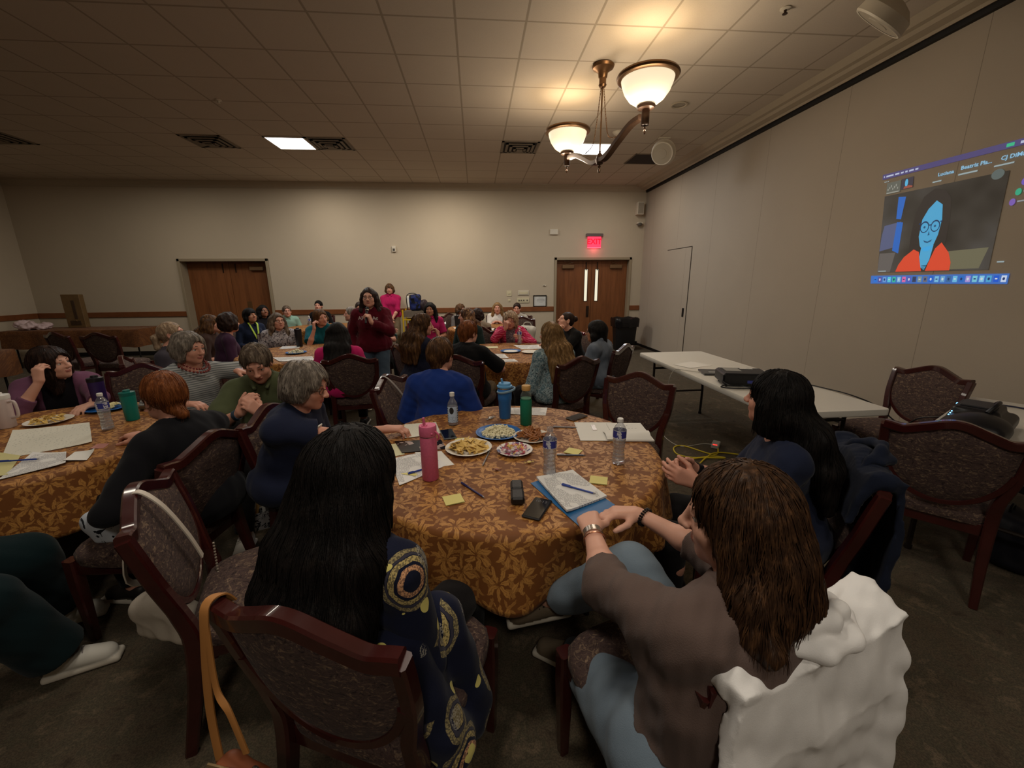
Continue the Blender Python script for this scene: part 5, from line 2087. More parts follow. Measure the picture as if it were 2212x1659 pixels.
bracelet(P2, -1, .80, .0310, M_GOLD, 'bracelet', 1, .0022)
bracelet(P2, 1, .88, .0285, M_BEADK, 'bracelet', 2, .0040, -1)

P3 = person('person with straight black hair in navy, hands clasped, right of the nearest table', (1.20, 1.49, 1.245), 300, lean=3, hunch=5, hd=(28, 2, 0), skin='pink', w=1.06, dp=1.1,
            hair=('long', 'black', .30, .03, .03), hairkw=dict(strands=700), top=dict(mat=K('navy_jersey', (30, 36, 56)), sleeve=.9, t=.011, neck='scoop', low=.03), bot=BT, shoe=SH,
            LH=dict(wp=(.905, 1.50, .775), d=(-.25, .97, .35), n=(1, .1, -.1), curl=(28, 40, 20), pole=(-.6, -.4, -.8), spread=.25),
            RH=dict(wp=(.965, 1.64, .770), d=(-.55, .80, .35), n=(-.9, -.2, -.3), curl=(30, 40, 20), pole=(.6, -.4, -.8), spread=.25), res=.0055)
bracelet(P3, -1, .82, .032, M_BEADK, 'bracelet', 1, .006)
bracelet(P3, 1, .90, .027, M_BEADK, 'watch', 1, .005, 2.5)

P4 = person('grey-haired person with thin spectacles in a navy t-shirt reaching an arm onto the table', (-.86, 2.14, 1.195), 98, lean=12, hunch=10, hd=(-4, -14, 0), skin='pink', w=1.15, dp=1.2, bust=1.1,
            hair=('curly', 'grey', .0, .06), hairkw=dict(curl=.35, strands=450), top=dict(mat=K('navy_tshirt', (32, 37, 58)), sleeve=.62, flare=1.3, t=.014, neck='v', vd=.05), bot=BT, shoe=SH, glasses=G_BRONZE,
            RH=dict(wp=(-.50, 2.25, .795), d=(-.1, 1, -.05), n=(0, 0, -1), curl=(28, 40, 26), pole=(.5, -.4, -.8)),
            LH=dict(p=(-.10, .26, .64), d=(.5, .8, 0)), res=.0055)
mb = MB().box(P4['W'](0, 0, 0) * 0 + (P4['N'] + P4['fwd'] * .155 - P4['u'] * .06 - P4['sr'] * -.075 - P4['org']), (.034, .004, .022), R=np.stack([P4['sr'], P4['fwd'], P4['u']], 1), bev=.002)
mb.build('name_badge', M_PAPERW, P4['root'])

P34 = person('person with short greying brown hair in an olive shirt resting the chin on clasped hands', (-1.39, 2.64, 1.215), 164, lean=18, hunch=12, hd=(-2, -26, 4), skin='pink', w=1.22, dp=1.1, fem=False, bust=0,
             hair=('short', 'greybrown', 0, .04), hairkw=dict(strands=400), top=dict(name='shirt', mat=K('olive_cotton', (78, 84, 58)), sleeve=.80, flare=1.35, t=.016, neck='collar'), bot=BT, shoe=SW, LF=dict(wp=(-1.40, 2.72, .09), d=(0, 1, 0)), RF=dict(wp=(-1.46, 2.36, .09), d=(.1, 1, 0)),
             RH=dict(wp=(-1.40, 2.42, .865), d=(-.55, .1, .75), n=(-.6, -.75, -.1), curl=(32, 48, 30), pole=(.7, .5, -.9)),
             LH=dict(wp=(-1.275, 2.42, .855), d=(.60, .05, .70), n=(.6, -.75, -.1), curl=(40, 52, 30), pole=(-.7, .5, -.9)), res=.0055)
bracelet(P34, 1, .88, .027, plain('watch_strap_blue', (46, 66, 84), .5), 'watch', 1, .005, 2.6)

# --- left table
M_MAUVE = K('mauve_knit', (112, 72, 96))
P31 = person('dark-haired person in a mauve cardigan, cheek on one hand, at left edge', (-3.13, 3.23, 1.155), 140, lean=14, hunch=12, hd=(-50, 4, 8), skin='fair', w=1.1,
             hair=('bob', 'darkbrown', .20, .14), hairkw=dict(strands=400), top=dict(mat=K('black_vneck', (26, 24, 28)), sleeve=.5, neck='v', vd=.16), outer=dict(mat=M_MAUVE, sleeve=1.45, t=.010, neck='open', gap=.085, low=.02), bot=BT, shoe=SH,
             RH=dict(wp=(-3.06, 3.06, .95), d=(-.1, -.25, 1), n=(-.5, -.6, .2), curl=(40, 40, 30), pole=(.5, .6, -.9)), LH=dict(wp=(-2.72, 3.02, .785), d=(.6, .8, 0), n=(0, 0, -1)), res=.006)
P32 = person('person with auburn hair tied at the nape, in black, seen from behind', (-1.50, 2.02, 1.195), 285, lean=6, hunch=6, hd=(18, -6, 0), skin='pink', w=1.05, hair=('lowpony', 'auburn', 0, .05), hairkw=dict(strands=350),
             top=dict(name='sweater', mat=K('black_knit', (21, 21, 25)), sleeve=1.92, t=.016, low=.02), bot=BT, shoe=SH,
             LH=dict(wp=(-1.70, 1.78, .60), d=(.1, .7, -.6), n=(.7, 0, -.7), pole=(-.7, -.3, -.4)), RH=dict(wp=(-1.86, 2.30, .785), d=(.1, 1, 0), n=(0, 0, -1)), res=.006)
P33 = person('person with a grey bob, striped pale shirt and red bead necklace at the left table', (-2.15, 3.26, 1.248), 118, lean=4, hunch=6, hd=(-12, -6, 0), skin='pink', w=1.15, dp=1.15, hair=('curly', 'grey', .02, .03), hairkw=dict(curl=.45, strands=450),
             top=dict(name='shirt', mat=m_knit('grey_striped', (158, 160, 158), pattern=p_stripes((104, 108, 110), 62, .38)), sleeve=.9, flare=1.2, t=.015, neck='scoop'), bot=BT, shoe=SH,
             LH=dict(wp=(-1.875, 3.30, .945), d=(-.5, .9, -.3), n=(.1, .2, -1), curl=(18, 26, 20), pole=(-1, -.3, -.2)), RH=dict(wp=(-2.06, 2.95, .785), d=(-.3, .9, 0), n=(0, 0, -1), pole=(.7, 0, -.7)), res=.006)
mb = MB()
for ring, rr in ((.080, .0085), (.098, .0095)):
    for j in range(15):
        t = pi * (.06 + .88 * j / 14)
        p = P33['N'] + P33['sr'] * cos(t) * ring + P33['fwd'] * (.02 + sin(t) * (ring + .055)) + P33['u'] * (.045 - .055 * sin(t) - (ring - .08) * 1.2)
        mb.ball(p - P33['org'], rr, 8)
mb.build('bead_necklace', plain('red_beads', (118, 40, 34), .3), P33['root'])
bracelet(P33, -1, .90, .026, plain('watch_face', (170, 184, 214), .2), 'watch', 1, .004, 2.4)
P35 = person('person with a blond-grey ponytail in a grey top behind the striped-shirted one', (-2.98, 4.26, 1.245), 75, lean=6, hd=(-4, 10, 0), skin='pink', hair=('pony', 'curlblond', 0, .04), top=dict(mat=K('grey_top', (62, 58, 66)), sleeve=1.0), bot=BT, shoe=SH, res=.007)
P37 = person('legs in dark teal trousers and white sneakers entering at the left edge', (-2.20, 1.385, 1.24), 70, lean=4, skin='pink', hair=('short', 'brown', 0, 0), top=dict(mat=K('teal_top', (18, 40, 44)), sleeve=.6), bot=dict(mat=K('dark_teal_trousers', (17, 34, 37)), t=.048, len=.90, cuff=.098), shoe=None,
             RF=dict(wp=(-1.775, 1.555, .088), d=(-.05, 1, 0)), LF=dict(wp=(-2.06, 1.83, .088), d=(-.1, 1, 0)), res=.0055)
shoe_pair(P37, M_SNEAK, (-1, 1), lace=plain('lace_grey', (140, 132, 130), .7))

# --- middle table
P5 = person('person with short brown hair in a bright blue shirt, back turned, beyond the nearest table', (-.25, 2.86, 1.222), 10, lean=6, hunch=8, hd=(14, -4, 0), skin='pink', w=1.04, dp=1.1, fem=False, bust=0, hair=('short', 'brown', 0, .08), hairkw=dict(strands=400),
            top=dict(mat=K('royal_blue', (26, 50, 116)), sleeve=.95, flare=1.3, t=.018, low=.03, fold=.005), bot=BT, shoe=SH, res=.006)
P6 = person('person with long wavy brown hair in a navy shirt, fingers at the mouth', (-.575, 4.56, 1.27), 52, lean=8, hd=(26, -4, 0), skin='pink', w=1.25, dp=1.15, hair=('long', 'brown', .30, .10), hairkw=dict(hairw=1.2, strands=450),
            top=dict(mat=K('navy_shirt', (26, 28, 44)), sleeve=.75, t=.015), bot=BT, shoe=SH, RH=dict(p=(.04, .27, .98), d=(-.3, .15, .9), n=(-.3, -.9, 0), curl=(40, 50, 30), pole=(.8, .4, -.8)), LH=dict(p=(-.15, .36, .79), d=(.4, .9, 0)), res=.0065)
P7 = person('person with short auburn hair in a black shirt, seen from behind at the middle table', (-.076, 4.13, 1.225), 18, lean=8, hunch=8, hd=(24, -4, 0), skin='pink', w=1.32, dp=1.2, fem=False, bust=0, hair=('short', 'auburn', 0, .05), hairkw=dict(strands=350),
            top=dict(mat=K('black_shirt', (17, 17, 19)), sleeve=.85, flare=1.25, t=.016, low=.02), bot=dict(mat=M_KHAKI), shoe=SH, RH=dict(wp=(.21, 4.36, .79), d=(-.5, .8, 0), pole=(.7, -.4, -.6)), res=.006)
P8 = person('person with streaked blond-brown hair and a dark green cardigan, in profile, at the middle table', (-.14, 6.02, 1.235), 215, lean=6, hd=(52, 2, 0), skin='pink', hair=('long', 'highlight', .22, .08), top=dict(name='cardigan', mat=K('bottle_green', (28, 44, 44)), sleeve=1.9, t=.018), bot=BJ, shoe=SH, res=.007)
P9 = person('person with curly ash-blond hair in a pink striped cardigan, fist at the mouth', (.50, 6.05, 1.165), 184, lean=18, hunch=6, hd=(6, -8, 0), skin='pink', w=1.05, hair=('curly', 'curlblond', .05, .10), glasses=plain('spectacle_red', (120, 44, 50), .3),
            top=dict(mat=m_knit('grey_print', (120, 106, 112), pattern=p_blotch([(70, 50, 60), (150, 140, 146)], 40, (.5, .6))), sleeve=.4, neck='v', vd=.06),
            outer=dict(mat=m_knit('pink_striped', (176, 30, 74), pattern=p_stripes((216, 120, 148), 34, .22, wob=.10)), sleeve=1.9, t=.008, neck='open', gap=.065), bot=BT, shoe=SH,
            RH=dict(wp=(.415, 5.80, .965), d=(-.1, .12, 1), n=(-.6, -.7, 0), curl=(70, 80, 50), pole=(.9, .4, -.9)), LH=dict(wp=(.62, 5.80, .80), d=(.25, .7, .5), n=(.7, -.2, 0), curl=(40, 45, 30), pole=(-.9, -.1, -.5)), res=.0065)
P10 = person('person with long straight dark-blond hair in a blue floral blouse at the middle table', (.70, 3.87, 1.22), 332, lean=5, hunch=6, hd=(-18, 0, 0), skin='pink', w=1.12, hair=('long', 'blond', .32, .06), hairkw=dict(strands=450),
             top=dict(name='blouse', mat=m_knit('blue_floral', (92, 116, 124), pattern=p_blotch([(154, 170, 172), (44, 58, 66), (176, 186, 184)], 34, (.47, .565, .64))), sleeve=1.25, flare=1.3, t=.018, low=.03, fold=.005), bot=BT, shoe=SH, res=.006)
P11 = person('person with a hair bun and black t-shirt gazing up, hand on chin', (1.24, 5.47, 1.20), 250, lean=14, hunch=4, hd=(12, 18, 0), skin='fair', hair=('bun', 'darkbrown', 0, -.02), top=dict(mat=K('black_tshirt', (20, 20, 21)), sleeve=.7, flare=1.2), bot=BT, shoe=SH,
             RH=dict(p=(-.03, .30, .93), d=(-.1, -.1, 1), n=(-.3, -.9, 0), curl=(50, 60, 30), pole=(.6, .6, -.9)), LH=dict(p=(.02, .42, .79), d=(.9, .5, 0), n=(0, 0, -1), pole=(-.9, -.2, -.4)), res=.0065)
P12 = person('person with a dark bob and spectacles in a grey denim shirt', (1.30, 4.40, 1.18), 310, lean=6, hunch=4, hd=(-10, -2, 0), skin='tan', hair=('bob', 'black', .17, .06), glasses=G_BLACK,
             top=dict(name='shirt', mat=K('grey_chambray', (98, 106, 118)), sleeve=1.9, t=.020, neck='collar', fold=.006), bot=dict(mat=M_JEANS), shoe=SH, res=.0065)
# printed motif on the black t-shirt
R3 = np.stack([P11['sr'], P11['fwd'], P11['u']], 1)
mb = MB()
for dx, dz, a, b, ro in ((.02, -.02, .060, .012, .2), (-.01, -.055, .07, .012, .1), (.05, .01, .03, .008, .5), (-.03, -.085, .05, .010, -.1)):
    pts = []
    for t in np.linspace(0, 2 * pi, 15)[:-1]:
        x, z = a * cos(t), b * sin(t)
        x, z = x * cos(ro) - z * sin(ro) + dx, x * sin(ro) + z * cos(ro) + dz
        pts.append(P11['C'] - P11['org'] + R3 @ np.array((x, .128 + .022 * math.cos(x * 9), z + .05)))
    c = np.mean(pts, 0) + R3 @ np.array((0, .004, 0))
    mb.add(pts + [c], [(i, (i + 1) % 14, 14) for i in range(14)])
mb.build('shirt_print', plain('print_yellow_green', (176, 178, 60), .7), P11['root'])

# --- the speaker and her table
P19 = person('standing person in a maroon sweatshirt and spectacles speaking into a microphone', (-1.31, 5.28, 1.545), 176, stand=1.55, lean=4, hunch=3, hd=(0, 0, 0), skin='fair', w=1.05, hair=('long', 'darkbrown', .24, -.02), hairkw=dict(front=.22), glasses=G_BLACK,
             top=dict(name='sweatshirt', mat=K('maroon_fleece', (84, 16, 30)), sleeve=1.92, t=.026, low=.02, neck='v', vd=.06, hem=.76, fold=.006), bot=dict(mat=M_JEANSD, t=.016), shoe=SW,
             LH=dict(wp=(-1.245, 5.03, 1.145), d=(.28, .1, .95), n=(.9, -.2, .1), curl=(56, 62, 40), pole=(-.9, -.1, -.8), thumb=.5), RH=dict(p=(.21, .05, .76), d=(0, .3, -1), n=(-1, 0, 0)), res=.006)
R3 = np.stack([P19['sr'], P19['fwd'], P19['u']], 1)
mb = MB()
def chestT(v, x0, z0, d=.158):
    x, z = v[:, 0] + x0, v[:, 1] + z0
    y = d - 1.6 * x * x
    return P19['C'] - P19['org'] + np.stack([x, y, z], 1) @ R3.T
# lettering runs left to right as the viewer reads it
text_mb(mb, 'APL', .062, lambda v: chestT(np.stack([-v[:, 0], v[:, 1]], 1), .135, .075), bold=.0015)
text_mb(mb, 'Ac', .058, lambda v: chestT(np.stack([-v[:, 0], v[:, 1]], 1), -.035, .075), bold=.003)
sol = mb.build('sweatshirt_lettering', plain('print_white', (206, 196, 192), .7), P19['root'])
P20 = person('person with long black hair in a hot pink shirt, back turned, beside the standing speaker', (-1.40, 4.28, 1.22), 352, lean=6, hd=(0, 0, 0), skin='tan', hair=('long', 'black', .34, .0), hairkw=dict(hairw=.85), top=dict(mat=K('hot_pink', (190, 34, 100)), sleeve=.85, flare=1.3, t=.016), bot=BT, shoe=SH, res=.0065)
P21 = person('person with light brown hair in a teal shirt leaning the head on one hand', (-2.27, 6.22, 1.235), 168, lean=14, hunch=8, hd=(-36, -6, 12), skin='pink', fem=True, hair=('bob', 'brown', .05, .02), top=dict(mat=K('teal_cotton', (24, 92, 104)), sleeve=.8, flare=1.2, t=.014), bot=BT, shoe=SH,
             RH=dict(wp=(-2.30, 6.06, .975), d=(0, -.15, 1), n=(-.8, -.3, 0), curl=(50, 60, 40), pole=(.2, .6, -1)), LH=dict(wp=(-1.86, 6.0, .79), d=(.5, .8, 0), pole=(-1, -.1, -.2)), res=.007)
P22 = person('person with long greying hair and spectacles in a black-and-white print blouse', (-2.84, 6.18, 1.195), 150, lean=8, hd=(-14, 6, 0), skin='pink', w=1.1, hair=('long', 'greybrown', .16, .06), hairkw=dict(front=.08), glasses=G_BLACK,
             top=dict(name='blouse', mat=m_knit('print_black_white', (170, 164, 166), pattern=p_blotch([(56, 50, 58)], 44, (.545,))), sleeve=1.4, flare=1.2, t=.015, neck='v', vd=.06), bot=BT, shoe=SH, res=.007)
P23 = person('person with thick dark hair in a purple shirt, seen from behind', (-3.04, 5.36, 1.25), 52, lean=8, hunch=4, hd=(-26, 4, 0), skin='pink', w=1.15, hair=('curly', 'darkbrown', .0, .08), hairkw=dict(curl=.6), top=dict(mat=K('plum_cotton', (62, 38, 60)), sleeve=.9, neck='scoop'), bot=BT, shoe=SH, res=.0065)
P24 = person('person with grey hair turned sideways behind the standing speaker', (-2.10, 7.20, 1.21), 235, lean=4, hd=(15, 4, 0), skin='pink', fem=False, bust=0, hair=('short', 'grey', 0, .05), top=dict(name='shirt', mat=K('dark_blue_top', (30, 36, 52)), sleeve=1.5, neck='collar'), bot=BT, shoe=SH, res=.008)
P25 = person('person of whom only dark hair shows behind the grey-haired one', (-2.28, 8.40, 1.24), 170, hd=(0, -6, 0), skin='tan', hair=('short', 'darkbrown', 0, .04), top=dict(mat=K('black_top', (26, 24, 26)), sleeve=.8), bot=BT, shoe=SH, res=.009)
P26 = person('person in a teal striped top with folded arms, half hidden by the standing speaker', (-1.44, 6.30, 1.235), 150, lean=2, tilt=-3, hd=(0, 0, 0), skin='pink', w=1.2, hair=('short', 'brown', 0, 0), top=dict(mat=m_knit('teal_striped', (110, 116, 116), pattern=p_stripes((30, 78, 84), 16, .42, 2, .08)), sleeve=.8, flare=1.2), bot=BT, shoe=SH,
             LH=dict(p=(.09, .24, .86), d=(1, .2, .05), n=(0, -1, 0), pole=(-1, .1, -.3)), RH=dict(p=(-.07, .27, .90), d=(-1, .1, .1), n=(0, -1, 0), pole=(1, .1, -.3)), res=.008)
P36 = person('person with brown hair half hidden behind the purple-shirted one', (-3.55, 5.86, 1.205), 80, hd=(-10, 0, 0), skin='pink', hair=('long', 'brown', .18, .04), top=dict(mat=K('brown_top', (62, 44, 38)), sleeve=1.2), bot=BT, shoe=SH, res=.009)

# --- far tables and the wall
P27 = person('person with short dark hair in a navy jacket and lime lanyard near the left door', (-3.69, 7.10, 1.215), 125, lean=4, hd=(-6, 10, 0), skin='tan', hair=('bob', 'black', .08, .06, .02), top=dict(name='jacket', mat=K('navy_jacket', (28, 36, 56)), sleeve=1.8, neck='collar'), bot=BT, shoe=SH, res=.008)
mb = MB()
for s in (-1, 1):
    mb.bar([P27['N'] + P27['sr'] * s * .06 + P27['u'] * .06 - P27['org'], P27['N'] + P27['sr'] * s * .062 + P27['fwd'] * .10 + P27['u'] * .0 - P27['org'], P27['C'] + P27['fwd'] * .155 + P27['sr'] * s * .035 + P27['u'] * .05 - P27['org'], P27['C'] + P27['fwd'] * .165 - P27['u'] * .05 - P27['org']], .012, .003, P27['sr'])
mb.build('lanyard', plain('lime_ribbon', (176, 204, 70), .6), P27['root'])
P28 = person('smiling person with long dark hair in black near the left door', (-4.20, 8.60, 1.195), 135, hd=(-4, 8, 0), skin='brown', hair=('long', 'black', .20, .06), top=dict(mat=K('black_blouse', (24, 22, 25)), sleeve=1.5), bot=BT, shoe=SH, res=.008)
P29 = person('person with short grey hair in a mint shirt smiling at the far left table', (-3.90, 8.95, 1.165), 150, hd=(0, 4, 0), skin='pink', fem=False, bust=0, hair=('short', 'greybrown', 0, .03), glasses=G_BRONZE, top=dict(name='shirt', mat=K('mint_cotton', (134, 168, 152)), sleeve=.9, neck='collar'), bot=BT, shoe=SH, res=.008)
P30 = person('person with short black hair against the wall behind the teal-shirted one', (-3.48, 9.58, 1.235), 170, hd=(8, 6, 0), skin='pink', fem=False, bust=0, hair=('short', 'black', 0, .03), top=dict(mat=K('black_polo', (22, 21, 23)), sleeve=.8), bot=BT, shoe=SH, res=.008)
P13 = person('person with long dark hair in a magenta shirt in front of the yellow cart', (-.83, 7.60, 1.25), 178, lean=4, hd=(4, -4, 0), skin='tan', hair=('long', 'black', .22, .05), hairkw=dict(front=.10), top=dict(name='shirt', mat=K('magenta_shirt', (168, 34, 88)), sleeve=.8, flare=1.2, neck='collar'), bot=BT, shoe=SH, res=.007)
P14 = person('smiling person with long fair hair in a white blouse at the far table', (.46, 8.92, 1.175), 184, lean=6, hd=(2, 0, 0), skin='pink', hair=('long', 'blond', .20, .04), hairkw=dict(front=.10), top=dict(name='blouse', mat=K('white_blouse', (206, 200, 192)), sleeve=1.6, t=.016, neck='v', vd=.10), bot=BT, shoe=SH,
             LH=dict(p=(-.02, .30, .79), d=(.9, .4, 0), n=(0, 0, -1)), RH=dict(p=(.04, .34, .80), d=(-.9, .4, 0), n=(0, 0, -1)), res=.007)
P15 = person('person with dark hair showing behind the curly ash-blond one', (.86, 8.72, 1.170), 200, hd=(-10, -4, 0), skin='pink', hair=('bun', 'darkbrown', 0, .04), top=dict(name='blouse', mat=K('cream_blouse', (190, 182, 166)), sleeve=1.4), bot=BT, shoe=SH, res=.008)
P16 = person('person with a round dark hairdo and beige top, back turned, at the far table', (.03, 7.10, 1.160), 8, lean=6, hd=(10, 0, 0), skin='pink', w=1.1, hair=('curly', 'darkbrown', 0, .02), top=dict(mat=K('beige_knit', (142, 126, 108)), sleeve=1.2, neck='scoop'), bot=BT, shoe=SH, res=.008)
P17 = person('person with brown hair partly hidden behind the streaked blond hair', (-.33, 9.10, 1.135), 130, hd=(0, 0, 0), skin='pink', hair=('curly', 'brown', .0, .04), top=dict(mat=K('grey_cardigan', (110, 104, 100)), sleeve=1.4), bot=BT, shoe=SH, res=.008)
P18 = person('person in a magenta shirt and khaki trousers standing against the back wall', (-1.965, 9.86, 1.585), 176, stand=1.60, lean=2, hd=(0, -2, 0), skin='pink', w=1.08, hair=('bob', 'brown', .075, .04, .03), top=dict(name='shirt', mat=K('magenta_cotton', (172, 30, 84)), sleeve=1.05, flare=1.15, t=.018, neck='collar', hem=.78), bot=dict(mat=M_KHAKI, t=.02), shoe=SH,
             LH=dict(p=(-.03, .23, .80), d=(.75, .3, -.5), n=(0, -1, -.2), pole=(-1, -.2, -.2)), RH=dict(p=(.05, .25, .79), d=(-.75, .3, -.5), n=(0, -1, -.2), pole=(1, -.2, -.2)), res=.007)
# chairs of everyone not yet given one
_lab = {'P8': 'green-cardiganed person', 'P9': 'person in the pink striped cardigan', 'P11': 'person in the printed black t-shirt', 'P13': 'seated person in magenta', 'P14': 'person in the white blouse',
        'P15': 'dark-haired person near the pale bag', 'P16': 'person with the round dark hairdo', 'P17': 'brown-haired person at the far table', 'P21': 'teal-shirted person', 'P22': 'person in the print blouse',
        'P23': 'purple-shirted person', 'P24': 'grey-haired person behind the speaker', 'P25': 'person behind the grey-haired one', 'P26': 'person with folded arms', 'P27': 'person with the lime lanyard',
        'P28': 'smiling person in black', 'P29': 'mint-shirted person', 'P30': 'black-haired person against the wall', 'P36': 'brown-haired person behind the purple shirt', 'P37': 'legs in dark teal trousers'}
_hd = {'P8': 215, 'P9': 184, 'P11': 250, 'P13': 178, 'P14': 184, 'P15': 200, 'P16': 8, 'P17': 130, 'P21': 168, 'P22': 150, 'P23': 52, 'P24': 235, 'P25': 170, 'P26': 150, 'P27': 125, 'P28': 135, 'P29': 150, 'P30': 170, 'P36': 80, 'P37': 70}
for k, who in _lab.items():
    b = globals()[k]['base']
    hh = rad(_hd[k])
    CH[k] = chair(b[0] + sin(hh) * .04, b[1] + cos(hh) * .04, _hd[k], 'banquet chair under the ' + who)
for k, c in (('P1', 'C1'), ('P2', 'C14'), ('P3', 'C11'), ('P4', 'C4'), ('P34', 'C20'), ('P31', 'C18'), ('P32', 'C3'), ('P33', 'C21'), ('P35', 'C16'), ('P5', 'C6'), ('P6', 'C19'), ('P7', 'C7'), ('P10', 'C8'), ('P12', 'C9'), ('P20', 'C5')):
    pass
# ------------------------------------------------------------------ things on the tables
def lie(x, y, rz, z=TZ + .001):
    return (x, y, z), rz
def m_print(name, rgb=(222, 220, 216), ink=(120, 118, 122), rows=46, cols=9, cover=.55, ax=(0, 1)):
    """paper with rows of small grey print"""
    t = NT(name)
    v = t.coord('Generated')
    sp = t.n('ShaderNodeSeparateXYZ')
    t.l(v, sp.inputs[0])
    x, y = sp.outputs[ax[0]], sp.outputs[ax[1]]
    row = t.math('LESS_THAN', t.math('FRACT', t.math('MULTIPLY', y, rows)), .5)
    cb = t.n('ShaderNodeCombineXYZ')
    t.l(t.math('MULTIPLY', x, cols * 6), cb.inputs[0])
    t.l(t.math('FLOOR', t.math('MULTIPLY', y, rows)), cb.inputs[1])
    wd = t.math('GREATER_THAN', t.noise(cb.outputs[0], 1.0, 1), 1 - cover)
    par = t.math('GREATER_THAN', t.noise(v, 3.2, 1), .42)
    mg = t.math('MULTIPLY', t.math('MULTIPLY', t.math('GREATER_THAN', x, .12), t.math('LESS_THAN', x, .88)), t.math('MULTIPLY', t.math('GREATER_THAN', y, .08), t.math('LESS_THAN', y, .92)))
    m = t.math('MULTIPLY', t.math('MULTIPLY', row, wd), t.math('MULTIPLY', mg, par))
    t.color(t.mix(t.math('MULTIPLY', m, .75), lin(rgb), lin(ink)))
    t.set(rough=.75, spec=.2)
    return t.m
M_PRINT = m_print('printed_paper')
M_LINED = m_print('lined_paper', (216, 212, 196), (160, 158, 146), 40, 9, .42)
M_STICKY = plain('sticky_yellow', (218, 206, 128), .7, var=.04)
M_BLUEP = plain('pen_blue', (44, 66, 148), .35)
M_STEELP = plain('pen_steel', (150, 148, 150), .3, metal=.7)

def sheet(name, label, cat, corners, m, n=1, z=TZ, th=.0004, curl=.006, group=None, seed=0):
    """a sheet (or n sheets) of paper given by four floor-plan corners; slightly curled"""
    c = np.array(corners, float)
    ctr = c.mean(0)
    o = None
    T = th * n
    mb = MB()
    k = 8
    def P(u, v):
        return (c[0] * (1 - u) + c[1] * u) * (1 - v) + (c[3] * (1 - u) + c[2] * u) * v
    def H(u, v):
        return curl * ((2 * u - 1) ** 4 * .6 + abs(2 * v - 1) ** 5 * .5) * (.5 + .5 * sin(3 * u + 2 * v + seed)) + .0006
    for top in (1, 0):
        def fn(u, v):
            p = P(u, v) - ctr
            return (p[0], p[1], H(u, v) + (T if top else 0))
        mb.grid(fn, k, k)
    n1 = (k + 1) ** 2
    nf = k * k
    mb.F = [q for q in mb.F[:nf]] + [q[::-1] for q in mb.F[nf:]]
    ed = [(i * (k + 1)) for i in range(k + 1)] + [k * (k + 1) + j for j in range(1, k + 1)] + [i * (k + 1) + k for i in range(k - 1, -1, -1)] + [j for j in range(k - 1, 0, -1)]
    for a, b in zip(ed, ed[1:] + ed[:1]):
        mb.F.append((a, n1 + a, n1 + b, b))
        mb.M.append(0)
    # make sure the top faces look up
    V = np.concatenate(mb.V)
    q = mb.F[0]
    if np.cross(V[q[1]] - V[q[0]], V[q[2]] - V[q[0]])[2] < 0:
        mb.F = [f[::-1] for f in mb.F]
    o = mb.build(name, m, None, True, (ctr[0], ctr[1], z), 30)
    return tag(o, label, cat, group)

def pen(a, b, label, body, cap=None, z=TZ + .0045, name='pen'):
    a, b = np.array((*a, z)), np.array((*b, z))
    d = unit(b - a)
    t = thing(name, label, 'pen', tuple((a + b) / 2), 0, 'pens on the tables')
    c = (a + b) / 2
    L = np.linalg.norm(b - a)
    MB().tube([a - c + d * L * .30, b - c - d * .012], .0040, 10).build('barrel', body, t)
    MB().tube([b - c - d * .012, b - c], [.0038, .0008], 10).build('tip', M_STEELP, t)
    MB().tube([a - c, a - c + d * L * .31], .0047, 10).tube([a - c + d * .004 + (0, 0, .0058), a - c + d * L * .26 + (0, 0, .0055)], .0012, 6).build('cap', cap or body, t)
    return t

def sticky(x, y, rz, label, s=.076):
    mb = MB()
    k = 6
    mb.grid(lambda u, v: ((u - .5) * s, (v - .5) * s, .0012 + .006 * max(0, .5 - v) ** 2 * (1 + u)), k, k)
    mb.grid(lambda u, v: ((u - .5) * s, (v - .5) * s, .0002), k, k)
    nf = k * k
    mb.F = mb.F[:nf] + [q[::-1] for q in mb.F[nf:]]
    o = mb.build('sticky_note', M_STICKY, None, True, (x, y, TZ + .001))
    o.rotation_euler = (0, 0, rz)
    return tag(o, label, 'sticky note', 'yellow sticky notes')

def plate(name, label, x, y, r, m, rim=None, group='paper plates of snacks'):
    t = thing(name, label, 'plate', (x, y, TZ + .001), 0, group)
    prof = [(0, .001), (r * .66, .001), (r * .72, .004), (r * .84, .013), (r * .98, .017), (r, .016), (r * .985, .0145), (r * .84, .0105), (r * .72, .001), (r * .66, -.0004), (0, -.0004)]
    MB().lathe(prof[::-1], n=48, cap=False).build('plate_body', m, t)
    return t

M_PLATEB = plain('paper_plate_blue', (30, 96, 168), .4, var=.04)
M_PLATEW = plain('paper_plate_white', (222, 216, 204), .55, var=.02)
def m_candyplate():
    t = NT('patterned_plate')
    v = t.coord('Object')
    n = t.voro(v, 60)
    sc = t.n('ShaderNodeSeparateColor')
    t.l(n.outputs['Color'], sc.inputs[0])
    col = t.mix(t.math('GREATER_THAN', sc.outputs[0], .70), lin((226, 220, 214)), lin((150, 64, 90)))
    col = t.mix(t.math('GREATER_THAN', sc.outputs[1], .82), col, lin((90, 96, 130)))
    t.color(col)
    t.set(rough=.5)
    return t.m
rg = np.random.default_rng(5)
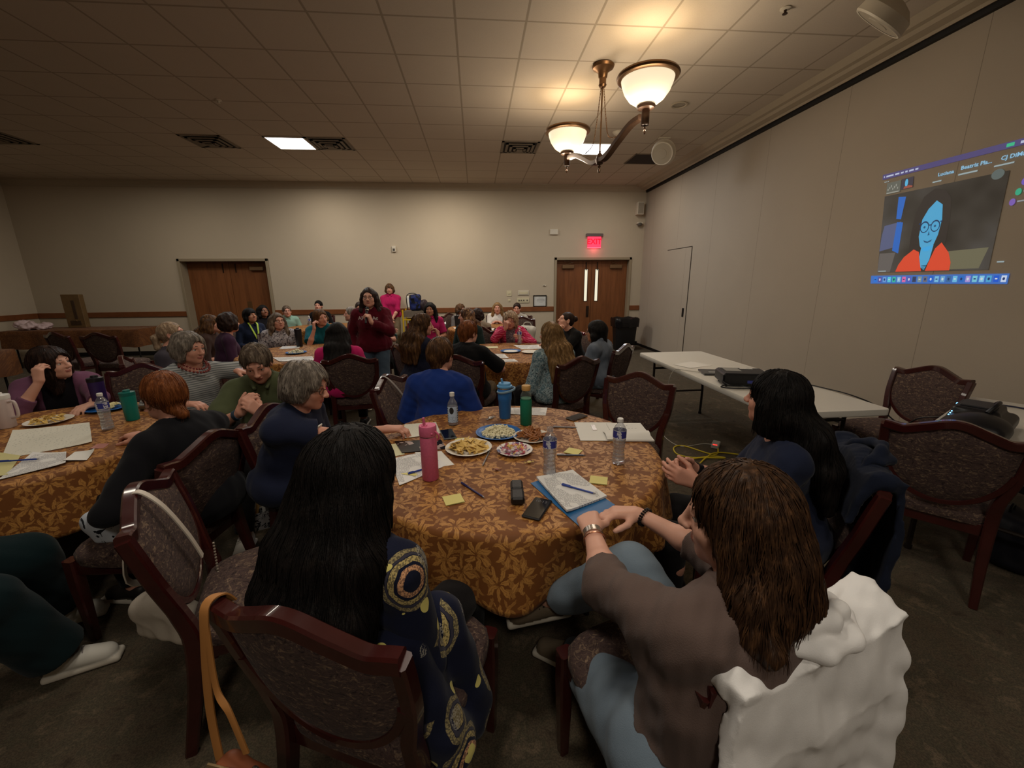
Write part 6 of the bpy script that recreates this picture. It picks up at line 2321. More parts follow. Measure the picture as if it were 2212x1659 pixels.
# popcorn on the blue plate: too many to tell one by one
plate('paper_plate', 'blue paper plate heaped with white popcorn', .108, 2.222, .130, M_PLATEB)
def heap(name, label, cat, x, y, r, hgt, n, piece, m):
    mb = MB()
    for _ in range(n):
        a, q = rg.uniform(0, 2 * pi), r * math.sqrt(rg.uniform(0, 1))
        zz = hgt * (1 - (q / r) ** 2) * rg.uniform(.25, 1) + .008
        piece(mb, np.array((q * cos(a), q * sin(a), zz)))
    o = mb.build(name, m, None, True, (x, y, TZ + .002))
    return tag(o, label, cat, None, 'stuff')
def pc_pop(mb, c):
    for _ in range(3):
        mb.ball(c + rg.normal(0, .0045, 3), rg.uniform(.0048, .0078), 7)
heap('popcorn', 'small white popcorn heaped on the blue plate', 'popcorn', .108, 2.222, .088, .030, 230, pc_pop, plain('popcorn', (226, 218, 184), .8, var=.05, nscale=90))
plate('paper_plate', 'white paper plate with flat yellow tortilla chips', -.059, 2.014, .122, M_PLATEW)
M_CHIP = plain('tortilla_chip', (216, 180, 100), .6, var=.14, nscale=60)
def chip(c, R, s, thick=.0016):
    mb = MB()
    k = 5
    vs = []
    for sg in (1, -1):
        for i in range(k + 1):
            for j in range(k + 1 - i):
                u, v = i / k, j / k
                w_ = 1 - u - v
                p = np.array((0, 1, 0)) * u + np.array((-.87, -.5, 0)) * v + np.array((.87, -.5, 0)) * w_
                p = p * s
                p[2] = -6.5 * (p[0] ** 2) + 3.0 * p[1] ** 2 * (1 if p[0] > 0 else .6) + sg * thick / 2
                vs.append(R @ p + c)
    def ix(i, j):
        return sum(k + 1 - a for a in range(i)) + j
    n1 = len(vs) // 2
    fs = []
    for i in range(k):
        for j in range(k - i):
            fs.append((ix(i, j), ix(i + 1, j), ix(i, j + 1)))
            if j < k - i - 1:
                fs.append((ix(i + 1, j), ix(i + 1, j + 1), ix(i, j + 1)))
    fs = fs + [tuple(n1 + q for q in f[::-1]) for f in fs]
    ring = [ix(i, 0) for i in range(k + 1)] + [ix(k - 1 - q, q + 1) for q in range(k)] + [ix(0, k - 1 - q) for q in range(k - 1)]
    for a, b in zip(ring, ring[1:] + ring[:1]):
        fs.append((a, n1 + a, n1 + b, b))
    return mb.add(vs, fs)
def rrot():
    a, b, c = rg.uniform(0, 6.28), rg.normal(0, .45), rg.normal(0, .45)
    return Rz(a) @ Rx(b) @ Ry(c)
for i in range(66):
    a, q = rg.uniform(0, 2 * pi), .098 * math.sqrt(rg.uniform(0, 1))
    z = .014 + .034 * (1 - (q / .09) ** 2) * i / 66
    o = chip((0, 0, 0), rrot(), rg.uniform(.022, .032)).build('tortilla_chip', M_CHIP, None, True, (-.059 + q * cos(a), 2.014 + q * sin(a), TZ + z + .004))
    tag(o, 'yellow tortilla chip on the white plate of the nearest table', 'chip', 'tortilla chips on the nearest table')
plate('paper_plate', 'white paper plate with brown pretzel crisps, behind the candy plate', .292, 2.135, .105, M_PLATEW)
M_PRETZ = plain('pretzel_crisp', (150, 92, 46), .45, var=.2, nscale=70)
for i in range(30):
    a, q = rg.uniform(0, 2 * pi), .070 * math.sqrt(rg.uniform(0, 1))
    z = .014 + .026 * (1 - (q / .08) ** 2) * i / 30
    s = rg.uniform(.016, .022)
    R = rrot()
    mb = MB()
    pts = [R @ np.array((s * 1.5 * cos(t), s * .62 * sin(t), .004 * cos(2 * t))) for t in np.linspace(0, 2 * pi, 13)[:-1]]
    mb.tube(pts, .0042, 6, closed=True)
    mb.tube([pts[0], R @ np.zeros(3), pts[6]], .0038, 6)
    o = mb.build('pretzel_crisp', M_PRETZ, None, True, (.292 + q * cos(a), 2.135 + q * sin(a), TZ + z + .004))
    tag(o, 'brown pretzel crisp on the white plate at the table centre', 'pretzel', 'pretzel crisps')
plate('paper_plate', 'small patterned paper plate of wrapped candy at the table centre', .178, 1.958, .093, m_candyplate())
CC = [plain('candy_%s' % n, c, .35, var=.1, nscale=60) for n, c in (('pink', (224, 168, 178)), ('orange', (230, 172, 92)), ('yellow', (226, 200, 120)), ('white', (226, 216, 210)), ('lilac', (196, 164, 186)), ('red', (196, 96, 104)))]
for i in range(34):
    a, q = rg.uniform(0, 2 * pi), .060 * math.sqrt(rg.uniform(0, 1))
    z = .010 + .016 * (1 - (q / .07) ** 2) * i / 34
    R = rrot()
    mb = MB()
    mb.ball((0, 0, 0), (.0105, .0075, .006), 8, R=R)
    for s in (-1, 1):
        mb.add([R @ np.array(p) for p in ((s * .009, 0, 0), (s * .018, .006, .002), (s * .018, -.006, -.002))], [(0, 1, 2), (0, 2, 1)])
    o = mb.build('candy', CC[i % 6], None, True, (.178 + q * cos(a), 1.958 + q * sin(a), TZ + z + .003))
    tag(o, ('pink', 'orange', 'yellow', 'white', 'lilac', 'red')[i % 6] + ' wrapped candy on the small patterned plate', 'candy', ('pink', 'orange', 'yellow', 'white', 'lilac', 'red')[i % 6] + ' candies on the patterned plate')
def wrap(x, y, label, m, s=1.0, name='candy_wrapper'):
    mb = MB()
    R = rrot()
    mb.ball((0, 0, .004), np.array((.012, .009, .006)) * s, 8)
    for q in (-1, 1):
        mb.add([(q * .010 * s, 0, .004), (q * .024 * s, .009 * s, .006), (q * .024 * s, -.008 * s, .002)], [(0, 1, 2), (0, 2, 1)])
    o = mb.build(name, m, None, True, (x, y, TZ + .002))
    o.rotation_euler = (0, 0, rg.uniform(0, 6))
    return tag(o, label, 'candy')
wrap(.235, 1.816, 'single yellow candy lying left of the near water bottle', CC[2])
wrap(.075, 1.752, 'small brown wrapped sweet lying among the leaf pattern', plain('candy_brown', (150, 96, 80), .3), .9)
wrap(.074, 2.50, 'crumpled silvery wrapper beside the blue tumbler', plain('foil', (190, 186, 182), .3, metal=.5), 1.6)

# bottles
M_PET = thin_clear('clear_pet', (246, 247, 250), .20, .08)
M_WATER = thin_clear('water', (240, 244, 250), .42, .12)
M_CAPW = plain('cap_white', (220, 218, 212), .4, var=.02)
def m_label(name, base, ink, zc):
    t = NT(name)
    v = t.coord('Object')
    sp = t.n('ShaderNodeSeparateXYZ')
    t.l(v, sp.inputs[0])
    ang = t.math('ARCTAN2', sp.outputs[1], sp.outputs[0])
    blk = t.math('GREATER_THAN', t.math('SINE', t.math('MULTIPLY', ang, 4)), -.15)
    n = t.math('GREATER_THAN', t.noise(v, 150, 2), .54)
    band = t.math('LESS_THAN', t.math('ABSOLUTE', t.math('SUBTRACT', sp.outputs[2], zc)), .017)
    col = t.mix(t.math('MULTIPLY', blk, band), lin(base), lin(ink))
    col = t.mix(t.math('MULTIPLY', t.math('MULTIPLY', n, band), t.math('SUBTRACT', 1.0, blk)), col, lin(ink))
    t.color(col)
    t.set(rough=.4)
    return t.m
M_LABB = m_label('water_label', (206, 208, 216), (44, 52, 136), .155)
def water_bottle(x, y, label, z=TZ, open_=False, s=1.0):
    t = thing('water_bottle', label, 'bottle', (x, y, z + .001), 0, None)
    ri = lambda zz: .0305 - (.0016 * (sin(zz * 330) > .2) if .02 < zz < .125 else 0) - .004 * math.exp(-((zz - .075) / .03) ** 2)
    prof = [(.0, .004), (.022, .001), (.029, .006)] + [(ri(zz), zz) for zz in np.linspace(.012, .165, 34)] + [(.029, .172), (.024, .188), (.016, .200), (.0128, .206), (.0125, .218)]
    MB().lathe([(r * s, zz * s) for r, zz in prof], n=28, cap=False).build('bottle_body', M_PET, t)
    wp = [(0, .006)] + [((ri(zz) - .0016), zz) for zz in np.linspace(.012, .14, 26)] + [(0, .14)]
    MB().lathe([(r * s, zz * s) for r, zz in wp], n=24).build('water', M_WATER, t)
    MB().lathe([(.0315 * s, .136 * s), (.0315 * s, .174 * s)], n=28, cap=False).build('bottle_label', M_LABB, t)
    MB().lathe([(.0145 * s, .212 * s), (.0145 * s, .226 * s), (.012 * s, .229 * s), (0, .229 * s)], n=20).build('bottle_cap', M_CAPW if not open_ else M_PET, t)
    return t
water_bottle(.311, 1.684, 'half-full water bottle nearest the paper stack on the nearest table', open_=True)
water_bottle(.659, 1.766, 'full water bottle with a blue label in front of the open notebook')
water_bottle(-2.25, 2.555, 'small water bottle with a blue label on the left table')
# narrow bottle with a black oval on the label
def m_label2():
    t = NT('oval_label')
    v = t.coord('Object')
    sp = t.n('ShaderNodeSeparateXYZ')
    t.l(v, sp.inputs[0])
    ang = t.math('ARCTAN2', sp.outputs[1], sp.outputs[0])
    dx = t.math('MULTIPLY', t.math('ADD', ang, 1.75), .03)
    dz = t.math('SUBTRACT', sp.outputs[2], .098)
    e = t.math('ADD', t.math('POWER', t.math('DIVIDE', dx, .0135), 2), t.math('POWER', t.math('DIVIDE', dz, .021), 2))
    col = t.mix(t.math('LESS_THAN', e, 1.0), lin((186, 204, 226)), lin((30, 32, 36)))
    ed = t.math('GREATER_THAN', t.math('ABSOLUTE', t.math('ADD', ang, 1.55)), 1.0)
    chk = t.math('GREATER_THAN', t.math('SINE', t.math('MULTIPLY', sp.outputs[2], 420)), .0)
    col = t.mix(t.math('MULTIPLY', ed, chk), col, lin((34, 36, 40)))
    ln = t.math('MULTIPLY', t.math('LESS_THAN', sp.outputs[2], .062), t.math('GREATER_THAN', t.noise(v, 160, 1), .55))
    col = t.mix(t.math('MULTIPLY', ln, .5), col, lin((90, 110, 140)))
    t.color(col)
    t.set(rough=.45)
    return t.m
t = thing('water_bottle', 'slim water bottle with a black oval on its pale label', 'bottle', (-.160, 2.411, TZ + .001))
prof = [(0, .003), (.024, .001), (.030, .005), (.031, .02), (.031, .125), (.028, .140), (.018, .158), (.013, .168), (.0125, .186)]
MB().lathe(prof, n=28, cap=False).build('bottle_body', M_PET, t)
MB().lathe([(0, .005), (.0285, .006), (.0285, .118), (0, .118)], n=24).build('water', M_WATER, t)
MB().lathe([(.0317, .022), (.0317, .122)], n=28, cap=False).build('bottle_label', m_label2(), t)
MB().lathe([(.015, .184), (.015, .205), (.012, .207), (0, .207)], n=20).build('bottle_cap', M_CAPW, t)

# pink insulated bottle with straw lid
M_PINK = plain('pink_powder_coat', (212, 104, 138), .55, var=.10, nscale=90)
t = thing('insulated_bottle', 'tall pink insulated bottle with straw lid on the nearest table', 'bottle', (-.224, 1.703, TZ + .001))
MB().lathe([(0, 0), (.034, 0), (.0365, .004), (.0365, .198), (.0355, .203)], n=32, cap=False).build('bottle_body', M_PINK, t)
MB().lathe([(.0355, .201), (.0355, .209)], n=32, cap=False).build('steel_ring', M_STEEL, t)
lid = MB().lathe([(.0372, .207), (.0380, .212), (.0380, .246), (.036, .252), (.0, .254)], n=32).build('lid', M_PINK, t)
mb = MB()
mb.tube([(-.012, -.012, .252), (-.014, -.014, .290)], [.0065, .0055], 10)
mb.box((-.012, -.010, .254), (.012, .008, .004), bev=.002)
mb.build('straw', M_PINK, lid)
mb = MB()
mb.tube(spline([(.034, -.018, .228), (.046, -.022, .215), (.048, -.018, .196), (.040, -.012, .186)], 14), .0045, 8)
mb.ball((.020, -.034, .222), .005, 8)
mb.build('carry_loop', M_PINK, lid)
# blue tumbler with a straw lid and carry ring
M_TUMB = plain('blue_powder_coat', (46, 116, 190), .5, var=.06, nscale=60)
M_TUML = plain('pale_blue_plastic', (96, 158, 206), .5)
t = thing('tumbler', 'blue tumbler with pale blue straw lid and carry ring', 'tumbler', (.167, 2.509, TZ + .001))
MB().lathe([(0, 0), (.034, 0), (.036, .004), (.041, .118), (.0445, .124), (.0455, .19), (.0445, .196)], n=32, cap=False).build('tumbler_body', M_TUMB, t)
MB().lathe([(.0445, .195), (.0445, .206)], n=32, cap=False).build('steel_ring', M_STEEL, t)
lid = MB().lathe([(.0465, .204), (.049, .208), (.0485, .216), (.041, .219), (.038, .232), (.0, .234)], n=32).build('lid', M_TUML, t)
mb = MB()
mb.tube([(-.014, -.006, .232), (-.020, -.010, .262)], [.0075, .0065], 10)
mb.build('straw', M_TUML, lid)
mb = MB()
mb.tube([(.055 * cos(a) + .010, .055 * sin(a), .185 + .012 * cos(a)) for a in np.linspace(0, 2 * pi, 28)[:-1]], .0055, 8, closed=True, sq=1.4)
mb.build('carry_ring', plain('grey_blue_silicone', (130, 162, 184), .6), t)
# clear bottle in a green sleeve with bamboo cap
t = thing('glass_bottle', 'glass bottle in a green sleeve with a bamboo cap', 'bottle', (.287, 2.372, TZ + .001))
MB().lathe([(.034, .165), (.0335, .185), (.026, .202), (.022, .212), (.022, .222)], n=28, cap=False).build('bottle_body', thin_clear('clear_glass', (238, 246, 242), .12, .05), t)
MB().lathe([(0, 0), (.033, 0), (.0355, .004), (.036, .150), (.0352, .156), (.034, .156)], n=32, cap=False).build('sleeve', plain('green_silicone', (14, 116, 88), .5), t)
MB().lathe([(0, .006), (.032, .006), (.032, .168), (0, .168)], n=24).build('green_drink', plain('drink_green', (22, 120, 92), .3), t)
MB().lathe([(.0255, .216), (.027, .220), (.027, .244), (.025, .247), (0, .247)], n=26).build('bamboo_cap', plain('bamboo', (196, 152, 88), .5, var=.12, nscale=40), t)

# phones
M_SCREEN = plain('phone_glass', (14, 16, 20), .12, spec=.6, var=0)
def phone(c, rz, label, case, L=.150, W=.074, z=TZ, clock=False, tilt=0.0):
    t = thing('phone', label, 'phone', (c[0], c[1], z + .006 + tilt), rz)
    MB().box((0, 0, 0), (W / 2, L / 2, .0048), bev=.004).build('phone_case', case, t)
    MB().box((0, 0, .0048), (W / 2 - .004, L / 2 - .004, .0006), bev=.0005).build('screen', M_SCREEN, t)
    if clock:
        mb = MB()
        text_mb(mb, '10:12', .0225, lambda v: np.stack([v[:, 0], v[:, 1] + L * .26, np.full(len(v), .0056)], 1), align='CENTER')
        mb.build('clock_digits', plain('digit_grey', (96, 98, 104), .4), t)
    return t
phone((.213, 1.397), -.50, 'black phone face up with a dim clock beside the glasses case', plain('case_black', (26, 24, 26), .5), clock=True)
phone((-.180, 2.235), .25, 'phone with dark screen in a clear case near the pink bottle', plain('case_clear', (92, 96, 100), .25))
phone((.625, 2.455), -.95, 'grey phone lying face down near the empty chair', plain('case_grey', (86, 76, 72), .35), .142, .070)
# glasses case
t = thing('glasses_case', 'black folded glasses case on the nearest table', 'glasses case', (.146, 1.508, TZ + .001), -.06)
M_CASE = plain('black_leatherette', (26, 23, 23), .45, bump=.2, bscale=240)
MB().box((0, .042, .018), (.026, .038, .017), bev=.008).build('case_half', M_CASE, t)
MB().box((0, -.040, .018), (.027, .038, .017), bev=.008).build('case_half', M_CASE, t)
MB().tube([(-.025, .001, .026), (.025, .001, .026)], .006, 8).build('case_hinge', M_CASE, t)

# papers and notes of the nearest table
sheet('folder', 'blue pocket folder under the printed stack', 'folder', [(.215, 1.610), (.390, 1.700), (.520, 1.400), (.345, 1.270)], plain('folder_blue', (34, 96, 148), .5), 4, curl=.001)
sheet('paper_stack', 'stack of printed pages with a blue pen on top', 'papers', [(.245, 1.640), (.420, 1.690), (.505, 1.455), (.318, 1.352)], M_PRINT, 22, z=TZ + .003, curl=.008)
pen((.341, 1.555), (.462, 1.462), 'blue ballpoint pen lying on the printed stack', M_BLUEP, z=TZ + .0185)
sticky(-.113, 1.505, .28, 'square yellow sticky note left of the dark blue pen')
sticky(.516, 1.606, -.36, 'square yellow sticky note right of the printed stack')
sticky(.478, 1.928, -.62, 'square yellow sticky note right of the open water bottle')
sticky(-.098, 2.142, .10, 'yellow sticky note half under the chip plate')
sticky(-.315, 1.775, -.40, 'yellow sticky note on the papers beside the pink bottle')
pen((-.085, 1.640), (.012, 1.502), 'dark blue pen lying in front of the pink bottle', plain('pen_navy', (40, 40, 92), .35))
pen((.055, 2.00), (.010, 1.800), 'steel pen beside the chip plate', M_STEELP, M_STEELP)
pen((.384, 1.888), (.528, 1.868), 'grey pen under the sticky note by the water bottle', plain('pen_grey', (90, 96, 112), .3), M_STEELP)
pen((-.330, 1.745), (-.245, 1.800), 'blue pen on the papers beside the pink bottle', M_BLUEP, z=TZ + .008)
pen((.442, 2.295), (.585, 2.268), 'thin grey pen behind the pretzel plate', M_STEELP, M_STEELP)
sheet('paper', 'printed sheet beside the pink bottle', 'papers', [(-.445, 1.925), (-.270, 2.010), (-.160, 1.835), (-.350, 1.640)], M_PRINT, 4, curl=.005)
sheet('paper', 'white sheet partly under the pink bottle', 'papers', [(-.335, 2.00), (-.20, 2.00), (-.125, 1.835), (-.25, 1.80)], M_PAPERW, 2, z=TZ - .0004, curl=.004)
o = sheet('magazine', 'magazine with a black cover and pale picture under the reaching hand', 'magazine', [(-.470, 2.165), (-.215, 2.160), (-.175, 2.035), (-.400, 1.995)], None or plain('tmp_mag', (20, 18, 20), .25), 8, curl=.003)
def m_mag():
    t = NT('magazine_cover')
    v = t.coord('Object')
    n = t.noise(v, 14, 2)
    t.color(t.mix(t.math('MULTIPLY', t.math('GREATER_THAN', n, .60), .8), lin((24, 21, 22)), lin((190, 168, 160))))
    t.set(rough=.25, spec=.5)
    return t.m
o.data.materials[0] = m_mag()
sheet('paper', 'pale lined sheet under the reaching hand', 'papers', [(-.46, 2.44), (-.27, 2.46), (-.225, 2.27), (-.435, 2.20)], M_LINED, 3, curl=.006)
sheet('paper', 'small pale yellow sheet left of the black magazine', 'papers', [(-.52, 2.11), (-.43, 2.14), (-.385, 1.985), (-.48, 1.94)], plain('pale_yellow', (206, 200, 160), .7), 2, curl=.004)
sheet('paper', 'printed sheet at the far edge under the blue tumbler', 'papers', [(.215, 2.715), (.475, 2.690), (.435, 2.525), (.205, 2.575)], M_PRINT, 2, curl=.003)
# open binder
t = thing('notebook', 'open white notebook with curled pages at the right of the table', 'notebook', (.77, 2.17, TZ + .001), -.12)
MB().box((-.09, .02, .002), (.115, .150, .002), bev=.001).build('back_cover', M_PAPERW, t)
MB().box((.09, .0, .006), (.105, .140, .005), bev=.002).build('page_block', M_PAPERW, t)
mb = MB()
mb.grid(lambda u, v: (-.06 + .24 * u, -.135 + .15 * v, .012 + .028 * sin(pi * min(1, v * 1.3)) * (.4 + .6 * u)), 12, 12)
mb.grid(lambda u, v: (-.06 + .24 * u, -.135 + .15 * v, .0105 + .028 * sin(pi * min(1, v * 1.3)) * (.4 + .6 * u)), 12, 12)
mb.build('curled_pages', M_PAPERW, t)
mb = MB()
text_mb(mb, 'A. ~~~', .03, lambda v: np.stack([v[:, 0] - .02, v[:, 1] + .07, np.full(len(v), .0115)], 1))
mb = MB()
for q in range(5):
    mb.box((.05 + .012 * q, .085 + .004 * sin(q * 2), .0114), (.004, .0012, .0002), R=Rz(.6 * sin(q * 3)))
    mb.box((.06 + .020 * q, .045, .0114), (.006, .001, .0002), R=Rz(.4 * cos(q * 2)))
mb.build('handwriting', plain('ink_grey', (110, 110, 116), .6), t)
MB().box((-.10, .07, .0055), (.012, .045, .0015)).build('clip', M_STEEL, t)

# the left table
z0 = TZ
sheet('paper', 'long white lined sheet across the left table', 'papers', [(-2.80, 2.575), (-2.49, 2.712), (-2.148, 2.325), (-2.42, 2.137)], M_LINED, 3, curl=.010, seed=2)
sheet('paper', 'yellow lined sheet at the near edge of the left table', 'papers', [(-2.60, 2.25), (-2.36, 2.17), (-2.18, 1.93), (-2.44, 1.86)], plain('pad_yellow', (204, 196, 138), .7), 3, z=TZ + .002, curl=.008, seed=1)
sheet('paper', 'white sheet with a blue pen at the near edge of the left table', 'papers', [(-2.33, 2.20), (-2.16, 2.19), (-2.02, 2.03), (-2.17, 1.88)], M_PRINT, 3, z=TZ + .004, curl=.008, seed=3)
pen((-2.36, 2.07), (-2.185, 2.085), 'blue pen on the white sheet of the left table', M_BLUEP, z=TZ + .016)
sheet('napkin', 'crumpled white napkin beside the blue pen sheet', 'napkin', [(-2.13, 2.20), (-2.02, 2.19), (-1.96, 2.07), (-2.06, 2.06)], M_PAPERW, 2, curl=.02, seed=5)
sheet('candy_wrapper', 'small pink wrapper on the bare cloth of the left table', 'wrapper', [(-2.10, 2.30), (-2.04, 2.30), (-2.02, 2.24), (-2.08, 2.23)], plain('wrapper_pink', (176, 120, 110), .4), 1, curl=.008)
sheet('paper', 'white sheet in front of the striped-shirted person', 'papers', [(-2.12, 2.96), (-1.93, 2.92), (-2.02, 2.755), (-2.21, 2.82)], M_PRINT, 2, curl=.004)
pen((-2.10, 2.86), (-2.06, 2.78), 'dark pen on the sheet in front of the striped shirt', M_DKSHOE)
plate('paper_plate', 'white paper plate of chips on the left table', -2.755, 2.745, .115, M_PLATEW)
for i in range(30):
    a, q = rg.uniform(0, 2 * pi), .080 * math.sqrt(rg.uniform(0, 1))
    z = .012 + .034 * (1 - (q / .09) ** 2) * i / 30
    o = chip((0, 0, 0), rrot(), rg.uniform(.022, .030)).build('tortilla_chip', M_CHIP, None, True, (-2.755 + q * cos(a), 2.745 + q * sin(a), TZ + z + .004))
    tag(o, 'yellow tortilla chip on the plate of the left table', 'chip', 'tortilla chips on the left table')
plate('paper_plate', 'blue paper plate of scraps in front of the mauve cardigan', -2.62, 3.01, .125, M_PLATEB)
mb = MB()
for _ in range(9):
    a, q = rg.uniform(0, 2 * pi), .07 * math.sqrt(rg.uniform(0, 1))
    mb.box((q * cos(a), q * sin(a), .012 + rg.uniform(0, .01)), (.022, .012, .004), R=rrot(), bev=.002)
tag(mb.build('cheese_pieces', plain('pale_cheese', (216, 204, 150), .6), None, False, (-2.62, 3.01, TZ + .006)), 'pale cheese scraps on the blue plate of the left table', 'cheese', None, 'stuff')
def tumbler(name, label, x, y, r, hgt, m, lidm, z=TZ, handle=False, taper=.9):
    t = thing(name, label, 'bottle', (x, y, z + .001))
    MB().lathe([(0, 0), (r * taper - .002, 0), (r * taper, .004), (r, hgt * .80), (r * .98, hgt * .84)], n=28, cap=False).build('bottle_body', m, t)
    MB().lathe([(r * 1.02, hgt * .82), (r * 1.04, hgt * .84), (r * 1.02, hgt * .93), (r * .5, hgt * .95), (r * .45, hgt), (0, hgt)], n=28).build('lid', lidm, t)
    if handle:
        MB().tube(spline([(r, 0, hgt * .74), (r + .035, 0, hgt * .72), (r + .036, 0, hgt * .34), (r * .95, 0, hgt * .28)], 16), .008, 8).build('handle', m, t)
    return t
tumbler('tumbler', 'white handled tumbler at the left edge of the left table', -2.93, 2.67, .050, .22, plain('pale_pink_coat', (206, 190, 186), .5), M_CAPW, handle=True)
tumbler('insulated_bottle', 'dark purple bottle in front of the mauve cardigan', -2.70, 3.06, .044, .235, plain('deep_purple', (46, 26, 84), .4), plain('black_lid', (24, 22, 30), .4))
tumbler('insulated_bottle', 'teal bottle beside the auburn hair on the left table', -2.25, 2.74, .040, .20, plain('teal_coat', (10, 120, 108), .4), plain('teal_lid', (12, 100, 92), .4))
# middle table
sheet('paper', 'white sheet at the near edge of the middle table', 'papers', [(.16, 4.56), (.42, 4.56), (.45, 4.42), (.20, 4.41)], M_PRINT, 2, curl=.004)
sheet('paper', 'sheaf of papers before the black-shirted person', 'papers', [(.10, 4.95), (.33, 4.92), (.36, 4.62), (.12, 4.66)], M_PRINT, 4, curl=.006, seed=2)
sheet('paper', 'spread papers in front of the pink striped cardigan', 'papers', [(.50, 5.62), (.86, 5.60), (.90, 5.25), (.58, 5.25)], M_PRINT, 4, curl=.008, seed=3)
sheet('paper', 'small pale sheet at the far side of the middle table', 'papers', [(.10, 5.55), (.28, 5.55), (.28, 5.40), (.10, 5.40)], plain('pale_yellow', (206, 200, 160), .7), 2, curl=.004)
plate('paper_plate', 'blue-rimmed plate at the centre of the middle table', .42, 5.08, .130, M_PLATEB)
MB_ = MB().lathe([(0, .0), (.085, .0), (.09, .004), (.085, .008), (0, .009)], n=30).build('napkin', M_PAPERW, None, True, (.42, 5.08, TZ + .003))
tag(MB_, 'round white napkin on the blue-rimmed plate of the middle table', 'napkin')
plate('paper_plate', 'white paper plate beside the blue-rimmed one', .66, 4.98, .115, M_PLATEW)
tumbler('tumbler', 'green tumbler with a white lid beside the blond-haired person', .93, 5.12, .042, .24, plain('sage_green', (84, 150, 116), .5), M_CAPW)
water_bottle(.60, 5.72, 'water bottle in the hand of the pink-striped person', z=TZ)
# table left of the speaker
sheet('paper', 'white sheets at the near edge of the speaker table', 'papers', [(-2.42, 5.02), (-1.98, 5.05), (-1.86, 4.80), (-2.22, 4.74)], M_PRINT, 4, curl=.006)
sheet('paper', 'blue-edged sheet at the left of the speaker table', 'papers', [(-2.62, 5.05), (-2.44, 5.02), (-2.32, 4.80), (-2.50, 4.80)], plain('pale_blue_paper', (172, 186, 204), .7), 3, curl=.006)
plate('paper_plate', 'blue plate of popcorn on the speaker table', -2.28, 5.33, .125, M_PLATEB)
heap('popcorn', 'pale popcorn heaped on the plate of the speaker table', 'popcorn', -2.28, 5.33, .085, .035, 120, pc_pop, plain('popcorn', (226, 218, 184), .8))
sheet('paper', 'white sheet before the print blouse', 'papers', [(-2.72, 5.95), (-2.48, 5.98), (-2.42, 5.76), (-2.66, 5.72)], M_PRINT, 2, curl=.004)
tumbler('insulated_bottle', 'tall black bottle beside the print blouse', -2.48, 5.94, .045, .26, plain('black_coat', (22, 24, 30), .4), plain('black_lid', (24, 22, 30), .4))
# far tables
for i, (x, y, lab) in enumerate(((-3.32, 8.55, 'small clear water bottle on the far left table'), (-3.05, 8.75, 'clear water bottle at the middle of the far left table'), (-.32, 8.30, 'water bottle in front of the black bag on the far table'))):
    water_bottle(x, y, lab)
sheet('paper', 'white sheets on the far left table', 'papers', [(-3.30, 8.30), (-2.85, 8.32), (-2.72, 8.10), (-3.15, 8.06)], M_PAPERW, 3, curl=.003)
sheet('paper', 'white sheets in front of the white blouse', 'papers', [(.15, 7.80), (.62, 7.85), (.66, 7.55), (.25, 7.50)], M_PAPERW, 3, curl=.003)
sheet('paper', 'white sheets near the magenta-shirted person at the far table', 'papers', [(-.45, 8.05), (-.15, 8.10), (-.12, 7.85), (-.40, 7.80)], M_PAPERW, 3, curl=.003)
# ------------------------------------------------------------------ projector tables, floor, bags, coats, back wall clutter
M_DEV = plain('black_device', (20, 20, 24), .4, var=.1)
M_DEV2 = plain('dark_grey_device', (44, 44, 48), .45)
t = thing('projector', 'black projector on the white folding table behind the black-haired person', 'projector', (2.235, 3.20, .741), -.28)
MB().box((0, 0, .066), (.185, .130, .046), bev=.012).build('projector_body', M_DEV, t)
MB().box((0, 0, .113), (.170, .118, .004), bev=.003).build('top_cover', M_DEV2, t)
MB().box((-.08, .03, .1185), (.060, .060, .0012)).build('top_sticker', plain('sticker_grey', (150, 148, 142), .5), t)
MB().box((.05, .085, .1185), (.05, .012, .0012)).build('type_label', M_PAPERW, t)
MB().lathe([(.045, 0), (.045, .03), (.036, .032), (.034, .018), (0, .016)], (.09, .13, .066), 24, R=Rx(-pi / 2)).build('lens', M_DEV, t)
MB().tube(spline([(-.17, -.14, .02), (-.21, -.18, .012), (-.12, -.21, .01), (.02, -.19, .012), (-.05, -.15, .02), (-.15, -.17, .03), (-.19, -.12, .05)], 40), .005, 6).build('power_lead', M_DEV, t)
MB().box((.02, -.132, .05), (.022, .003, .012)).build('input_socket', plain('socket_blue', (60, 70, 150), .4), t)
for sx in (-1, 1):
    for sy in (-1, 1):
        MB().tube([(sx * .15, sy * .10, .02), (sx * .15, sy * .10, 0)], .010, 8).build('foot', M_DEV, t)
t = thing('laptop', 'closed grey laptop left of the black projector', 'laptop', (2.28, 3.62, .741), -.25)
MB().box((0, 0, .007), (.155, .110, .006), bev=.004).build('laptop_base', plain('laptop_grey', (92, 92, 92), .4, metal=.4), t)
MB().box((0, 0, .0155), (.155, .110, .0025), bev=.002).build('laptop_lid', plain('laptop_lid', (84, 86, 88), .35, metal=.4), t)
MB().box((-.06, -.03, .0184), (.035, .02, .0004)).build('lid_badge', plain('badge_pale', (170, 170, 166), .4), t)
sheet('paper', 'white sheet lying on the long white folding table', 'papers', [(2.06, 4.08), (2.33, 4.22), (2.44, 3.99), (2.14, 3.87)], M_PAPERW, 2, z=.7405, curl=.003)
def cable(pts, r, m, label, n=60, cat='cable', name='cable'):
    o = MB().tube(spline(pts, n), r, 7).build(name, m)
    return tag(o, label, cat)
M_CABW = plain('white_cable', (186, 180, 168), .5)
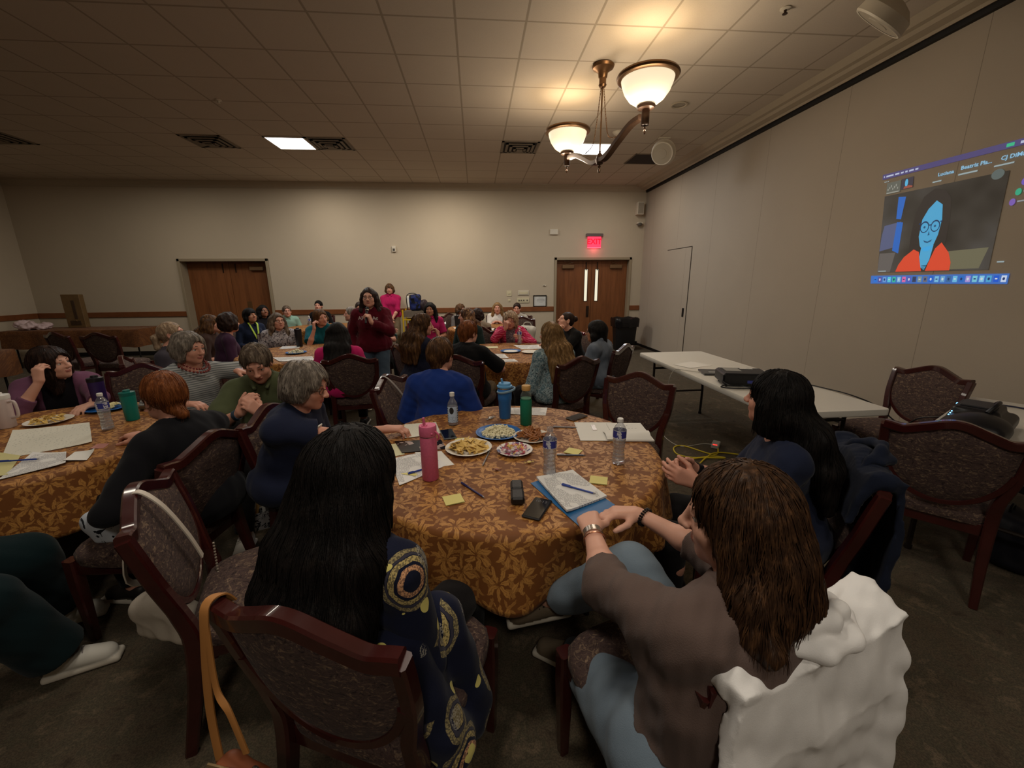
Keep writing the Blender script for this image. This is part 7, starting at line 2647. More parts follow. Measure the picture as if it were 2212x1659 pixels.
cable([(2.30, 3.05, .80), (2.42, 3.02, .755), (2.60, 3.10, .747), (2.74, 3.12, .747), (2.79, 2.95, .749), (2.81, 2.75, .75), (2.90, 2.62, .70), (2.98, 2.5, .60), (2.95, 2.35, .70), (3.0, 2.2, .75), (2.98, 2.12, .76)], .0045, M_DEV, 'black cable running along the white table to the black recorder', 80)
cable([(2.16, 3.62, .748), (2.03, 3.75, .749), (1.975, 3.86, .735), (1.94, 3.90, .62), (1.95, 3.95, .40), (1.98, 4.05, .08), (1.98, 4.09, .006), (1.94, 3.80, .005), (2.00, 3.63, .005), (2.24, 3.67, .005), (2.33, 3.62, .01)], .0035, M_CABW, 'thin white cable hanging from the white table to the floor', 80)
cable([(2.34, 3.58, .012), (2.20, 3.40, .008), (2.02, 3.63, .008), (1.90, 3.60, .008), (1.86, 3.44, .008), (1.98, 3.35, .008), (2.16, 3.37, .008), (2.24, 3.30, .016), (2.02, 3.33, .016), (1.87, 3.29, .008), (1.82, 3.21, .008), (1.92, 3.20, .008), (2.08, 3.33, .016), (2.26, 3.42, .018), (2.6, 3.3, .008), (3.0, 3.25, .008)], .0068, plain('yellow_cord', (196, 172, 34), .5, var=.03), 'yellow extension cord looped on the carpet', 120, 'cord', 'extension_cord')
t = thing('power_strip', 'grey multi-socket block with a red light on the carpet by the yellow cord', 'socket block', (2.33, 3.60, .001), .9)
MB().box((0, 0, .020), (.075, .035, .019), bev=.006).build('socket_block', plain('grey_white_plastic', (160, 156, 148), .5), t)
MB().box((-.062, 0, .0395), (.010, .020, .003), bev=.002).build('switch_light', emitter('red_neon', (255, 60, 50), 1.2), t)
cable([(3.30, 3.42, .006), (3.38, 3.33, .006), (3.44, 3.26, .006), (3.56, 3.30, .006), (3.50, 3.42, .006), (3.38, 3.44, .006), (3.40, 3.36, .012), (3.52, 3.36, .006), (3.60, 3.33, .01)], .0035, M_CABW, 'white cable coiled on the carpet behind the empty chair', 60)
t = thing('adapter', 'white plug adapter at the end of the coiled white cable', 'adapter', (3.64, 3.31, .001), .3)
MB().box((0, 0, .016), (.045, .026, .016), bev=.006).build('adapter_body', M_CABW, t)
MB().tube([(.045, .008, .016), (.066, .008, .016)], .003, 6).tube([(.045, -.008, .016), (.066, -.008, .016)], .003, 6).build('plug_pins', M_STEEL, t)
# black recorder / camcorder-like device on the second table
t = thing('meeting_recorder', 'bulky black conference device with blue indicator lights at the right edge', 'device', (2.86, 1.99, .7415), rad(29 - 90))
F = SDF()
F.box((0, 0, .045), (.13, .27, .045), None, .035, .02)
F.ell((.02, -.14, .062), (.125, .15, .075), None, .03)
F.box((-.02, .10, .10), (.095, .13, .035), None, .02, .03)
sdf_obj(F, 'device_body', M_DEV, .007, t)
MB().box((-.02, .10, .138), (.07, .09, .006), bev=.004).build('top_panel', M_DEV2, t)
MB().tube(spline([(.03, .18, .135), (.05, .10, .165), (.05, .0, .165), (.03, -.04, .125)], 16), .012, 8).build('carry_handle', M_DEV, t)
L_BL = emitter('blue_led', (120, 190, 255), 3.0)
MB().box((-.115, .13, .115), (.004, .012, .006)).build('power_light', L_BL, t)
for q in range(3):
    MB().ball((-.108, -.03 - .035 * q, .100 - .004 * q), .004, 6).build('indicator_light', L_BL, t)
cable([(2.98, 2.10, .80), (3.1, 2.25, .76), (3.35, 2.35, .748), (3.6, 2.4, .748), (3.7, 2.2, .748), (3.9, 2.1, .748)], .0055, plain('navy_cable', (30, 32, 60), .5), 'navy cable behind the black conference device', 40)
# dark backpack on the floor
t = thing('backpack', 'dark navy backpack on the carpet under the empty chair at right', 'backpack', (3.03, 1.80, 0), .4)
F = SDF()
F.box((0, 0, .15), (.15, .11, .15), None, .07, .03)
F.box((0, -.10, .10), (.11, .05, .09), None, .04, .03)
F.cone((-.10, .05, .27), (.10, .05, .27), .04, .04, k=.03)
sdf_obj(F, 'backpack_body', plain('navy_nylon', (22, 23, 34), .6, bump=.2, bscale=200), .008, t, (0, 0, 0), lambda P: .005 * wnoise(P, 30, 3))
MB().tube(spline([(-.03, .04, .30), (-.02, .04, .345), (.02, .04, .345), (.03, .04, .30)], 12), .008, 6).build('grab_handle', M_DEV, t)
MB().box((-.03, -.152, .15), (.04, .004, .018), bev=.003).build('reflective_tab', plain('tab_cyan', (60, 150, 190), .4), t)
MB().box((.0, -.154, .085), (.05, .003, .006)).build('zip', plain('zip_pale', (170, 170, 172), .4), t)

# ------------------------------------------------------------------ coats and bags on chairs (built in the chair's own frame)
def chair_frame(k):
    o = CH[k]
    return np.array(o.location), o.rotation_euler[2]
def to_chair(k):
    l, a = chair_frame(k)
    R = Rz(a)
    return l, R
def coat(k, name, label, m, drop=.36, seed=0, res=.007, width=.25, sleeves=(1,), flare=.06, peak=.03):
    """a coat hung over the chair back: rear drape, front fall, shoulders, collar and hanging sleeves"""
    l, a = chair_frame(k)
    root = thing(name, label, 'jacket', tuple(l), a)
    Y = lambda z: back_pt(1, z)
    F = SDF()
    def top(x):
        ax = np.abs(x)
        return .945 - .030 * np.clip(ax / .12, 0, 1) ** 2 + peak * np.exp(-((ax - width + .01) / .045) ** 2)
    def folds(P):
        dn = np.clip((.90 - P[..., 2]) / .5, 0, 1)
        x = P[..., 0]
        g = np.sin(x * 21 + 1.7 * np.sin(P[..., 2] * 5 + seed) + seed) * .6 + np.sin(x * 37 + P[..., 2] * 6 + 2 * seed) * .4
        h_ = np.sin((x * .8 + P[..., 2]) * 34 + seed) * np.exp(-((P[..., 2] - .80) / .07) ** 2)
        return .017 * dn * g + .005 * h_
    def rear(P):
        x, y, z = P[..., 0], P[..., 1], P[..., 2]
        dn = np.clip(.90 - z, 0, 1)
        yc = Y(z) - .042 - .044 * np.clip(dn / .16, 0, 1) - .16 * dn ** 1.3 - folds(P)
        W_ = width + flare * (dn / .5)
        d = np.maximum(np.maximum(np.abs(y - yc) - .014, np.abs(x) - W_), z - top(x) + .02)
        return d * .75
    F.add(rear, (-width - .12, -.75, drop - .05), (width + .12, -.20, 1.0), .04)
    def front(P):
        x, y, z = P[..., 0], P[..., 1], P[..., 2]
        yc = Y(z) + .045 + .3 * folds(P)
        return np.maximum(np.maximum(np.abs(y - yc) - .012, np.abs(x) - width), np.maximum(z - top(x), .74 - z)) * .8
    F.add(front, (-width - .02, -.42, .60), (width + .02, -.12, 1.0), .02)
    xs_ = np.linspace(-width + .02, width - .02, 9)
    pts = [(x, Y(.9) + .0, top(x) - .028) for x in xs_]
    F.chain(pts, [.034] * 9, k=.03)
    for s in sleeves:
        F.chain([(s * (width - .01), Y(.88) - .012, .895), (s * (width + .015), Y(.82) - .045, .80), (s * (width + .025), Y(.7) - .085, .64), (s * (width + .015), Y(.55) - .13, .48), (s * (width - .005), Y(.5) - .15, drop + .02)], [.030, .042, .044, .042, .040], k=.02)
    F.plane((0, 0, drop), (0, 0, -1))
    wf = lambda P: .003 * wnoise(P, 30, seed) + .0022 * wnoise(P * np.array((1.0, 1.0, .35)), 95, seed + 1)
    sdf_obj(F, 'jacket_body', m, res, root, (0, 0, 0), wf)
    F = SDF()
    F.chain([(-.125, Y(.9) + .05, .895), (-.095, Y(.92) + .02, .945), (-.05, Y(.92) - .022, .972), (0, Y(.92) - .036, .978), (.05, Y(.92) - .022, .972), (.095, Y(.92) + .02, .945), (.135, Y(.9) + .05, .89)], [.010, .014, .016, .017, .016, .014, .010], k=.02)
    F.chain([(-.10, Y(.9) - .02, .940), (-.04, Y(.9) - .062, .938), (.04, Y(.9) - .062, .938), (.10, Y(.9) - .02, .940)], [.012, .015, .015, .012], k=.025)
    sdf_obj(F, 'collar', m, res, root, (0, 0, 0), lambda P: .0025 * wnoise(P, 45, seed + 2))
    return root
M_WJ = m_knit('white_cotton_twill', (232, 230, 228), rough=.85, bump=.12)
M_NJ = m_knit('navy_twill', (24, 30, 46), rough=.9)
coat('C14', 'jacket', 'white cotton jacket draped over the back of the foreground chair', M_WJ, drop=.28, seed=2, res=.005, width=.235)
cj = coat('C11', 'jacket', 'dark navy jacket hanging on the chair of the black-haired person at right', M_NJ, drop=.30, seed=4, width=.235, flare=.02)
mb = MB()
mb.tube(spline([(.10, back_pt(1, .9) - .05, .93), (.17, back_pt(1, .88) - .075, .925), (.24, back_pt(1, .86) - .07, .905)], 12), .008, 6)
mb.build('collar_binding', plain('grey_binding', (128, 126, 130), .7), cj)

# white quilted bag on the empty chair at left
l, a = chair_frame('C2')
M_QUILT = plain('white_quilted_leather', (196, 186, 172), .5, var=.06, bump=.25, bscale=34)
t = thing('quilted_bag', 'white quilted shoulder bag hanging behind the empty chair at left', 'bag', tuple(l), a)
F = SDF()
c = np.array((-.11, -.365, .325))
RB = Rz(rad(52))
F.box(c, (.140, .045, .085), RB, .040, .02)
F.cone(c + RB @ np.array((-.09, 0, .06)), c + RB @ np.array((.06, 0, .10)), .040, .030, k=.05)
F.cone(c + (-.02, 0, .10), c + (-.02, .02, .20), .030, .016, k=.05)
sdf_obj(F, 'bag_body', M_QUILT, .006, t, (0, 0, 0), lambda P: .004 * wnoise(P, 34, 1) + .0035 * np.abs(np.sin(P[:, 0] * 30 + P[:, 2] * 30)))
mb = MB()
cz = .928
mb.bar(spline([c + (-.02, .02, .19), (.03, -.40, .62), (.04, back_pt(1, .9) - .035, .88), (.045, back_pt(1, .92), cz + .012), (.05, back_pt(1, .88) + .045, .88), (.02, back_pt(1, .7) + .045, .74), (-.01, back_pt(1, .6) + .045, .62)], 40), .012, .003, (1, 0, 0))
mb.build('strap', plain('white_strap', (204, 194, 180), .5), t)
mb = MB()
for q in range(12):
    mb.ball((-.12 + .002 * q, back_pt(1, .55) + .05, .60 - .012 * q), .005, 6)
mb.build('bead_trim', plain('bead_silver', (170, 160, 144), .3, metal=.5), t)
# tan purse on the foreground chair
l, a = chair_frame('C1')
t = thing('purse', 'small rust-brown purse hanging by a long tan strap from the foreground chair', 'purse', tuple(l), a)
M_TAN = plain('tan_strap', (176, 120, 64), .6, var=.1)
M_RUST = plain('rust_leather', (150, 84, 52), .5, var=.15, nscale=20)
cx = -.243
mb = MB()
top = np.array((cx + .01, back_pt(1, .88), .897))
mb.bar(spline([top + (.002, .035, -.03), top + (0, .015, .003), top + (-.004, -.018, .004), top + (-.004, -.034, -.05), (cx - .01, -.355, .62), (cx + .02, -.375, .40), (cx + .035, -.38, .20)], 36), .010, .0025, (1, .3, 0))
mb.bar(spline([top + (-.002, -.030, -.03), (cx + .02, -.35, .70), (cx + .07, -.365, .66), (cx + .105, -.37, .56)], 24), .007, .0025, (1, .3, 0))
mb.build('strap', M_TAN, t)
F = SDF()
c = np.array((cx + .085, -.375, .42))
F.box(c, (.085, .030, .10), Ry(.22), .026, .02)
sdf_obj(F, 'purse_body', M_RUST, .006, t, (0, 0, 0), lambda P: .003 * wnoise(P, 40, 1))
MB().tube([c + (-.075, -.02, .100), c + (.05, -.02, .125)], .0042, 6).build('zip', plain('zip_gold', (206, 176, 130), .25, metal=.8), t)
MB().lathe([(.010, -.004), (.012, 0), (.010, .004), (.007, 0), (.010, -.004)], c + (.062, -.01, .128), 14, cap=False, R=Rx(pi / 2)).build('strap_ring', M_STEEL, t)
# grey lanyard on the chair of the blue-shirted person
l, a = chair_frame('C6')
t = thing('lanyard', 'grey lanyard slung over the chair beside the blue shirt', 'lanyard', tuple(l), a)
MB().bar(spline([(.06, back_pt(1, .8) - .045, .74), (.06, back_pt(1, .9) - .032, .90), (.055, back_pt(1, .92), .942), (.03, back_pt(1, .88) + .040, .89), (-.05, back_pt(1, .75) + .052, .76), (-.10, back_pt(1, .66) + .052, .66)], 30), .011, .0025, (1, 0, .2)).build('ribbon', plain('grey_ribbon', (142, 134, 128), .6), t)
MB().tube([(-.10, back_pt(1, .66) + .055, .66), (-.115, back_pt(1, .63) + .055, .63)], .004, 6).build('lanyard_hook', M_STEEL, t)
# pouch with pens, printed white bag on a lap
t = thing('pouch', 'small black-and-white patterned pouch with pens on the carpet', 'pouch', (-1.475, 2.60, 0), .5)
M_POUCH = m_knit('pouch_print', (190, 188, 190), pattern=p_blotch([(40, 40, 46)], 46, (.54,)))
MB().add([(x * w_, y * d_, z) for z, w_, d_ in ((0, .9, .9), (.13, 1.05, 1.1)) for x, y in ((-.06, -.035), (.06, -.035), (.06, .035), (-.06, .035))],
         [(0, 3, 2, 1), (0, 1, 5, 4), (1, 2, 6, 5), (2, 3, 7, 6), (3, 0, 4, 7)]).build('pouch_body', M_POUCH, t, False)
MB().box((0, 0, .10), (.054, .030, .004)).build('pouch_lining', M_DEV, t, False)
for q, (x, m_) in enumerate(((-.02, plain('bamboo', (196, 152, 88), .5)), (.015, M_PAPERW), (.03, M_STEELP))):
    MB().box((x, 0, .15), (.010, .004, .05), R=Ry(.25 - .2 * q), bev=.002).build('pen', m_, t, False)
t = thing('printed_tote', 'white bag with a black printed figure on the lap of the auburn-haired person', 'bag', (-1.705, 1.80, .555), 0)
F = SDF()
F.ell((0, 0, .0), (.085, .055, .085), Rx(.5), .01)
F.box((.02, 0, -.03), (.05, .045, .05), None, .02, .03)
sdf_obj(F, 'tote_body', m_knit('tote_print', (196, 204, 214), pattern=p_blotch([(28, 30, 36)], 11, (.57,)), bump=.1), .006, t)
MB().tube(spline([(-.03, .02, .07), (-.02, .03, .12), (.02, .03, .12), (.03, .02, .07)], 12), .005, 6).build('tote_handle', M_DEV, t)

# ------------------------------------------------------------------ microphone held by the speaker
m0 = np.array(P19['arms'][-1][2]) + P19['hands'][-1][0] * .075 + P19['hands'][-1][1] * .030
mth = P19['Hc'] + P19['HR'] @ np.array((0, .125, -.075))
d = unit(mth - m0)
t = thing('microphone', 'black handheld microphone with a silver ring held before the speaker\'s mouth', 'microphone', tuple(m0))
MB().tube([-d * .10, d * .085], [.0115, .0165], 12).build('handle', M_DEV, t)
MB().tube([d * .082, d * .100], [.0215, .0225], 14).build('ring', M_STEEL, t)
MB().ball(d * .118, .0245, 14).build('grille', plain('mic_mesh', (32, 32, 34), .4, metal=.5, bump=.5, bscale=600), t)

# ------------------------------------------------------------------ along the back wall
t = thing('trash_bin', 'tall black rubbish bin with a liner beside the double door', 'bin', (3.50, 9.48, 0))
def sq(r, z, p=5, rr=.26):
    out = []
    for j in range(36):
        b = 2 * pi * j / 36
        q = (abs(cos(b)) ** p + abs(sin(b)) ** p) ** (-1 / p)
        out.append((r * cos(b) * q, r * sin(b) * q * .85, z))
    return out
vs = sq(.205, 0) + sq(.215, .02) + sq(.265, .70) + sq(.285, .705) + sq(.285, .745) + sq(.262, .745) + sq(.25, .68)
MB().add(vs, [tuple(range(36))[::-1]] + [(i * 36 + j, i * 36 + (j + 1) % 36, (i + 1) * 36 + (j + 1) % 36, (i + 1) * 36 + j) for i in range(6) for j in range(36)]).build('bin_body', plain('bin_black', (22, 21, 22), .5), t)
vs, rows = [], ((.294, .56), (.300, .66), (.300, .745), (.292, .765), (.265, .758), (.225, .70), (.18, .66), (.0, .655))
for i, (r, z) in enumerate(rows):
    for j, (x, y, _) in enumerate(sq(max(r, .001), z)):
        f = 1 + (.02 * sin(j * 2.1 + i) if i < 5 else 0)
        vs.append((x * f, y * f, z + (.012 * sin(j * 1.3) if i in (0, 3) else 0)))
MB().add(vs, [(i * 36 + j, i * 36 + (j + 1) % 36, (i + 1) * 36 + (j + 1) % 36, (i + 1) * 36 + j) for i in range(len(rows) - 1) for j in range(36)]).build('bin_liner', plain('liner_black', (16, 15, 17), .25, bump=.6, bscale=24), t)
t = thing('wooden_box', 'upright wooden box with a dark slot standing on the covered buffet table', 'box', (-8.36, 9.42, .747), .0)
M_BOXW = plain('oak_veneer', (104, 80, 48), .5, var=.2, nscale=8)
M_BOXD = plain('box_dark_wood', (60, 42, 26), .5)  # darker wood for the slot and lower panel
mb = MB()
mb.box((0, .03, .34), (.175, .055, .34), bev=.006)
mb.build('box_body', M_BOXW, t, False)
MB().box((.03, -.027, .37), (.030, .004, .19), bev=.002).build('slot', M_BOXD, t, False)
MB().box((.0, -.028, .10), (.10, .004, .045), bev=.002).build('lower_panel', M_BOXD, t, False)
MB().ball((.03, -.034, .14), .012, 10).build('knob', plain('brass_plate', (104, 74, 44), .4, metal=.3), t)
F = SDF()
for q in range(9):
    F.ell(rg.normal(0, 1, 3) * (.13, .07, .03) + (0, 0, .08), rg.uniform(.06, .10, 3) * (1.2, 1, .8), None, .05)
F.plane((0, 0, .002), (0, 0, -1))
o = sdf_obj(F, 'plastic_bag', plain('pale_pink_plastic', (196, 172, 172), .35, var=.12, nscale=14), .012, None, (0, 0, 0), lambda P: .014 * wnoise(P, 30, 2) + .008 * wnoise(P, 70, 4))
o.location = (-8.98, 9.16, .75)
tag(o, 'crumpled pale pink plastic bag on the covered buffet table', 'plastic bag')
# yellow book cart with a mesh tray and bags
M_YEL = plain('yellow_enamel', (204, 168, 30), .4, var=.05)
t = thing('book_cart', 'yellow metal cart with a mesh tray standing behind the pink-shirted people', 'cart', (-1.36, 9.62, 0))
W_, D_, H_ = .27, .22, 1.02
for sx in (-1, 1):
    for sy in (-1, 1):
        MB().tube([(sx * W_, sy * D_, .06), (sx * W_, sy * D_, H_)], .017, 8).build('post', M_YEL, t)
        MB().ball((sx * W_, sy * D_, .032), (.022, .032, .032), 10).build('caster', M_DEV, t)
for z in (.30, .80):
    MB().box((0, 0, z), (W_, D_, .012), bev=.003).build('shelf', M_YEL, t)
def m_mesh():
    t_ = NT('grey_wire_mesh')
    v = t_.coord('Object')
    sp = t_.n('ShaderNodeSeparateXYZ')
    t_.l(v, sp.inputs[0])
    a_ = t_.math('LESS_THAN', t_.math('FRACT', t_.math('MULTIPLY', sp.outputs[0], 60)), .35)
    b_ = t_.math('LESS_THAN', t_.math('FRACT', t_.math('MULTIPLY', sp.outputs[2], 60)), .35)
    t_.color(t_.mix(t_.math('MAXIMUM', a_, b_), lin((70, 58, 50)), lin((140, 126, 110))))
    t_.set(rough=.5, metal=.3)
    return t_.m
MB().box((0, 0, .925), (W_ - .015, D_ - .01, .065)).build('mesh_tray', m_mesh(), t, False)
for q in range(11):
    hh = .17 + .03 * (q % 3)
    o = thing('book', 'book %s on the lower shelf of the yellow cart' % ('with a dull red spine' if q % 2 else 'with a dark brown spine'), 'book', (-1.58 + .042 * q, 9.50, .312), 0, 'red books on the yellow cart' if q % 2 else 'brown books on the yellow cart')
    MB().box((0, 0, hh), (.016, .09, hh), bev=.003).build('book_cover', plain('spine_red', (116, 44, 34), .6) if q % 2 else plain('spine_brown', (60, 36, 30), .6), o, False)
    MB().box((0, .012, hh + .001), (.012, .08, hh - .003)).build('pages', M_PAPERW, o, False)
t = thing('backpack', 'blue and black backpack on top of the yellow cart', 'backpack', (-1.34, 9.60, .992))
F = SDF()
F.box((-.02, 0, .17), (.13, .12, .17), Ry(-.08), .06, .03)
F.cone((-.12, 0, .30), (.06, 0, .33), .05, .04, k=.04)
sdf_obj(F, 'backpack_body', m_knit('blue_nylon', (34, 44, 96), pattern=p_blotch([(24, 24, 30), (150, 150, 160)], 9, (.52, .70)), rough=.6), .010, t, (0, 0, 0), lambda P: .008 * wnoise(P, 24, 2))
F = SDF()
F.ell((.16, -.02, .12), (.11, .11, .13), None, .03)
sdf_obj(F, 'side_pouch', plain('dark_plum_nylon', (44, 30, 34), .6), .010, t, (0, 0, 0), lambda P: .008 * wnoise(P, 30, 1))
MB().tube(spline([(-.20, -.02, .02), (-.215, -.02, .25), (-.18, -.02, .36), (-.06, -.02, .385), (.02, -.02, .36)], 24), .010, 6).build('shoulder_strap', M_DEV, t)
MB().box((-.165, -.06, .20), (.025, .04, .12), R=Ry(-.05), bev=.01).build('white_panel', M_PAPERW, t)
t = thing('tote_bag', 'black bag standing on the far table under the chair rail', 'bag', (-.33, 8.32, TZ + .002))
MB().add([(x * w_, y * w_, z) for z, w_ in ((0, .9), (.20, 1.05)) for x, y in ((-.10, -.06), (.10, -.06), (.10, .06), (-.10, .06))] ,
         [(0, 3, 2, 1), (0, 1, 5, 4), (1, 2, 6, 5), (2, 3, 7, 6), (3, 0, 4, 7)]).build('bag_body', plain('black_cotton', (20, 19, 20), .8), t, False)
MB().tube(spline([(-.06, -.05, .19), (-.04, -.05, .29), (.04, -.05, .29), (.06, -.05, .19)], 14), .008, 6).build('bag_handle', M_DEV, t)
F = SDF()
F.box((0, 0, .15), (.15, .10, .14), None, .08, .03)
F.cone((-.09, 0, .26), (.10, 0, .24), .05, .06, k=.04)
t = thing('shoulder_bag', 'pale cream bag on the empty dark chair at the far table', 'bag', (.96, 7.72, .492))
sdf_obj(F, 'bag_body', plain('cream_canvas', (182, 174, 160), .7), .012, t, (0, 0, 0), lambda P: .012 * wnoise(P, 22, 5))
MB().tube(spline([(-.08, .02, .28), (-.05, .02, .36), (.05, .02, .36), (.09, .02, .27)], 14), .010, 6).build('bag_handle', plain('cream_canvas', (182, 174, 160), .7), t)

# ------------------------------------------------------------------ the projected picture on the partition
XP = XR - .004
def scr(u, v, k=0):
    """u 0..1 from the far (left) edge to the near edge, v 0..1 upward; slightly keystoned"""
    yl = 4.035 + .12 * v
    yr = 2.905 + .03 * v
    y = yl + (yr - yl) * u
    z = 1.555 + 1.06 * v
    return (XP - .0008 * k, y, z)
t = thing('projected_picture', 'projected video-call screen with a person in an orange jacket, on the partition wall', 'projection', (0, 0, 0))
t['group'] = 'projection'
del t['group']
_em = {}
def em(rgb, s=1.0):
    k = (rgb, s)
    if k not in _em:
        _em[k] = emitter('light_%d_%d_%d' % rgb, rgb, s * .62)
    return _em[k]
def poly(mb, pts, k=1, m=0):
    mb.add([scr(*p, k) for p in pts], [tuple(range(len(pts)))], m)
def rect(mb, u0, v0, u1, v1, k=1, m=0):
    poly(mb, [(u0, v0), (u1, v0), (u1, v1), (u0, v1)], k, m)
def ellp(mb, cu, cv, a, b, k=1, m=0, n=28, a0=0, a1=2 * pi):
    poly(mb, [(cu + a * cos(x), cv + b * sin(x)) for x in np.linspace(a0, a1, n)[:-1]], k, m)
ASP = 1.06 / 1.70
mb = MB()
rect(mb, 0, .955, 1.5, 1, 1)
mb.build('menu_bar', em((88, 80, 132), .9), t, False)
mb = MB()
x = .012
for n_, wd in enumerate((.008, .060, .034, .022, .018, .034, .022)):
    rect(mb, x, .970, x + wd, .984, 2)
    x += wd * 1.0 + .012
for n_ in range(5):
    rect(mb, .885 + .045 * n_, .968, .903 + .045 * n_, .986, 2)
mb.build('menu_text', em((196, 206, 232), 1.0), t, False)
mb = MB()
poly(mb, [(.815, .966), (.855, .966), (.855, .990), (.815, .990)], 2)
mb.build('menu_badge', em((60, 190, 140), 1.1), t, False)
mb = MB()
rect(mb, -.02, .0, .985, .075, 1)
mb.build('dock', em((70, 120, 205), 1.0), t, False)
icons = ((40, 120, 220), (90, 80, 160), (110, 160, 220), (90, 200, 225), (60, 190, 160), (130, 190, 230), (220, 110, 170), (90, 90, 190), (60, 66, 90), (130, 150, 150), (110, 110, 120), (30, 100, 210), (120, 190, 230), (110, 170, 210), (60, 110, 160), (110, 190, 230), (40, 110, 200), (170, 150, 220), (120, 200, 220), (130, 200, 235), (80, 170, 215), (30, 90, 210), (200, 215, 240))
for i, c in enumerate(icons):
    mb = MB()
    u = .010 + .0425 * i
    rect(mb, u, .014, u + .030, .062, 2)
    mb.build('dock_icon', em(c, 1.15), t, False)
    mb = MB()
    if i % 3:
        ellp(mb, u + .015, .038, .007, .011, 3)
    else:
        rect(mb, u + .008, .034, u + .022, .043, 3)
    mb.build('icon_mark', em((230, 240, 250) if i % 2 else (36, 60, 120), .9), t, False)
# the video tile of the caller (soft dark room, blue light at left, table at right)
def m_tile():
    t_ = NT('video_room')
    v = t_.coord('Object')
    n = t_.noise(v, 2.3, 2)
    n2 = t_.noise(v, 4.0, 2)
    col = t_.ramp(n, [(.36, lin((74, 66, 56))), (.55, lin((96, 88, 78))), (.72, lin((112, 106, 100)))])
    t_.color((.02, .02, .02))
    t_.set(ecol=col, emis=.36, rough=.8)
    return t_.m
mb = MB()
rect(mb, .035, .105, .86, .80, 1)
mb.build('video_tile', m_tile(), t, False)
mb = MB()
poly(mb, [(.035, .30), (.17, .33), (.205, .33), (.20, .55), (.06, .53), (.045, .45)], 2)
mb.build('window_glow', em((104, 112, 150), .75), t, False)
mb = MB()
poly(mb, [(.15, .30), (.205, .27), (.215, .54), (.165, .55)], 3)
poly(mb, [(.155, .58), (.195, .57), (.215, .76), (.155, .77)], 3)
mb.build('blue_light', em((52, 116, 214), .85), t, False)
mb = MB()
poly(mb, [(.035, .105), (.15, .105), (.18, .28), (.04, .28)], 2)
mb.build('sofa', em((118, 112, 108), .75), t, False)
mb = MB()
poly(mb, [(.55, .115), (.80, .118), (.835, .27), (.56, .26)], 2)
mb.build('desk', em((126, 122, 96), .8), t, False)
_sc = scr
def scr(u, v, k=0):
    return _sc(u + .055, v, k)
# person on the call
mb = MB()
poly(mb, [(.24, .12), (.235, .40), (.25, .60), (.30, .73), (.37, .78), (.44, .76), (.49, .68), (.505, .52), (.50, .34), (.48, .12)], 3)
mb.build('caller_hair', em((66, 58, 52), .62), t, False)
mb = MB()
poly(mb, [(.300, .40), (.310, .54), (.345, .62), (.395, .68), (.440, .64), (.452, .52), (.440, .40), (.415, .31), (.385, .275), (.350, .275), (.318, .32)], 4)
poly(mb, [(.33, .30), (.42, .32), (.405, .20), (.375, .115), (.345, .14), (.325, .22)], 4)
mb.build('caller_face', em((84, 176, 224), 1.0), t, False)
mb = MB()
poly(mb, [(.145, .108), (.165, .17), (.205, .235), (.275, .295), (.318, .27), (.335, .19), (.355, .108)], 5)
poly(mb, [(.385, .108), (.405, .19), (.435, .29), (.475, .335), (.535, .25), (.56, .17), (.56, .108)], 5)
mb.build('caller_jacket', em((226, 78, 48), 1.05), t, False)
mb = MB()
for cu in (.335, .412):
    pts_o = [(cu + .033 * cos(x), .475 + .048 * sin(x)) for x in np.linspace(0, 2 * pi, 25)[:-1]]
    pts_i = [(cu + .027 * cos(x), .473 + .038 * sin(x)) for x in np.linspace(0, 2 * pi, 25)[:-1]]
    v = [scr(*p, 6) for p in pts_o + pts_i]
    mb.add(v, [(j, (j + 1) % 24, 24 + (j + 1) % 24, 24 + j) for j in range(24)])
rect(mb, .366, .482, .381, .492, 6)
rect(mb, .290, .50, .305, .512, 6)
rect(mb, .443, .50, .458, .512, 6)
mb.build('caller_spectacles', em((36, 66, 110), .8), t, False)
mb = MB()
poly(mb, [(.340, .365), (.372, .352), (.405, .368), (.395, .350), (.372, .340), (.350, .348)], 6)
poly(mb, [(.372, .44), (.380, .405), (.366, .402)], 6)
for cu in (.335, .410):
    ellp(mb, cu, .474, .008, .010, 6, n=12)
mb.build('caller_features', em((44, 96, 140), .8), t, False)
mb = MB()
for q in range(4):
    poly(mb, [(.352 + .004 * q, .150 - .012 * q), (.392 - .004 * q, .153 - .012 * q), (.392 - .004 * q, .157 - .012 * q), (.352 + .004 * q, .154 - .012 * q)], 6)
mb.build('striped_collar', em((30, 40, 60), .7), t, False)
scr = _sc
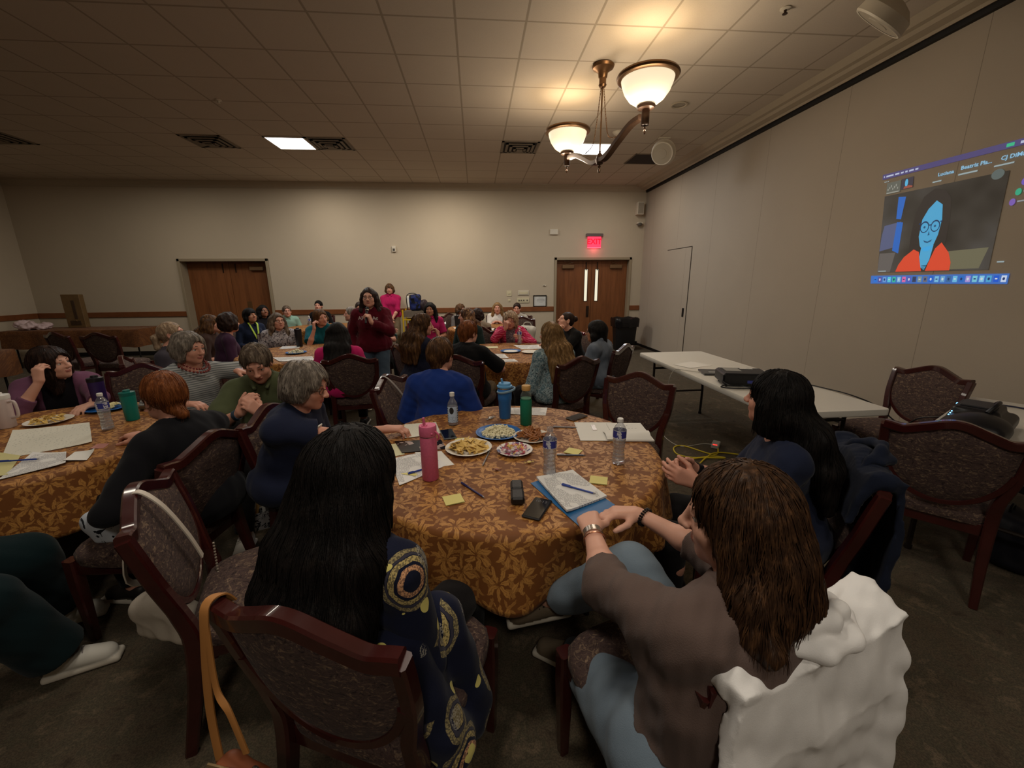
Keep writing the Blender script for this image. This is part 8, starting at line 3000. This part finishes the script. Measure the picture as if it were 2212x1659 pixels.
# thumbnails, captions and the participants' column
mb = MB()
rect(mb, .045, .815, .160, .915, 2)
mb.build('thumbnail_room', em((112, 114, 104), .8), t, False)
mb = MB()
for q in range(7):
    rect(mb, .055 + .013 * q, .845 + .012 * (q % 3), .063 + .013 * q, .862 + .014 * (q % 3), 3)
rect(mb, .048, .818, .150, .828, 3)
mb.build('thumbnail_detail', em((176, 176, 166), .8), t, False)
mb = MB()
rect(mb, .165, .83, .255, .92, 2)
mb.build('thumbnail_caller', em((76, 70, 84), .7), t, False)
mb = MB()
ellp(mb, .205, .880, .012, .032, 3)
mb.build('thumbnail_face', em((96, 190, 235), 1.0), t, False)
mb = MB()
poly(mb, [(.185, .832), (.19, .850), (.225, .856), (.255, .845), (.255, .832)], 3)
mb.build('thumbnail_jacket', em((170, 92, 72), .9), t, False)
def scr_text(s, u, v, size, k, nm, mat_):
    mb = MB()
    def T(P):
        U = u + P[:, 0] / 1.15
        Vv = v + P[:, 1] / 1.06
        return np.array([scr(a_, b_, k) for a_, b_ in zip(U, Vv)])
    text_mb(mb, s, size, T, bold=.0012)
    mb.build(nm, mat_, t, False)
BLU = em((150, 200, 232), 1.0)
scr_text('Luciana', .43, .872, .040, 3, 'caption', BLU)
scr_text('Beatriz Pla...', .575, .882, .042, 3, 'caption', BLU)
scr_text('CJ DiMarco', .80, .884, .042, 3, 'caption', BLU)
mb = MB()
rect(mb, .40, .828, .46, .838, 3)
rect(mb, .565, .842, .68, .854, 3)
rect(mb, .77, .845, .875, .856, 3)
rect(mb, .045, .112, .115, .120, 3)
rect(mb, .90, .155, .94, .165, 3)
for q in range(3):
    rect(mb, .022 + .014 * q, .925, .031 + .014 * q, .933, 3)
mb.build('small_captions', em((168, 186, 190), .9), t, False)
mb = MB()
ellp(mb, .80, .790, .035, .036, 2)
mb.build('blurred_avatar', em((112, 126, 124), .7), t, False)
for q, c in enumerate(((150, 140, 130), (128, 122, 112), (118, 96, 196), (56, 176, 138), (130, 100, 190))):
    mb = MB()
    ellp(mb, .99 - .020 * q, .835 - .065 * q, .016, .024, 2)
    mb.build('participant_avatar', em(c, 1.0), t, False)
    mb = MB()
    rect(mb, 1.015 - .020 * q, .830 - .065 * q, 1.12 - .020 * q, .840 - .065 * q, 2)
    mb.build('participant_name', em((160, 166, 172), .9), t, False)
